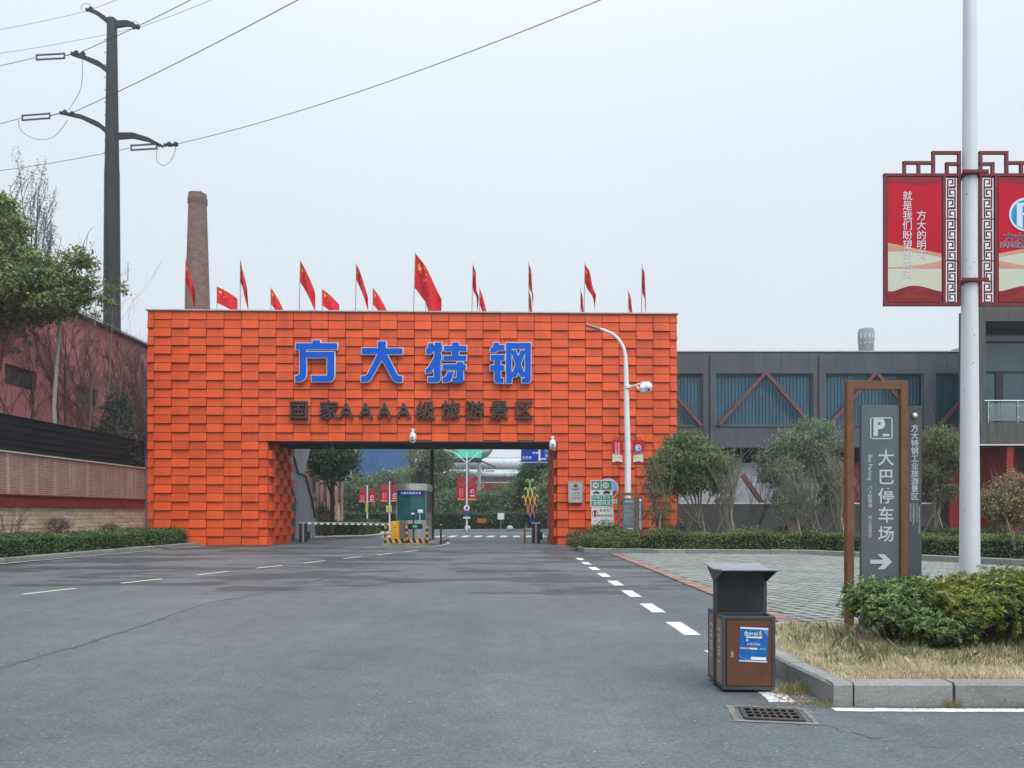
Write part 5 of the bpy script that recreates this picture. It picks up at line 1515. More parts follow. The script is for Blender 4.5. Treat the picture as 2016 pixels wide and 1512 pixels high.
def bus_draw(t, pn, p2, X, Z, k, w):
    y = w*.35 - .004
    T = lambda s, size, px, py, parent=pn, yy=y, **kw: letters(s, size*k, (X(px), yy, Z(py)), M_stxt, parent, **kw)
    pm_ = MB(); x0, x1, z0, z1 = X(1715), X(1759), Z(865), Z(822); e = 2.2*k
    pm_.box(x0+e,x1-e,y-.002,y+.003,z0,z0+e).box(x0+e,x1-e,y-.002,y+.003,z1-e,z1).box(x0,x0+e,y-.002,y+.003,z0+e,z1-e).box(x1-e,x1,y-.002,y+.003,z0+e,z1-e)
    obj('pictogram', pm_, M_stxt, pn); obj('pictogram_bar', MB().box(X(1740),X(1753),y-.002,y+.003,Z(859.5),Z(854.5)), M_stxt, pn)
    T('P', 46, 1732, 843, bold=.05, sx=.95)
    for i, c in enumerate('大巴停车场'): T(c, 33, 1746.5, 904 + i*37.6, bold=.012)
    T('Bus', 11.2, 1715, 903, rot=(R(90), R(90), 0), bold=.004); T('Parking', 11.2, 1715, 930, rot=(R(90), R(90), 0), bold=.004)
    T(vtext('バス駐車場'), 9.2, 1715, 979, bold=.004, line=.95)
    T(vtext('버스정류장'), 9.2, 1715, 1038, bold=.004, line=.95)
    ax, az = X(1736), Z(1107)
    ar = [(-21,4),(5,4),(-7,15),(7,15),(22,0),(7,-15),(-7,-15),(5,-4),(-21,-4)]
    obj('arrow', MB().poly([(ax + a_*k, y - .002, az + b_*k) for a_, b_ in ar]), M_stxt, pn)
    y2 = w*1.12 - .004
    obj('emblem_ball', MB().lathe([(.5*k,-4*k),(5*k,-3*k),(7.3*k,0),(5*k,3*k),(.5*k,4*k)], (X(1800), y2, Z(818)), 16, 'y'), M_steel, p2, 80)
    for i, c in enumerate('方大特钢工业旅游景区'): T(c, 15.5, 1800, 843 + i*15.1, p2, y2, bold=.010)
    T('Fangda Special Steel Industrial', 4.6, 1809, 1024, p2, y2, rot=(R(90), R(90), 0), bold=.0)
    T('Tourism Scenic Spot', 4.6, 1804, 1010, p2, y2, rot=(R(90), R(90), 0), bold=.0)
    T(vtext('方大特鋼産業観光景区'), 4.4, 1797.5, 1013, p2, y2, bold=.0, line=.98)
    T(vtext('방대특강산업관광지'), 4.2, 1791.5, 1010, p2, y2, bold=.0, line=.95)
def info_draw(t, pn, p2, X, Z, k, w):
    y = w*.35 - .004
    letters('景区简介', 13*k, (X(1738), y, Z(830)), M_stxt, pn, bold=.02)
    ln = MB(); py = 862; rd = random.Random(9)
    while py < 1035:
        px = 1706
        end = 1764 - (rd.uniform(5, 40) if rd.random() < .3 else 0)
        ln.box(X(px), X(end), y - .002, y + .003, Z(py + 3), Z(py)); py += 7 if rd.random() < .8 else 14
    obj('text_line', ln, mat('sign_text_dim', (.26,.31,.36), .5), pn)
    ln = MB().box(X(1724), X(1760), y - .002, y + .003, Z(1068), Z(1061)); obj('text_line', ln, M_stxt, pn)
    y2 = w*1.12 - .004
    obj('emblem_ball', MB().lathe([(.5*k,-4*k),(5*k,-3*k),(7.8*k,0),(5*k,3*k),(.5*k,4*k)], (X(1800), y2, Z(818)), 12, 'y'), M_wht, p2, 80)
    for i, c in enumerate('方大特钢工业旅游景区'): letters(c, 10.5*k, (X(1800), y2, Z(843 + i*15.1)), M_stxt, p2, bold=.03)
    obj('text_line', MB().box(X(1791), X(1797), y2-.002, y2+.003, Z(1060), Z(995)).box(X(1799), X(1808), y2-.002, y2+.003, Z(1075), Z(995)), MATS['sign_text_dim'], p2)
totem('information_sign', 'small grey information totem in a brown frame below the gate lamp', 29.6, .0066, 1216, info_draw, .1, .67)

# ------------------------------------------------------------------ traffic signs
M_grn = mat('sign_green', (.006,.30,.215), .45)
M_swht = mat('sign_white', (.74,.76,.76), .45)
M_sblk = mat('sign_black', (.02,.022,.025), .5)
M_sred = mat('sign_red', (.50,.02,.03), .45)
M_galv = mat('galvanised', (.38,.39,.40), .5, .15, 6, metal=.5)
def board(parent, name, x0, x1, z0, z1, m, y=0.0, th=.02, r=.05):
    pts = []
    for cx, cz, a0 in ((x1-r, z1-r, 0), (x0+r, z1-r, 90), (x0+r, z0+r, 180), (x1-r, z0+r, 270)):
        pts += [(cx + r*math.cos(R(a0+15*i)), y, cz + r*math.sin(R(a0+15*i))) for i in range(7)]
    return obj(name, MB().prism(pts, (0, th, 0)), m, parent)
YS = 31.6; sp0 = Vector(((1185-1008)/F*YS, YS, .1)); kS = YS/F
sg = thing('speed_limit_sign', 'green and white road sign with 40 and 30 speed limits', 'road sign', sp0)
def SX(px): return (px - 1185)*kS
def SZ(py): return EYE - (py - HY)*kS - .1
obj('post', MB().tube([(0,.06,0),(0,.06,SZ(950))], .04, 8), M_galv, sg, 40)
bd = board(sg, 'board', SX(1162.5), SX(1206), SZ(998), SZ(945), M_swht, 0, .02, .04)
for x0, x1, z0, z1 in ((1164.3,1182.8,964.6,946.5),(1184.3,1204.6,964.6,946.5),(1164.3,1182.8,984.4,975),(1184.3,1204.6,984.4,975),(1164.3,1204.6,996.3,985.8)):
    obj('colour_field', MB().box(SX(x0), SX(x1), -.003, .001, SZ(z0), SZ(z1)), M_grn, bd)
for cx, tx in ((1173,'40'),(1192.3,'30')):
    cz = SZ(955.5); d = obj('limit_disc', MB().poly(disc_pts(SX(cx), cz, 7.2*kS, 28, -.0045)), M_sred, bd)
    obj('limit_face', MB().poly(disc_pts(SX(cx), cz, 6.0*kS, 28, -.006)), M_swht, d)
    letters(tx, 8.4*kS, (SX(cx), -.0075, cz), M_sblk, d, bold=.02)
car = [(-7,-1.5),(-6.5,.3),(-3.5,1),(-1.5,2.8),(2.5,2.8),(4.8,1),(7,.2),(7,-1.5)]
van = [(-7,-1.5),(-6.5,1),(-4.5,1.4),(-3,3.4),(6.5,3.4),(7,-1.5)]
for cx, sh in ((1173.5, car), (1194, van)):
    pts = [(SX(cx + a), -.0045, SZ(969.8 - b)) for a, b in sh]
    pc = obj('pictogram', MB().poly(pts), M_sblk, bd)
    for wx in (-3.8, 3.9): obj('pictogram_wheel', MB().poly(disc_pts(SX(cx+wx), SZ(971.4), 1.7*kS, 12, -.006)), M_sblk, pc)
letters('小车', 8.0*kS, (SX(1173.5), -.0045, SZ(979.7)), M_swht, bd, bold=.012)
letters('货车', 8.0*kS, (SX(1194.5), -.0045, SZ(979.7)), M_swht, bd, bold=.012)
letters('全程测速', 8.6*kS, (SX(1184.5), -.0045, SZ(991)), M_swht, bd, bold=.012, space=1.05)
b2 = board(sg, 'lower_board', SX(1164.5), SX(1208), SZ(1036), SZ(999), M_swht, 0, .02, .03)
rg = MB().tube([(SX(1171.5)+5.2*kS*math.cos(a), -.004, SZ(1011)+6.6*kS*math.sin(a)) for a in np.linspace(0, 2*math.pi, 25)], .014, 4).beam((SX(1168),-.004,SZ(1006.5)),(SX(1175),-.004,SZ(1015.5)),.008,.02)
obj('prohibition_ring', rg, M_sred, b2)
obj('pictogram', MB().box(SX(1169.7), SX(1173.3), -.0035, -.001, SZ(1016), SZ(1006)), M_sblk, b2)
for i_, c_ in enumerate('驾驶时'): letters(c_, 5.2*kS, (SX(1183 + 7*i_), -.0045, SZ(1005.5)), M_sblk, b2, bold=.01)
letters('禁用手持电话', 4.6*kS, (SX(1191), -.0045, SZ(1015.5)), M_sblk, b2, bold=.01)
YR = 33.6; kR = YR/F; r0 = Vector(((1197-1008)/F*YR, YR, .1))
rs = thing('round_road_sign', 'round blue and brown road sign half hidden behind the green sign', 'road sign', r0)
zR = EYE - (962-HY)*kR - .1; rr = 20*kR
obj('post', MB().tube([(0,.05,0),(0,.05,zR)], .035, 8), M_galv, rs, 40)
ds = obj('disc', MB().prism([(p[0], -.01, p[2]) for p in disc_pts(0, zR, rr, 36)], (0,.02,0)), M_swht, rs)
def seg(c, lo_, hi_, r, y):
    return [(r*math.cos(a), y, c + r*math.sin(a)) for a in np.linspace(lo_, hi_, 20)]
obj('upper_field', MB().poly(seg(zR, R(-12), R(192), rr*.94, -.013)), mat('sign_lavender', (.26,.33,.68), .4), ds)
obj('lower_field', MB().poly(seg(zR, R(193), R(347), rr*.94, -.013)), mat('sign_brownred', (.24,.06,.055), .4), ds)
pl = board(rs, 'plate', (1203-1197)*kR, (1219-1197)*kR, EYE-(991-HY)*kR-.1, EYE-(983-HY)*kR-.1, M_swht, -.02, .02, .01)
letters('限速路段', 3.4*kR, ((1211-1197)*kR, -.024, EYE-(986.5-HY)*kR-.1), M_sblk, pl, bold=.0)

# ================================================================== foreground: bus sign, lamp post, bin, shrubs, grass
totem('bus_parking_sign', 'tall grey bus parking totem with P and arrow in a brown frame', 8.8, 8.8/F, 1668, bus_draw, .12)

YN = 9.1; kN = YN/F; n0 = Vector(((1909-1008)/F*YN, YN, .14))
nl = thing('lamp_post', 'thick white lamp post with two red banners behind the island shrubs', 'street lamp', n0)
hN = (1010 + 330)*kN
M_post = mat('lamp_post_paint', (.66,.69,.73), .45, .05, 2)
obj('pole', MB().lathe([(.20,0),(.20,.03),(.115,.032),(.108,1.2),(.085,4.5),(.066,8.2),(.060,9.6)], n=24), M_post, nl, 40)
chips = MB(); rd = random.Random(77)
for _ in range(22):
    z = rd.uniform(.5, 5.2); a_ = R(rd.uniform(-160,-20)); r_ = (.1085 - (z-1.2)*.0070) if z > 1.2 else .1135
    s = rd.uniform(.004,.009); t_ = Vector((-math.sin(a_), math.cos(a_), 0)); c = Vector((r_*1.012*math.cos(a_), r_*1.012*math.sin(a_), z))
    chips.poly([c + t_*s, c + Vector((0,0,s*1.6)), c - t_*s*.8, c - Vector((0,0,s))])
obj('paint_chip', chips, mat('chip_rust', (.10,.085,.075), .8), nl)
obj('arm', MB().tube([(0,0,9.3),(-.1,-.1,9.8),(-.5,-.35,10.25),(-1.2,-.7,10.45)], [.06,.055,.05,.045], 10), M_post, nl, 60)
obj('lamp_head', MB().beam((-1.1,-.65,10.43),(-1.8,-1.0,10.5),.28,.08), MATS['lamp_head_grey'], nl)
zref = EYE - (600-HY)*kN - .14
banner_unit(nl, -1, kN, [(.36,.53,.1195,'就是我们盼望的未来'),(.62,.53,.1195,'方大的明天')], False, zref, True, .034)
banner_unit(nl, 1, kN, None, True, zref, True, .034)
cl = MB()
for py in (346, 556):
    z = zref - (py-600)*kN; cl = MB().lathe([(.108,-.022),(.110,0),(.108,.022)], (0,0,z), 20).box(-.15,.15,-.13,-.105,z-.018,z+.018)
    obj('clamp', cl, M_fred, nl)

# ------------------------------------------------------------------ litter bin
M_bgrey = mat('bin_grey', (.070,.082,.090), .42, .2, 6, metal=.2, bump=.05)
M_bbrown = mat('bin_brown', (.135,.052,.026), .5, .0, 5, col2=(.110,.046,.026), bump=.06, bscale=60)
M_bside = mat('bin_side', (.30,.205,.155), .5, .0, 4, col2=(.25,.17,.13))
M_bdark = mat('bin_inside', (.030,.040,.045), .55, .3, 4)
M_lid = mat('bin_lid', (.33,.36,.38), .35, .2, 6, metal=.4)
for m_, a_ in ((M_bbrown, .5), (M_bside, .5), (M_bgrey, .45), (M_lid, .5)): add_streaks(m_, a_, (9, 9, 1.6), .42, .7)
add_streaks(M_kerb, .6, (2.5, 2.5, 5), .45, .7, (.55,.56,.50))
bn = thing('litter_bin', 'grey and brown double litter bin with roof and blue poster on its door', 'litter bin', (1.755, 6.36, 0.004), R(-2))
BW, BD, BHt = .44, .255, .635
def bin_half(y0, front):
    b_ = MB(); e = .030
    y1 = y0 + BD
    for x in (0, BW - e):
        for y in (y0, y1 - e): b_.box(x, x + e, y, y + e, .02, BHt)
    for z in (.02, BHt - e):
        b_.box(e, BW - e, y0 + .001, y0 + e, z, z + e).box(e, BW - e, y1 - e, y1 - .001, z, z + e)
        b_.box(.001, e, y0 + e, y1 - e, z, z + e).box(BW - e, BW - .001, y0 + e, y1 - e, z, z + e)
    body = obj('bin_body', b_, M_bgrey, bn, bevel=.003)
    inn = MB(); inn.box(e, BW - e, y0 + e, y1 - e, .022, .05).box(.012, .020, y0 + e, y1 - e, .05, BHt - e).box(BW-.02, BW-.012, y0+e, y1-e, .05, BHt-e).box(e, BW-e, (y1-.02 if front else y0+.012), (y1-.012 if front else y0+.02), .05, BHt - e)
    obj('inner_wall', inn, M_bdark, bn)
    sd = MB(); sd.box(.004, .011, y0 + e + .001, y1 - e - .001, .055, BHt - e - .003)
    so_ = obj('side_panel', sd, M_bside, bn)
    ic = MB(); yc = (y0 + y1)/2; zt_ = .47
    prn = mat('bin_print', (.55,.50,.46), .6); pp0 = lambda *b4: obj('pictogram_line', MB().box(.001, .0045, *b4), prn, so_)
    for yy in (-.045, .045): pp0(yc + yy - .004, yc + yy + .004, zt_ + .02, zt_ + .035)
    pp0(yc-.045, yc+.045, zt_+.036, zt_+.042); pp0(yc-.045, yc+.045, zt_-.24, zt_-.234)
    obj('pictogram', MB()._add([(.002,yc-.03,zt_-.03),(.002,yc+.03,zt_-.03),(.002,yc,zt_+.012)], [(0,1,2)]), prn, so_)
    pp0(yc-.024, yc+.024, zt_-.075, zt_-.045)
    for k in range(3): pp0(yc-.03, yc+.03, zt_-.12-.03*k, zt_-.108-.03*k)
    return body
bin_half(0, True); bin_half(.285, False)
dr = obj('door', MB().box(.036, BW-.034, -.006, .012, .056, BHt-.036), M_bbrown, bn, bevel=.003)
obj('door', MB().box(.036, BW-.034, .285+BD-.012, .285+BD+.006, .056, BHt-.036), M_bbrown, bn, bevel=.003)
obj('door_gap', MB().box(.031, BW-.030, .013, .016, .051, BHt-.031), M_bdark, bn)
obj('lock', MB().lathe([(.013,-.012),(.012,0)], (.078, -.006, .33), 12, 'y').box(.066,.09,-.013,-.0065,.295,.322), M_steel, dr, 40)
mp_ = MB(); mp_.box(-.012, .028, .258, .283, 0, 1.005).box(BW-.028, BW+.004, .258, .283, 0, 1.0).box(.028, BW-.028, .262, .278, BHt-.02, 1.0)
obj('middle_panel', mp_, M_bgrey, bn)
obj('inner_sheet', MB().box(.032, BW-.032, .252, .2605, BHt-.01, .985), M_bdark, bn)
lt = MB()
lt.hexa([(-.02,-.07,1.018),(BW+.03,-.07,1.018),(BW+.03,.27,1.002),(-.02,.27,1.002)], [(-.02,-.07,1.030),(BW+.03,-.07,1.030),(BW+.03,.27,1.014),(-.02,.27,1.014)])
lt.hexa([(-.02,.271,1.002),(BW+.03,.271,1.002),(BW+.03,.60,1.03),(-.02,.60,1.03)], [(-.02,.271,1.014),(BW+.03,.271,1.014),(BW+.03,.60,1.042),(-.02,.60,1.042)])
obj('roof', lt, M_lid, bn, bevel=.002)
gs = MB()
for x in (-.01, BW-.006):
    gs.prism([(x,.258,.90),(x,.258,1.0),(x,-.05,1.016)], (.008,0,0)); gs.prism([(x,.285,.90),(x,.285,1.0),(x,.54,1.02)], (.008,0,0))
obj('bracket', gs, M_bgrey, bn)
# poster on the door
po = thing('poster', 'blue driving school notice pasted on the litter bin door', 'poster', (0,0,0))
M_pblue = mat('poster_blue', (.006,.050,.33), .45, .0, 3, col2=(.004,.16,.46))
M_pcy = mat('poster_cyan', (.05,.36,.62), .45); M_pwht = mat('poster_white', (.78,.82,.86), .5); M_pgrn = mat('poster_pale', (.62,.76,.66), .5); M_ppink = mat('poster_pink', (.62,.30,.42), .5)
po.rotation_euler = (0, R(2.2), R(-2))
po.location = Vector((1.755, 6.36, 0.004)) + Matrix.Rotation(R(-2), 3, 'Z') @ Vector((.135, -.0075, .262))
PW, PH = .232, .285
sh = obj('sheet', MB().box(0, PW, -.002, 0, 0, PH), M_pblue, po)
pp = lambda m_, x0, x1, z0, z1, y=-.0032: obj('printed_field', MB().box(PW*x0, PW*x1, y, y+.001, PH*z0, PH*z1), m_, sh)
pp(M_pwht,0,1,.955,1); pp(M_pwht,0,1,0,.03)
obj('printed_field', MB().poly([(PW*.76,-.0035,PH*.952)] + [(PW*(.76+.24*u),-.0035,PH*(.952-.17*u**1.5)) for u in (.25,.5,.75,1)] + [(PW,-.0035,PH*.952)]), M_pcy, sh)
obj('printed_line', MB().tube([(PW*(.72+.28*u),-.0036,PH*(.955-.19*u**1.4)) for u in np.linspace(0,1,8)], .0012, 3).tube([(PW*u*.42,-.0036,PH*(.17-.14*u**.6)) for u in np.linspace(0,1,8)], .0012, 3), M_pwht, sh)
obj('printed_ring', MB().tube([(PW*.5+.052*math.cos(a),-.0034,PH*.75+.052*math.sin(a)) for a in np.linspace(0,2*math.pi,33)], .0010, 3), mat('poster_ring', (.25,.50,.75), .5), sh)
for dx_, dz_, dr_ in ((.22,.86,.007),(.72,.885,.006),(.26,.625,.008)): obj('printed_dot', MB().poly(disc_pts(PW*dx_,PH*dz_,dr_,12,-.0036)), M_pwht, sh)
letters('驾校招生', .039, (PW*.48,-.0048,PH*.79), M_pgrn, sh, bold=.010)
pp(M_pgrn,.22,.78,.69,.73,-.0044)
letters('亿安达驾校', .021, (PW*.5,-.0045,PH*.51), M_pwht, sh, bold=.004, space=1.12)
pp(M_ppink,.03,.32,.36,.41); pp(mat('poster_yellow', (.72,.72,.55), .5),.35,.64,.36,.41); letters('仅此一场', .012, (PW*.82,-.0042,PH*.385), M_pwht, sh, bold=.01)
pp(M_pwht,.42,.96,.06,.145)
# drain grate
M_iron = mat('cast_iron', (.085,.078,.072), .7, .0, 8, metal=.3, col2=(.05,.045,.042), bump=.3)
M_drainshade = mat('drain_shade_black', (.002,.002,.0025), 1.0, spec=0.0)
gr = thing('drain_grate', 'iron storm drain grate in the asphalt before the island kerb', 'drain grate', (1.74, 5.86, .004), R(-9))
GWd, GDp = .43, .33
obj('pit_shade_sheet', MB().box(.03, GWd-.03, -GDp+.03, -.03, .0, .003), M_drainshade, gr)  # black sheet laid on the asphalt, the pit's darkness put into its colour
fr = MB(); fr.box(0,GWd,-.04,0,0,.011).box(0,GWd,-GDp,-GDp+.04,0,.011).box(0,.035,-GDp+.04,-.04,0,.011).box(GWd-.035,GWd,-GDp+.04,-.04,0,.011)
obj('rim', fr, M_iron, gr, bevel=.003)
for k in range(1, 7):
    x = .035 + (GWd-.07)*k/7; obj('bar', MB().box(x-.008, x+.008, -GDp+.041, -.041, .004, .009), M_iron, gr)
for k in (1, 2):
    y = -.04 - (GDp-.08)*k/3; obj('cross_bar', MB().box(.036, GWd-.036, y-.011, y+.011, .0035, .0098), M_iron, gr)
obj('concrete_collar', ribbon(MB(), [(-.03,.04),(GWd+.06,.03),(GWd+.06,-GDp-.05),(-.06,-GDp-.05),(-.06,.06)], .06, .0012), mat('collar_concrete', (.20,.195,.18), .9, .4, 9, bump=.3), gr)

# ------------------------------------------------------------------ shrubs on the island
def rosette_bush(label, c, rx, ry, rz, n, lm, leaf=.05, stems=26, seed=1, base_z=.155, lift=.07):
    rd = np.random.default_rng(seed); prd = random.Random(seed)
    t = thing('island_shrub', label, 'shrub', (c[0], c[1], base_z), 0, 'shrubs on the corner island')
    d = rd.normal(size=(n, 3)); d[:, 2] = np.abs(d[:, 2]) * .9 + rd.uniform(-.85, .2, n); d /= np.linalg.norm(d, axis=1)[:, None]
    rad = rd.uniform(.76, 1.16, n) + .10*np.sin(d[:, 0]*7 + seed) + .08*np.sin(d[:, 1]*9 + d[:, 0]*5)
    inner = rd.random(n) < .28; rad = np.where(inner, rd.uniform(.45, .85, n), rad)
    tip = d * rad[:, None] * np.array([rx, ry, rz]); tip[:, 2] += rz + lift
    tip[:, 2] = np.maximum(tip[:, 2], .06)
    ax = d * .7 + np.array([0, 0, .75]); ax /= np.linalg.norm(ax, axis=1)[:, None]
    m = 10
    Pp, Tt, Nn = [], [], []
    for i in range(m):
        a = 2*math.pi*i/m + rd.uniform(-.35, .35, n); s = np.cross(ax, np.array([.3, .2, .9])); s /= np.linalg.norm(s, axis=1)[:, None]; u = np.cross(ax, s)
        el = rd.uniform(.05, .85, n)
        dr_ = (s*np.cos(a)[:, None] + u*np.sin(a)[:, None])*np.cos(el)[:, None] + ax*np.sin(el)[:, None]
        Pp.append(tip + dr_*leaf*.5 - ax*rd.uniform(0, .035, n)[:, None]); Tt.append(dr_); nn = ax*np.cos(el)[:, None] - (s*np.cos(a)[:, None] + u*np.sin(a)[:, None])*np.sin(el)[:, None]; Nn.append(nn)
    pos, T, N = np.concatenate(Pp), np.concatenate(Tt), np.concatenate(Nn)
    me = leaves_mesh('foliage', pos, leaf, .36, N, .22, .18, T)
    link('foliage', me, t, lm)
    mb = MB()
    for k in range(stems):
        e = Vector(tip[prd.randrange(n)]) ; b0 = Vector((prd.uniform(-.12,.12), prd.uniform(-.1,.1), 0))
        mid = b0.lerp(e, .55) + Vector((prd.uniform(-.05,.05), prd.uniform(-.05,.05), .03))
        mb.tube([b0, mid, e], [.007,.005,.003], 4, cap=False)
    for k in range(stems*3):
        e = Vector(tip[prd.randrange(n)]); dd = Vector(ax[prd.randrange(n)])
        mb.tube([e - dd*.16, e], [.0035,.0025], 3, cap=False)
    obj('stem', mb, M_dtwig, t)
    return t
La = leaf_mat('azalea_leaf', [(.022,.050,.014),(.042,.082,.022),(.078,.118,.034),(.135,.165,.058)], .35, .22, .5)
Ly = leaf_mat('azalea_leaf_yellow', [(.036,.060,.011),(.070,.098,.016),(.118,.135,.024),(.175,.165,.040)], .35, .25, .5)
Ld = leaf_mat('azalea_leaf_dark', [(.012,.034,.014),(.024,.062,.022),(.045,.095,.034),(.080,.130,.050)], .33, .18, .55)
rosette_bush('sparse shrub around the brown sign posts, leftmost on the island', (4.00, 8.0), .50, .38, .29, 760, La, .054, 30, 61)
rosette_bush('low yellowish shrub in the front middle of the island', (4.78, 7.75), .56, .42, .31, 1000, Ly, .055, 26, 62)
rosette_bush('dense green shrub behind the yellowish one at the grey totem', (4.75, 8.45), .50, .32, .27, 560, La, .05, 24, 63)
rosette_bush('tall green shrub hiding the foot of the white lamp post', (5.45, 8.55), .55, .38, .32, 760, La, .052, 26, 64)
rosette_bush('front green shrub below the white lamp post', (5.50, 7.80), .55, .42, .33, 1000, Ly, .056, 26, 65)
rosette_bush('dark green shrub at the right edge of the picture', (6.15, 7.75), .52, .42, .33, 820, Ld, .056, 26, 66)
rosette_bush('green shrub behind the dark one at the right edge', (6.25, 8.60), .58, .40, .34, 720, La, .052, 24, 67)
rosette_bush('small leafy shrub at the left foot of the brown frame', (4.25, 7.55), .34, .26, .17, 380, La, .048, 16, 68, lift=.04)
for k, x in enumerate((7.1, 8.3, 9.6, 10.9)):
    rosette_bush(['shrub just outside the right edge, nearest', 'second shrub outside the right edge', 'third shrub outside the right edge', 'farthest shrub outside the right edge'][k], (x, 8.0), .65, .5, .34, 500, La, .055, 20, 70 + k)
# thin dark sapling at the right edge
twig_shrub('thin dark leafy sapling at the right picture edge', (6.62, 9.0, .155), 1.9, 3, 81, M_dtwig, name='thin_sapling', dep=2, spread=.12)
pos, nor = blob_points([(6.72,9.0,1.35,.16,.2,.35),(6.68,9.0,1.0,.14,.2,.25),(6.75,9.0,1.75,.14,.2,.25)], 700, .07, 14, .3)
tl_ = thing('leafy_branch', 'dark glossy leaves at the right picture edge above the shrubs', 'shrub', (6.62,9.0,.155)); 
obj('stem', MB().tube([(0,0,0),(.05,0,.8),(.08,0,1.7)], [.014,.01,.005], 5), M_dtwig, tl_)
link('foliage', leaves_mesh('foliage', pos - np.array([6.62,9.0,.155]), .075, .5, nor, .2, .5), tl_, MATS['glossy_leaf'])

# ------------------------------------------------------------------ dry grass
def grass(name, label, boxes, cols, hmin, hmax, seed, z=.15, wd=.0019):
    rd = np.random.default_rng(seed); V = []; 
    for (x0, x1, y0, y1, n) in boxes:
        nc = max(1, n // 14); cx, cy = rd.uniform(x0, x1, nc), rd.uniform(y0, y1, nc)
        i = rd.integers(0, nc, n); bx_, by_ = cx[i] + rd.normal(0, .035, n), cy[i] + rd.normal(0, .03, n)
        bx_ = np.clip(bx_, x0, x1); by_ = np.clip(by_, y0, y1)
        patch = np.sin(bx_*3.1 + 1.7*np.sin(by_*2.3)) * np.sin(by_*4.3 + 1.3*np.sin(bx_*1.9)) + .35*np.sin(bx_*11 + by_*7)
        h = rd.uniform(hmin, hmax, n) * rd.choice([.5, .8, 1, 1.5], n) * np.clip(.85 + .5*patch, .28, 1.4); a = rd.uniform(0, 6.283, n); ln = np.abs(rd.normal(0, .55, n)) * h
        w = wd * rd.uniform(.7, 1.5, n)
        b = np.stack([bx_, by_, np.full(n, z)], 1); dirv = np.stack([np.cos(a), np.sin(a), np.zeros(n)], 1)
        pv = rd.uniform(0, 6.283, n); s = np.stack([np.cos(pv), np.sin(pv), np.zeros(n)], 1) * w[:, None]
        m_ = b + dirv * (ln*.35)[:, None] + np.array([0,0,1]) * (h*.6)[:, None]; t_ = b + dirv * ln[:, None] + np.array([0,0,1]) * (h*.95)[:, None]
        V.append(np.stack([b - s, b + s, m_ + s*.7, t_, m_ - s*.7], 1))
    V = np.concatenate(V); n = len(V)
    me = bpy.data.meshes.new(name); me.from_pydata(V.reshape(-1, 3).tolist(), [], (np.arange(n)[:, None]*5 + np.arange(5)[None]).tolist())
    o = link(name, me, None, leaf_mat(name + '_blade', cols, .7, .2, .2)); tag(o, label, 'grass', kind='stuff'); return o
straw = [(.15,.145,.085),(.24,.20,.125),(.33,.275,.185),(.40,.34,.24),(.46,.40,.30)]
grass('dry_grass', 'dry straw coloured grass covering the corner island', [(2.62,3.8,6.12,8.9,24000),(3.8,7.5,6.09,7.5,40000),(3.5,7.5,7.4,9.2,12000),(7.5,14,6.1,9.2,9000)], straw, .022, .078, 91)
grass('green_grass', 'green grass growing among the dry grass at the shrub feet', [(3.2,7.5,6.7,7.9,11000),(2.8,3.8,6.7,8.8,4500)], [(.05,.062,.025),(.075,.09,.035),(.12,.12,.055)], .05, .12, 92)
def tuft(label, x, y, n, r, h, cols, seed, z=.004):
    o = grass('weed_tuft', label, [(x-r, x+r, y-r*.6, y+r*.6, n)], cols, h*.5, h, seed, z); del o['kind']; o['category'] = 'weed'
    return o
tuft('small green weed tuft at the kerb corner beside the grate', 2.40, 5.93, 260, .09, .06, [(.10,.085,.04),(.16,.14,.06),(.12,.13,.05)], 93)
tuft('dry weed tuft at the foot of the first front kerb stone', 3.40, 5.90, 160, .07, .09, straw, 94)
tuft('dry weeds along the foot of the left island kerb', 2.32, 6.35, 360, .14, .07, [(.13,.085,.05),(.20,.14,.08),(.28,.21,.12)], 95)
tuft('flat brown weed strip at the foot of the right kerb stones', 3.95, 5.895, 120, .12, .04, straw, 96)
# grit and fallen leaves gathered in the gutters
gn = np.random.default_rng(15)
gp = np.concatenate([np.stack([gn.uniform(2.6, 9, 260), 5.86 - np.abs(gn.normal(0, .05, 260)), np.full(260, .007)], 1),
    np.stack([2.40 - np.abs(gn.normal(0, .06, 200)), gn.uniform(5.9, 8.6, 200), np.full(200, .007)], 1),
    np.stack([gn.uniform(-9, 7, 260), gn.uniform(3.2, 16, 260), np.full(260, .006)], 1)])
o = link('road_grit', leaves_mesh('road_grit', gp, .016, .7, np.repeat([[0,0,1.]], len(gp), 0), .2, .3), None, leaf_mat('grit', [(.012,.010,.008),(.03,.024,.018),(.07,.05,.03),(.14,.13,.11)], .8, .02))
tag(o, 'grit and leaf crumbs scattered over the asphalt and gutters', 'grit', kind='stuff')
# leaf litter by the grate
rdn = np.random.default_rng(5); n = 420
pos = np.stack([rdn.normal(2.28, .10, n), rdn.normal(6.12, .14, n), np.full(n, .010)], 1)
o = link('leaf_litter', leaves_mesh('leaf_litter', pos, .02, .5, np.repeat([[0,0,1.]], n, 0), .1, .3), None, leaf_mat('litter', [(.05,.032,.02),(.10,.065,.04),(.17,.12,.07)], .8, .05))
tag(o, 'brown leaf litter on the asphalt beside the drain grate', 'leaf litter', kind='stuff')

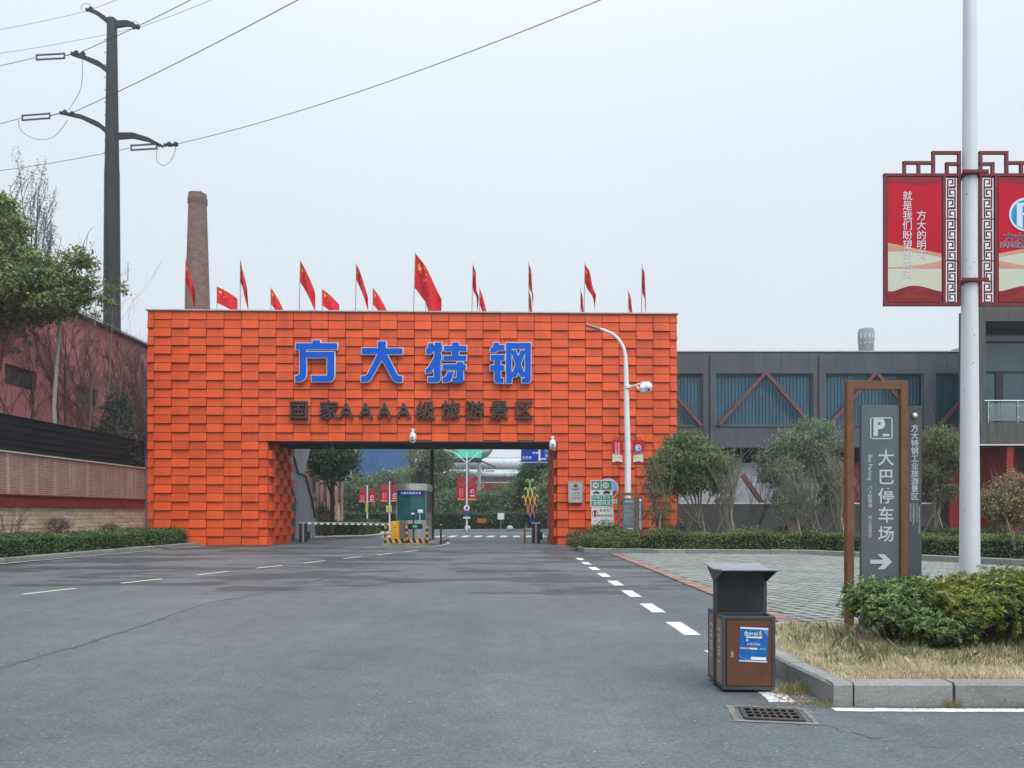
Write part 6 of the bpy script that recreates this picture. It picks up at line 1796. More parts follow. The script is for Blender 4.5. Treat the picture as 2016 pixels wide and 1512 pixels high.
# ================================================================== under and beyond the gate
YT = 35.6
def W(px, py, Y): return P(px, py, Y)
M_yel = mat('machine_yellow', (.62,.33,.012), .4, .15, 5)
M_stripeY = mat('hazard_yellow', (.58,.30,.06), .5, .2, 6)
M_blk = mat('hazard_black', (.02,.02,.02), .5)
M_isl = mat('island_concrete', (.24,.215,.19), .85, .35, 5, bump=.3)
slab('booth_island', [(-5.95,34.55),(-3.85,34.55),(-3.45,35.6),(-3.35,40.2),(-3.9,41.2),(-5.3,41.2),(-5.8,40.2)], -.01, .14, M_isl)
slab('booth_apron', [(-6.15,33.9),(-4.1,33.5),(-3.0,35.4),(-3.75,34.5),(-5.95,34.5)], -.01, .008, MATS['collar_concrete'])
# booth
bo = Vector((-4.72, 35.75, .14))
bt = thing('toll_booth', 'steel and green glass gatekeeper booth on the traffic island under the gate', 'booth', bo)
def plan(w, d, bulge, off=0.0, n=10):
    pts = [(-w/2 - off + (w + 2*off)*i/n, -math.sin(math.pi*i/n)*bulge - off) for i in range(n+1)]
    return pts + [(w/2 + off, d + off), (-w/2 - off, d + off)]
def ext_plan(pl, z0, z1): return MB().prism([(x, y, z0) for x, y in pl], (0, 0, z1 - z0))
PLN = (1.42, 2.3, .30)
obj('base', ext_plan(plan(*PLN), .06, 1.02), M_steel, bt, 40)
obj('plinth', ext_plan(plan(PLN[0]-.06, PLN[1]-.06, .28), 0, .058), M_blk, bt)
fl = plan(PLN[0]-.10, PLN[1]-.05, .27)
obj('back_wall', MB().box(-.68, .68, 2.22, 2.28, 1.022, 2.42), mat('booth_inside', (.02,.11,.10), .7), bt)
obj('desk', MB().box(-.6, .6, .1, .7, 1.022, 1.06).box(-.5, -.1, .75, 1.15, 1.022, 1.35).box(.15,.45,.3,.36,1.07,1.35), MATS['booth_inside'], bt)
gmat = mat('booth_glass', (.012,.095,.088), .10, .35, 1.5, spec=.5)
pts = plan(PLN[0]-.03, PLN[1]-.05, .285)
gl = MB()
for i in range(10):
    a, b = pts[i], pts[i+1]
    gl._add([(a[0],a[1],1.022),(b[0],b[1],1.022),(b[0],b[1],2.42),(a[0],a[1],2.42)], [(0,1,2,3)])
obj('front_glass', gl, gmat, bt, 60)
for x in (-.695, .695):
    obj('side_glass', MB().box(x-.004, x+.004, .05, .98, 1.022, 2.42), gmat, bt)
    obj('side_glass', MB().box(x-.004, x+.004, 1.06, 2.2, 1.022, 2.42), gmat, bt)
ps = MB()
for x in (-.71, .645):
    for y in (-.02, .98, 2.22): ps.box(x, x+.065, y, y+.065, 1.021, 2.42)
obj('mullion', ps, mat('booth_frame', (.20,.21,.215), .45, .15, 5, metal=.5), bt)
rf_ = ext_plan(plan(*PLN, .03), 2.421, 2.52)
rf_.prism([(x,y,2.521) for x,y in plan(*PLN, .045)], (0,0,.08)); rf_.prism([(x,y,2.602) for x,y in plan(*PLN, .03)], (0,0,.13))
obj('roof', rf_, M_steel, bt, 30)
bs = MB(); q_ = plan(PLN[0], PLN[1], .30, .012)
for i in range(1, 9):
    a, b = q_[i], q_[i+1]; bs._add([(a[0],a[1],2.16),(b[0],b[1],2.16),(b[0],b[1],2.42),(a[0],a[1],2.42)], [(0,1,2,3)])
sb = obj('sign_band', bs, mat('booth_blue', (.004,.022,.21), .4), bt, 60)
for i, c in enumerate('交通文明请停靠'):
    u = .5 + (i-3)*.098; x = -PLN[0]/2 + PLN[0]*u; y = -math.sin(math.pi*u)*.30
    letters(c, .115, (x, y-.03, 2.28), M_swht, sb, bold=.008)
ac = thing('roof_equipment', 'dark antenna and cable boxes on the booth roof', 'equipment', (bo.x + .25, bo.y + .8, bo.z + 2.735))
obj('box', MB().box(-.15,.05,0,.3,0,.62).box(.08,.26,.05,.3,0,.68), M_blk, ac); obj('loop', MB().tube([(-.35,.1,0),(-.36,.1,.35),(-.30,.1,.48),(-.24,.1,.3),(-.25,.1,0)], .018, 6), M_blk, ac)
# barrier machine
bm0 = Vector((-5.36, 34.95, .14))
br = thing('barrier_gate', 'yellow barrier machine with long striped arm lowered to the left', 'barrier', bm0)
obj('cabinet', MB().prism([(-.19,-.16,0),(.19,-.16,0),(.19,-.16,.90),(.15,-.16,.99),(-.15,-.16,.99),(-.19,-.16,.90)], (0,.34,0)), M_yel, br, bevel=.012)
obj('badge', MB().lathe([(.04,-.012),(.035,0)], (0,-.16,.87), 12, 'y'), M_swht, br)
obj('plate', MB().box(-.06,.06,-.166,-.1605,.70,.72), M_blk, br)
for k in range(27):
    x1 = -.19 - k*.14
    obj('arm_segment', MB().box(x1-.138, x1, -.10, -.06, .80 + k*.0018, .862 + k*.0018), M_swht if k % 2 == 0 else mat('arm_dark', (.10,.09,.08), .5), br)
obj('arm_rail', MB().hexa([(-3.98,-.102,.885+.045),(-.19,-.102,.885),(-.19,-.058,.885),(-3.98,-.058,.885+.045)],[(-3.98,-.102,.90+.045),(-.19,-.102,.90),(-.19,-.058,.90),(-3.98,-.058,.90+.045)]), M_swht, br)
# striped guard
sg2 = thing('hazard_guard', 'black and yellow striped rail with three posts before the booth', 'guard rail', (-5.72, 34.66, .14))
rl_ = MB(); ry = MB()
for k in range(14):
    x = .03 + k*.135
    (rl_ if k % 2 else ry).hexa([(x,0,.0),(x+.135,0,.0),(x+.135,.03,.0),(x,.03,.0)], [(x-.08,0,.20),(x+.055,0,.20),(x+.055,.03,.20),(x-.08,.03,.20)])
obj('rail_stripe', rl_, M_blk, sg2); obj('rail_stripe', ry, M_stripeY, sg2)
for x in (-.03, .93, 1.86):
    for k in range(6): obj('post_band', MB().lathe([(.058,.0),(.058,.13)], (x,-.06,k*.131), 12), M_blk if k % 2 == 0 else M_stripeY, sg2, 40)
def post(name, label, px, Y, h, r, m, capm=None, cat='bollard', group=None):
    t = thing(name, label, cat, ((px-1008)/F*Y, Y, 0), 0, group)
    obj('shaft', MB().lathe([(r*1.5,0),(r*1.5,.015),(r,.02),(r,h)], n=14), m, t, 40)
    obj('cap', MB().lathe([(r*1.1,h+.001),(r*1.1,h+.03),(r*.8,h+.05)], n=14), capm or m, t, 40)
    return t
post('guard_post', 'black post at the right corner of the booth island', 868, 36.3, .92, .05, M_blk, M_stripeY)
# display before the booth
dp = thing('display_board', 'small black display with green signs before the booth', 'display', (-4.55, 35.15, .14))
obj('stand', MB().tube([(0,.05,0),(0,.05,1.3)], .035, 8), M_blk, dp, 40)
pnl = obj('screen', MB().box(-.27,.42,-.03,.05,.62,.86), mat('screen_black', (.008,.014,.014), .25), dp)
letters('(III)', .16, (.08,-.034,.74), mat('green_led', (0,.3,.15), .5, emit=((.0,.9,.45), .6)), pnl, bold=.01)
obj('camera_box', MB().box(-.08,.05,-.12,.06,1.3,1.37).tube([(.30,.0,1.0),(.30,.0,1.35)], .02, 6).box(.22,.44,-.14,.06,1.36,1.52).box(.24,.42,-.155,-.141,1.40,1.48), M_cam, dp)
def steel_post(label, px, Y):
    t = thing('steel_bollard', label, 'bollard', ((px-1008)/F*Y, Y, 0), R(8))
    obj('shaft', MB().box(-.20,-.06,-.1,.1,0,.98).box(.06,.2,-.1,.1,0,.98), mat('dark_steel', (.06,.055,.05), .4, .2, 5, metal=.5), t)
    obj('strip', MB().lathe([(.075,0),(.075,.98)], (0,-.05,0), 12), M_steel, t, 40)
    obj('cap', MB().box(-.21,.21,-.12,.12,.981,1.02), M_swht, t)
    obj('motor_box', MB().box(.205,.33,-.06,.14,.15,.55), M_blk, t)
steel_post('steel bollard at the left inside of the gate opening', 597, 39.0)
steel_post('steel bollard at the right inside of the gate opening', 1055, 38.2)
tp_ = thing('sign_post', 'thin brown post standing left of the right steel bollard', 'post', ((1033-1008)/F*37.4, 37.4, 0))
obj('shaft', MB().tube([(0,0,.012),(0,0,.86)], .042, 10), M_corten, tp_, 40); obj('foot', MB().box(-.16,.16,-.12,.12,0,.012), M_corten, tp_)
sp2 = thing('slim_column', 'slim brown column rising behind the booth to the gate ceiling', 'column', ((851-1008)/F*39.2, 39.2, .14))
obj('shaft', MB().box(-.09,.09,-.09,.09,0,4.6), mat('brown_column', (.075,.05,.042), .6, .3, 3), sp2); obj('foot', MB().box(-.16,.16,-.16,.16,-.001,.02), M_blk, sp2)

# concrete wing and brick building at the left beyond the gate
M_cwing = mat('wing_concrete', (.42,.44,.47), .8, .0, .9, col2=(.34,.36,.39), bump=.15, bscale=14, stretch=(2,2,.4))
wgY = 41.6; wg = thing('concrete_wing', 'folded grey concrete wing wall just behind the gate left pier', 'wall', (0, wgY, 0))
def wz(x, y):
    px = 560 + x/7.2; Y = 41.0 + (px - 578)/42*1.6; q = P(px, 870 + y/7.2, Y); return Vector((q.x, q.y - wgY, q.z))
WN = Vector((-.86, .50, 0)) * .45
lowp = [wz(*p) for p in ((60,330),(130,200),(195,450),(295,478),(330,600),(390,830),(432,1080),(430,1390),(150,1400),(170,840),(118,620))]
obj('lower_slab', MB().prism(lowp, WN), M_cwing, wg)
upp = [wz(*p) for p in ((345,60),(470,60),(445,180),(372,482),(300,470),(285,430))]
obj('upper_slab', MB().prism([p + WN*1.2 for p in upp], WN), M_cwing, wg)
ed_ = MB()
for a, b in ((wz(130,200), wz(195,450)), (wz(195,450), wz(295,478)), (wz(295,478), wz(330,600)), (wz(330,600), wz(390,830)), (wz(390,830), wz(432,1080))): ed_.beam(a + Vector((.02,-.04,.02)), b + Vector((.02,-.04,.02)), .06, .06)
obj('edge_strip', ed_, M_blk, wg)
obj('dark_recess', MB().prism([wz(*p) + WN*2 for p in ((60,700),(200,700),(200,1330),(60,1330))], WN), M_blk, wg)
M_bk2 = brick_mat('orange_brick', (.44,.20,.14), (.37,.16,.11), (.42,.34,.29), mort=.008)
bb = thing('brick_building', 'orange brick building with tall dark windows seen through the gate at left', 'building', (-12.4, 47, 0))
obj('wall', MB().prism([(0,0,0),(0,1.55,0),(-.4,1.55,0),(-.4,2.3,0),(-1.4,2.3,0)], (0,0,8.2)).prism([(0,2.3,0),(0,9,0),(-6,9,0),(-4.6,7,0),(-1.5,2.3,0)], (0,0,7.4)), M_bk2, bb)
obj('trim', MB().box(-.02, .06, -.05, .03, 0, 8.25).box(.001,.05,1.48,1.56,0,6.5), M_cop, bb)
for y0, y1, z0, z1 in ((.55,.95,2.9,5.2),(3.2,3.75,1.6,5.6),(5.4,6.0,1.6,5.6),(7.4,8.0,1.6,5.6)):
    wo = obj('window', MB().box(.001,.05,y0-.08,y1+.08,z0-.1,z1+.1), M_oldf, bb)
    for k in range(4): obj('pane', MB().box(.051,.06,y0,y1,z0+(z1-z0)*k/4+.03,z0+(z1-z0)*(k+1)/4-.03), M_pane, wo)
obj('door_dark', MB().box(-.399,-.38,1.56,2.29,2.6,5.4), M_blk, bb)
pil = MB()
for y in (2.75,4.6,6.9): pil.box(.0,.14,y,y+.28,0,2.2)
obj('pillar', pil, M_stone, bb)
letters('接待中心', .36, (.012, 1.15, 2.35), M_blk, bb, rot=(R(90), 0, R(90)), bold=.01)

# green behind
L_far = leaf_mat('far_leaf', [(.026,.044,.024),(.044,.072,.036),(.068,.100,.048),(.095,.122,.060)], .5, .28)
L_far2 = leaf_mat('far_leaf_pale', [(.042,.064,.032),(.070,.098,.048),(.100,.128,.064),(.128,.148,.076)], .5, .3)
L_deep = leaf_mat('far_leaf_deep', [(.014,.034,.018),(.026,.058,.028),(.044,.082,.040)], .5, .22)
def far_tree(label, px, py, rx, rz, Y, lm, n=3600, seed=0, leaf=.27, trunk=True):
    s = Y/F; rd = random.Random(seed); c = P(px, py, Y); b0 = Vector((c.x, Y, 0))
    t = thing('roadside_tree', label, 'tree', b0, 0, 'trees beyond the gate')
    bl = [(0,0,c.z,rx*s*.8,rx*s*.8,rz*s*.85)]
    for k in range(6):
        a = rd.uniform(0,6.28); f = rd.uniform(.35,.8)
        bl.append((math.cos(a)*rx*s*f, math.sin(a)*rx*s*f*.8, c.z + rd.uniform(-.6,.65)*rz*s, rx*s*rd.uniform(.3,.5), rx*s*rd.uniform(.3,.5), rz*s*rd.uniform(.25,.45)))
    mb = MB(); h = c.z - rz*s*.3
    mb.tube([(0,0,0),(rd.uniform(-.1,.1),0,h*.5),(0,0,h)], [.17,.14,.10], 7)
    for k in range(5):
        b = bl[1 + k % 6]; mb.tube([(0,0,h*.6), Vector(b[:3])*.6 + Vector((0,0,h*.3)), Vector(b[:3])], [.08,.05,.02], 4, cap=False)
    obj('trunk', mb, M_bark, t, 60)
    pos, nor = blob_points(bl, int(n*1.7), .38, 26, .45); pos[:, 2] = np.maximum(pos[:, 2], .3)
    link('crown', leaves_mesh('crown', pos, leaf, .42, nor, .15, .6), t, lm)
specs = [
 (652,905,42,40,46,L_deep,5200,'dense dark tree overhanging the brick building'),(592,905,30,45,64,L_far2,2600,'tree seen between the concrete wing arms'),
 (705,978,48,54,74,L_far,5200,'broad tree left of the two banner lamps'),(752,968,46,50,80,L_far,4600,'tree behind the left banner lamp'),
 (800,962,46,52,86,L_far2,4600,'pale tree behind the booth left side'),(848,935,52,66,78,L_far,5600,'tall tree above the booth roof'),
 (900,962,40,46,76,L_far,4600,'tree left of the two armed lamp'),(880,998,30,38,72,L_far,2600,'low tree right of the booth'),
 (962,1003,42,40,73,L_far,4200,'round tree right of the two armed lamp'),(1008,990,30,46,74,L_far2,2600,'pale thin tree left of the sculpture'),
 (1052,950,44,66,74,L_deep,5600,'tall dark tree behind the sculpture'),(1085,985,34,60,68,L_far2,3600,'pale tree beside the right pier'),
(1120,960,40,70,72,L_far,2600,'tree hidden behind the right pier'),
 (560,960,40,70,70,L_far,2400,'tree hidden behind the left pier')]
for i, (px, py, rx, rz, Y, lm, n, lb_) in enumerate(specs): far_tree(lb_, px, py, rx, rz, Y, lm, n, 100 + i)
hedge('clipped_hedge', 'dark clipped hedge at the left behind the barrier arm', [(-11.3, 46.5), (-9.1, 47.6), (-8.9, 51.5)][::1], .9, .95, 350, .12, L_hedge)
hedge('low_hedge', 'low dark hedge along the far side of the crossing road', [(-18, 66), (-7.5, 66.2), (8, 66.2)], 1.6, 1.5, 130, .16, L_deep, bump=.12)
twig_shrub('dark bare shrub beside the concrete wing', (-10.9, 44.6, .1), 2.3, 12, 131, M_dtwig, dep=3, spread=.4)
bush('round_shrub', 'dark clump beside the brick building entrance', (-11.4, 46.0, .1), .5, .5, .9, 1400, .12, L_deep, clump=.15)

# far lamps with banners
def far_lamp(label, px, Y, bpx, b_h, arms=True, sign=None):
    s = Y/F; b0 = Vector(((px-1008)*s, Y, 0)); t = thing('street_lamp', label, 'street lamp', b0, 0, 'lamps beyond the gate')
    top = P(px, 890, Y).z if arms else P(px, bpx[0], Y).z + .3
    obj('pole', MB().tube([(0,0,0),(0,0,top)], [.075,.05], 10), M_wht, t, 40)
    if arms:
        for sd in (-1, 1):
            obj('arm', MB().tube([(0,0,top-.9),(sd*1.0,0,top-.05),(sd*1.5,0,top+.10)], .035, 6), M_wht, t, 40)
            obj('lamp_head', MB().beam((sd*1.4,0,top+.08),(sd*1.95,0,top+.22), .2, .06), M_wht, t)
    z0 = P(0, bpx[1], Y).z; z1 = P(0, bpx[0], Y).z; zs_ = z0 + (z1-z0)*.62; w = b_h
    for sd in (-1, 1):
        x0, x1 = (sd*.12, sd*(.12+w)); x0, x1 = min(x0,x1), max(x0,x1)
        pn = obj('banner', MB().box(x0, x1, -.03, .0, z0, zs_), M_print, t); obj('banner', MB().box(x0 if sd>0 else x0+.06, x1 if sd<0 else x1-.06, -.03, .0, zs_+.06, z1), mat('banner_rose', (.42,.03,.05), .5, .3, 2), t)
        obj('printed_wave', MB().poly(wavepoly(x0, x1, lambda u: z0+.04, lambda u: z0+.12+.05*math.sin(4*u), -.034)), M_gold, pn)
        if sd > 0:
            c = ((x0+x1)/2, z0+(zs_-z0)*.62); obj('logo', MB().poly(disc_pts(c[0], c[1], w*.24, 18, -.035)), M_lrim, pn); obj('logo_disc', MB().poly(disc_pts(c[0]+.02, c[1]-.02, w*.17, 16, -.038)), mat('logo_violet', (.12,.14,.35), .5), pn)
            obj('logo_text', MB().box(x0+w*.2, x1-w*.2, -.036, -.031, z0+(zs_-z0)*.28, z0+(zs_-z0)*.36), M_lrim, pn)
        else:
            for u in (.35,.65): obj('text_column', MB().box(x0+w*u-.05, x0+w*u+.05, -.036, -.031, z0+(zs_-z0)*.25, z0+(zs_-z0)*.85), mat('banner_pinktext', (.55,.22,.24), .5), pn)
    return t
l1 = far_lamp('two armed white lamp with red banners in the middle beyond the gate', 919, 63, (940, 985), .68)
def disc_sign(parent, z, r, m1, m2, mark=False):
    d = obj('sign_disc', MB().prism(disc_pts(0, z, r, 24, -.14), (0,.02,0)), m1, parent); obj('sign_face', MB().poly(disc_pts(0, z, r*.82, 24, -.144)), m2, d)
    if mark: obj('pictogram', MB().poly([(-.10,-.148,z-.14),(.02,-.148,z-.14),(.12,-.148,z+.02),(.05,-.148,z+.16),(-.04,-.148,z+.05)]), M_sblk, d)
disc_sign(l1, P(0,1000,63).z, .25, M_swht, M_swht, True); disc_sign(l1, P(0,1011,63).z, .25, mat('sign_violet', (.10,.07,.30), .5), mat('sign_indigo', (.05,.06,.26), .5))
obj('sign_plate', MB().box(-.28,.28,-.14,-.12,P(0,1021,63).z,P(0,1017.5,63).z), M_swht, l1)
l2 = far_lamp('white lamp pole with red banners and yellow sign left of the booth', 767, 65, (954, 988), .64, False)
obj('yellow_sign', MB().box(-.28,.22,-.15,-.13,P(0,1008,65).z,P(0,995,65).z), mat('sign_yellow', (.48,.50,.12), .5, .3, 8), l2)
l3 = far_lamp('white lamp pole with red banners nearest the brick building', 723, 66, (962, 989), .60, False)
obj('yellow_sign', MB().box(-.12,.10,-.15,-.13,P(0,1008,66).z,P(0,990,66).z), MATS['sign_yellow'], l3)
la = thing('street_lamp', 'pale lamp arm poking out of the trees left of the booth', 'street lamp', ((780-1008)/F*90, 90, 0), 0)
obj('pole', MB().tube([(0,0,0),(0,0,6.0)], .07, 6), M_wht, la); obj('arm', MB().tube([(0,0,6.0),(-.9,0,6.5),(-1.6,0,6.7)], .06, 6), M_wht, la)

# direction board
YD = 58.0; db = Vector((3.6, YD, 0)); dbt = thing('direction_sign', 'blue overhead direction sign behind the right corner of the opening', 'road sign', db)
obj('post', MB().tube([(.5,.2,0),(.5,.2,7.6)], .14, 10).tube([(.5,.2,6.6),(-2.6,.2,6.6)], .07, 8), M_galv, dbt, 40)
x0, x1 = P(1025,0,YD).x - db.x, P(1093,0,YD).x - db.x + .3; z0, z1 = P(0,910.5,YD).z, P(0,862,YD).z
bdd = board(dbt, 'board', x0, x1, z0, z1, M_swht, 0, .05, .06); obj('blue_field', MB().box(x0+.045, x1-.045, -.004, .002, z0+.045, z1-.045), mat('sign_blue_board', (.004,.055,.42), .4), bdd)
tx = lambda s_, sz, px, py: letters(s_, sz, (P(px,0,YD).x-db.x, -.009, P(0,py,YD).z), M_swht, bdd, bold=.01)
tx('生铁库', .25, 1037.5, 901.5); tx('汽车衡', .25, 1082, 888.5); tx('焦化厂', .25, 1082, 897.5); tx('汽车库', .25, 1082, 872)
mk = MB()
def hb(a, b, c, d): mk.box(P(a,0,YD).x-db.x, P(b,0,YD).x-db.x, -.009, -.006, P(0,d,YD).z, P(0,c,YD).z)
hb(1060,1064,872,907.5); hb(1054,1060,890,893); hb(1064,1075,902,905)
xq, zq = P(1050.5,0,YD).x-db.x, P(0,891.5,YD).z; mk.poly([(xq-.09,-.0075,zq),(xq,-.0075,zq-.09),(xq+.09,-.0075,zq),(xq,-.0075,zq+.09)])
obj('route_arrow', mk, M_swht, bdd)

# painted pipe sculpture
sY = 66.0; sb0 = Vector(((1044-1008)/F*sY, sY, 0)); sc_ = thing('pipe_sculpture', 'tall sculpture of curled pipes in green, yellow, pink and blue', 'sculpture', sb0)
cols = [('pipe_green',(.30,.42,.12)),('pipe_lime',(.48,.48,.10)),('pipe_orange',(.60,.34,.07)),('pipe_pink',(.50,.16,.17)),('pipe_rose',(.42,.12,.16)),('pipe_navy',(.012,.045,.20)),('pipe_teal',(.01,.14,.18))]
lev = [[[(405,300),(405,220),(385,150),(362,138),(340,180)],[(408,300),(412,210),(430,150),(458,133),(478,172)]],
 [[(375,440),(360,330),(335,288),(305,330)],[(380,440),(390,320),(410,288),(435,330),(450,430)],[(455,430),(470,310),(495,283),(518,318)]],
 [[(330,580),(315,480),(290,440),(265,485)],[(335,580),(345,480),(370,438),(395,480),(410,580)],[(415,580),(430,480),(455,433),(480,480),(490,580)],[(495,580),(510,470),(540,430),(563,465)]],
 [[(370,740),(355,630),(330,590),(308,615)],[(380,740),(395,620),(415,585),(440,640),(445,740)],[(455,730),(480,610),(500,580),(526,612)]],
 [[(405,830),(395,770),(375,733),(350,765)],[(415,830),(440,750),(465,733),(488,790),(490,840)]],
 [[(490,840),(488,960),(480,1010)],[(440,1020),(440,920),(420,883),(400,925)],[(415,830),(412,890)]],
 [[(350,1070),(340,960),(345,920)],[(440,1020),(438,1070)],[(480,1010),(478,1075)]]]
for (nm, c), arcs in zip(cols, lev):
    m_ = mat(nm, c, .4)
    for a in arcs:
        q = [P(1000 + x/9.45, 930 + y/9.45, sY) - sb0 for x, y in a]; sm = []
        for i in range(len(q)-1):
            p0, p1, p2, p3 = q[max(i-1,0)], q[i], q[i+1], q[min(i+2,len(q)-1)]
            for k in range(4):
                t_ = k/4; sm.append(.5*((2*p1)+(-p0+p2)*t_+(2*p0-5*p1+4*p2-p3)*t_*t_+(-p0+3*p1-3*p2+p3)*t_**3))
        sm.append(q[-1]); n = len(sm)
        obj('pipe', MB().tube(sm, [.062]*n, 7), m_, sc_, 60)
obj('foot', MB().lathe([(.6,0),(.6,.16),(.5,.2)], n=16), M_isl, sc_)
# small street things beyond
for px, lb_ in ((922,'left pale stone ball before the far lamp'),(1004,'right pale stone ball before the far hedge')):
    q = G(px, 1045, .0); t = thing('stone_ball', lb_, 'stone ball', (q.x, 63.2, 0), 0, 'stone balls on the far pavement')
    obj('ball', MB().lathe([(.05,0),(.22,.05),(.27,.22),(.22,.38),(.08,.46)], n=14), M_cop, t, 80); obj('foot', MB().lathe([(.2,0),(.2,.04)], n=12), M_isl, t)
bc = thing('park_bench', 'small orange backed bench on the far pavement', 'bench', ((949-1008)/F*66, 65.4, .1))
obj('backrest', MB().box(-.4,.4,.2,.25,.55,.95), mat('bench_orange', (.35,.13,.05), .6, .2, 5), bc); obj('seat', MB().box(-.5,.5,-.2,.2,.42,.47), M_blk, bc)
for x in (-.4,.36): obj('leg', MB().box(x,x+.05,-.15,.2,0,.42), M_blk, bc)
nb = thing('notice_board', 'small white notice board on a post by the far hedge', 'sign', ((986-1008)/F*65, 65.2, .1))
obj('post', MB().tube([(0,0,0),(0,0,1.25)], .04, 8), M_stake, nb); obj('board', MB().box(-.28,.28,-.06,-.03,.85,1.4), M_swht, nb)
pk = thing('bus_stop_post', 'white signpost with lamp among the trees at left', 'post', ((673-1008)/F*80, 80, 0))
obj('post', MB().box(-.06,.06,-.04,.04,0,2.6), M_wht, pk); obj('sign', MB().box(-.5,.0,-.05,.03,2.1,2.35), M_wht, pk)
# far buildings over the trees
YU = 150.0; ub = thing('blue_plant_building', 'blue clad factory building with red corner columns far beyond the trees', 'building', (P(752,0,YU).x, YU, 0))
wU = P(805,0,YU).x - P(700,0,YU).x; M_bluec = mat('blue_cladding', (.022,.125,.30), .5, .0, .25, col2=(.016,.09,.24))
zU = 17.5; b_ = MB(); k = 0; x = -wU/2
while x < wU/2: b_.box(x, x+.62, 0 if k % 2 else .12, 12, 0, zU); x += .62; k += 1
obj('cladding', b_, M_bluec, ub); obj('corner_column', MB().box(-wU/2-1.1,-wU/2-.01,-.2,12,0,zU), MATS['red_steel'], ub); obj('corner_column', MB().box(wU/2+.63,wU/2+1.7,-.2,12,0,zU), MATS['red_steel'], ub)
obj('stair_tower', MB().box(wU/2+1.75,wU/2+4.4,-.1,6,0,zU), M_wpanel, ub)
for k in range(3): obj('window_strip', MB().box(wU/2+2.1+k*.8,wU/2+2.45+k*.8,-.15,-.101,2,zU-1), M_oldf, ub)
obj('side_mass', MB().box(-wU/2-4.2,-wU/2-1.2,.3,12,0,zU-4), mat('pale_blue_mass', (.20,.26,.34), .6), ub)
tk2 = thing('white_funnel_tank', 'white funnel shaped tank left of the blue building', 'tank', (P(684,0,140).x, 140, 0))
obj('shell', MB().lathe([(.25,9.2),(.3,11),(1.6,14),(1.7,17)], (.6,0,0), n=20), M_wpanel, tk2, 40); obj('support', MB().box(.45,.75,-.15,.15,0,9.21), M_wpanel, tk2)
YX = 120.0; xb_ = thing('red_plant_building', 'long red factory hall with white stripe beyond the trees', 'building', (P(970,0,YX).x, YX, 0))
zX = P(0,940,YX).z
obj('wall', MB().box(-14,14,0,14,0,zX-.9), MATS['red_wall'], xb_); obj('stripe', MB().box(-14,14,-.06,14,zX-.898,zX-.70), M_wpanel, xb_); obj('upper_wall', MB().box(-14,14,.1,14,zX-.699,zX), M_rust, xb_)
obj('roof_edge', MB().box(-14.1,14.1,-.1,14,zX+.002,zX+.25), M_wpanel, xb_)
pp_ = thing('white_pipeline', 'big white overhead pipeline above the red hall', 'pipeline', (P(970,0,116).x, 116, 0))
zp = P(0,914,116).z
obj('pipe', MB().tube([(-12,0,zp),(14,0,zp)], .80, 18), M_wpanel, pp_, 60); obj('pipe', MB().tube([(-12,-1,zp-1.55),(14,-1,zp-1.75)], .48, 14), M_wpanel, pp_, 60)
for x in (-8,-1.5,5.5): obj('support', MB().box(x-.12,x+.12,-.12,.12,0,zp-.78), M_galv, pp_)
obj('walkway', MB().box(-12,14,-.1,.1,zp+1.0,zp+1.06), M_galv, pp_); obj('valve_box', MB().box(-1.2,.2,.8,1.6,zp-2.2,zp-.9), MATS['sign_lavender'], pp_)
gc = thing('green_canopy', 'green sheet metal canopy above the trees at the middle', 'canopy', (P(911,0,105).x, 105, 0))
zg = P(0,902,105).z; M_gsh = mat('green_sheet', (.012,.30,.20), .5, .2, .6)
g_ = MB()
for k in range(10): g_.hexa([(-2.6+.52*k,0,zg),(-2.1+.52*k,0,zg),(-2.1+.52*k,3,zg+2.2),(-2.6+.52*k,3,zg+2.2)],[(-2.6+.52*k,0,zg+.08),(-2.1+.52*k,0,zg+.08),(-2.1+.52*k,3,zg+2.28),(-2.6+.52*k,3,zg+2.28)])
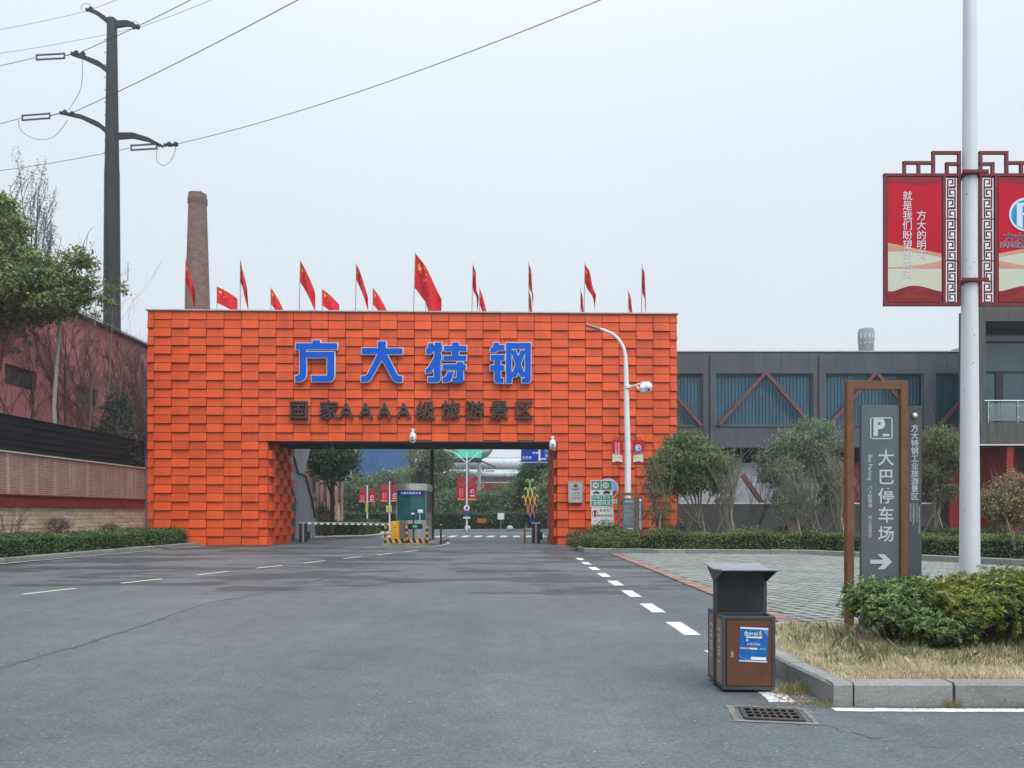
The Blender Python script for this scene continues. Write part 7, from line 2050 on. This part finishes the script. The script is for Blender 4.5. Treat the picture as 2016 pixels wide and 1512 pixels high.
obj('roof_sheet', g_, M_gsh, gc); obj('truss', MB().box(-2.6,2.6,.1,.25,zg-.6,zg-.01).beam((1.9,.2,zg-.1),(4.6,.2,zg-1.3),.15,.2), M_blk, gc)
for x in (-2.4, 2.3): obj('support', MB().box(x,x+.2,.1,.3,0,zg-.61), M_galv, gc)
ct2 = thing('cone_tank', 'pale grey tank with green conical end above the trees', 'tank', (P(940,0,112).x, 112, 0))
zk = P(0,909,112).z
obj('shell', MB().lathe([(.3,-2.2),(1.75,-2.0),(1.75,.2)], (0,0,zk+1.9), 20, 'x'), mat('tank_grey', (.46,.50,.52), .6, .2, .6), ct2, 40); obj('cone', MB().lathe([(1.74,.201),(1.2,1.5),(.5,2.1),(.1,2.3)], (0,0,zk+1.9), 20, 'x'), mat('tank_green', (.26,.46,.40), .6, .2, .6), ct2, 40)
obj('support', MB().box(-1.6,-1.2,-.2,.2,0,zk+.4).box(0,.4,-.2,.2,0,zk+.4), M_galv, ct2)
# pale damp air over the whole place
hz = MB().box(-260, 260, -60, 240, -1.0, 46.0)
ho = obj('haze', hz, None); tag(ho, 'pale damp haze over the whole place', 'haze', kind='stuff')
hm = bpy.data.materials.new('haze_air'); hm.use_nodes = True; ht = hm.node_tree
ht.nodes.remove(ht.nodes['Principled BSDF']); pv = ht.nodes.new('ShaderNodeVolumePrincipled')
pv.inputs['Color'].default_value = (.86, .90, .95, 1); pv.inputs['Density'].default_value = HAZE; pv.inputs['Anisotropy'].default_value = .2
ht.links.new(pv.outputs[0], ht.nodes['Material Output'].inputs['Volume']); ho.data.materials.clear(); ho.data.materials.append(hm)
# distant green mass closing the view
pos, nor = blob_points([(x, 200 + 15*math.sin(x*.3), 2.5 + 1.0*math.sin(x*.17), 9, 6, 3.0) for x in range(-150, 160, 9)], 9000, .9, 20, .4)
pos[:, 2] = np.maximum(pos[:, 2], .3)
o = link('distant_wood', leaves_mesh('distant_wood', pos, 1.1, .5, nor, .1, .6), None, L_far); tag(o, 'distant belt of trees closing the view', 'wood', kind='stuff')
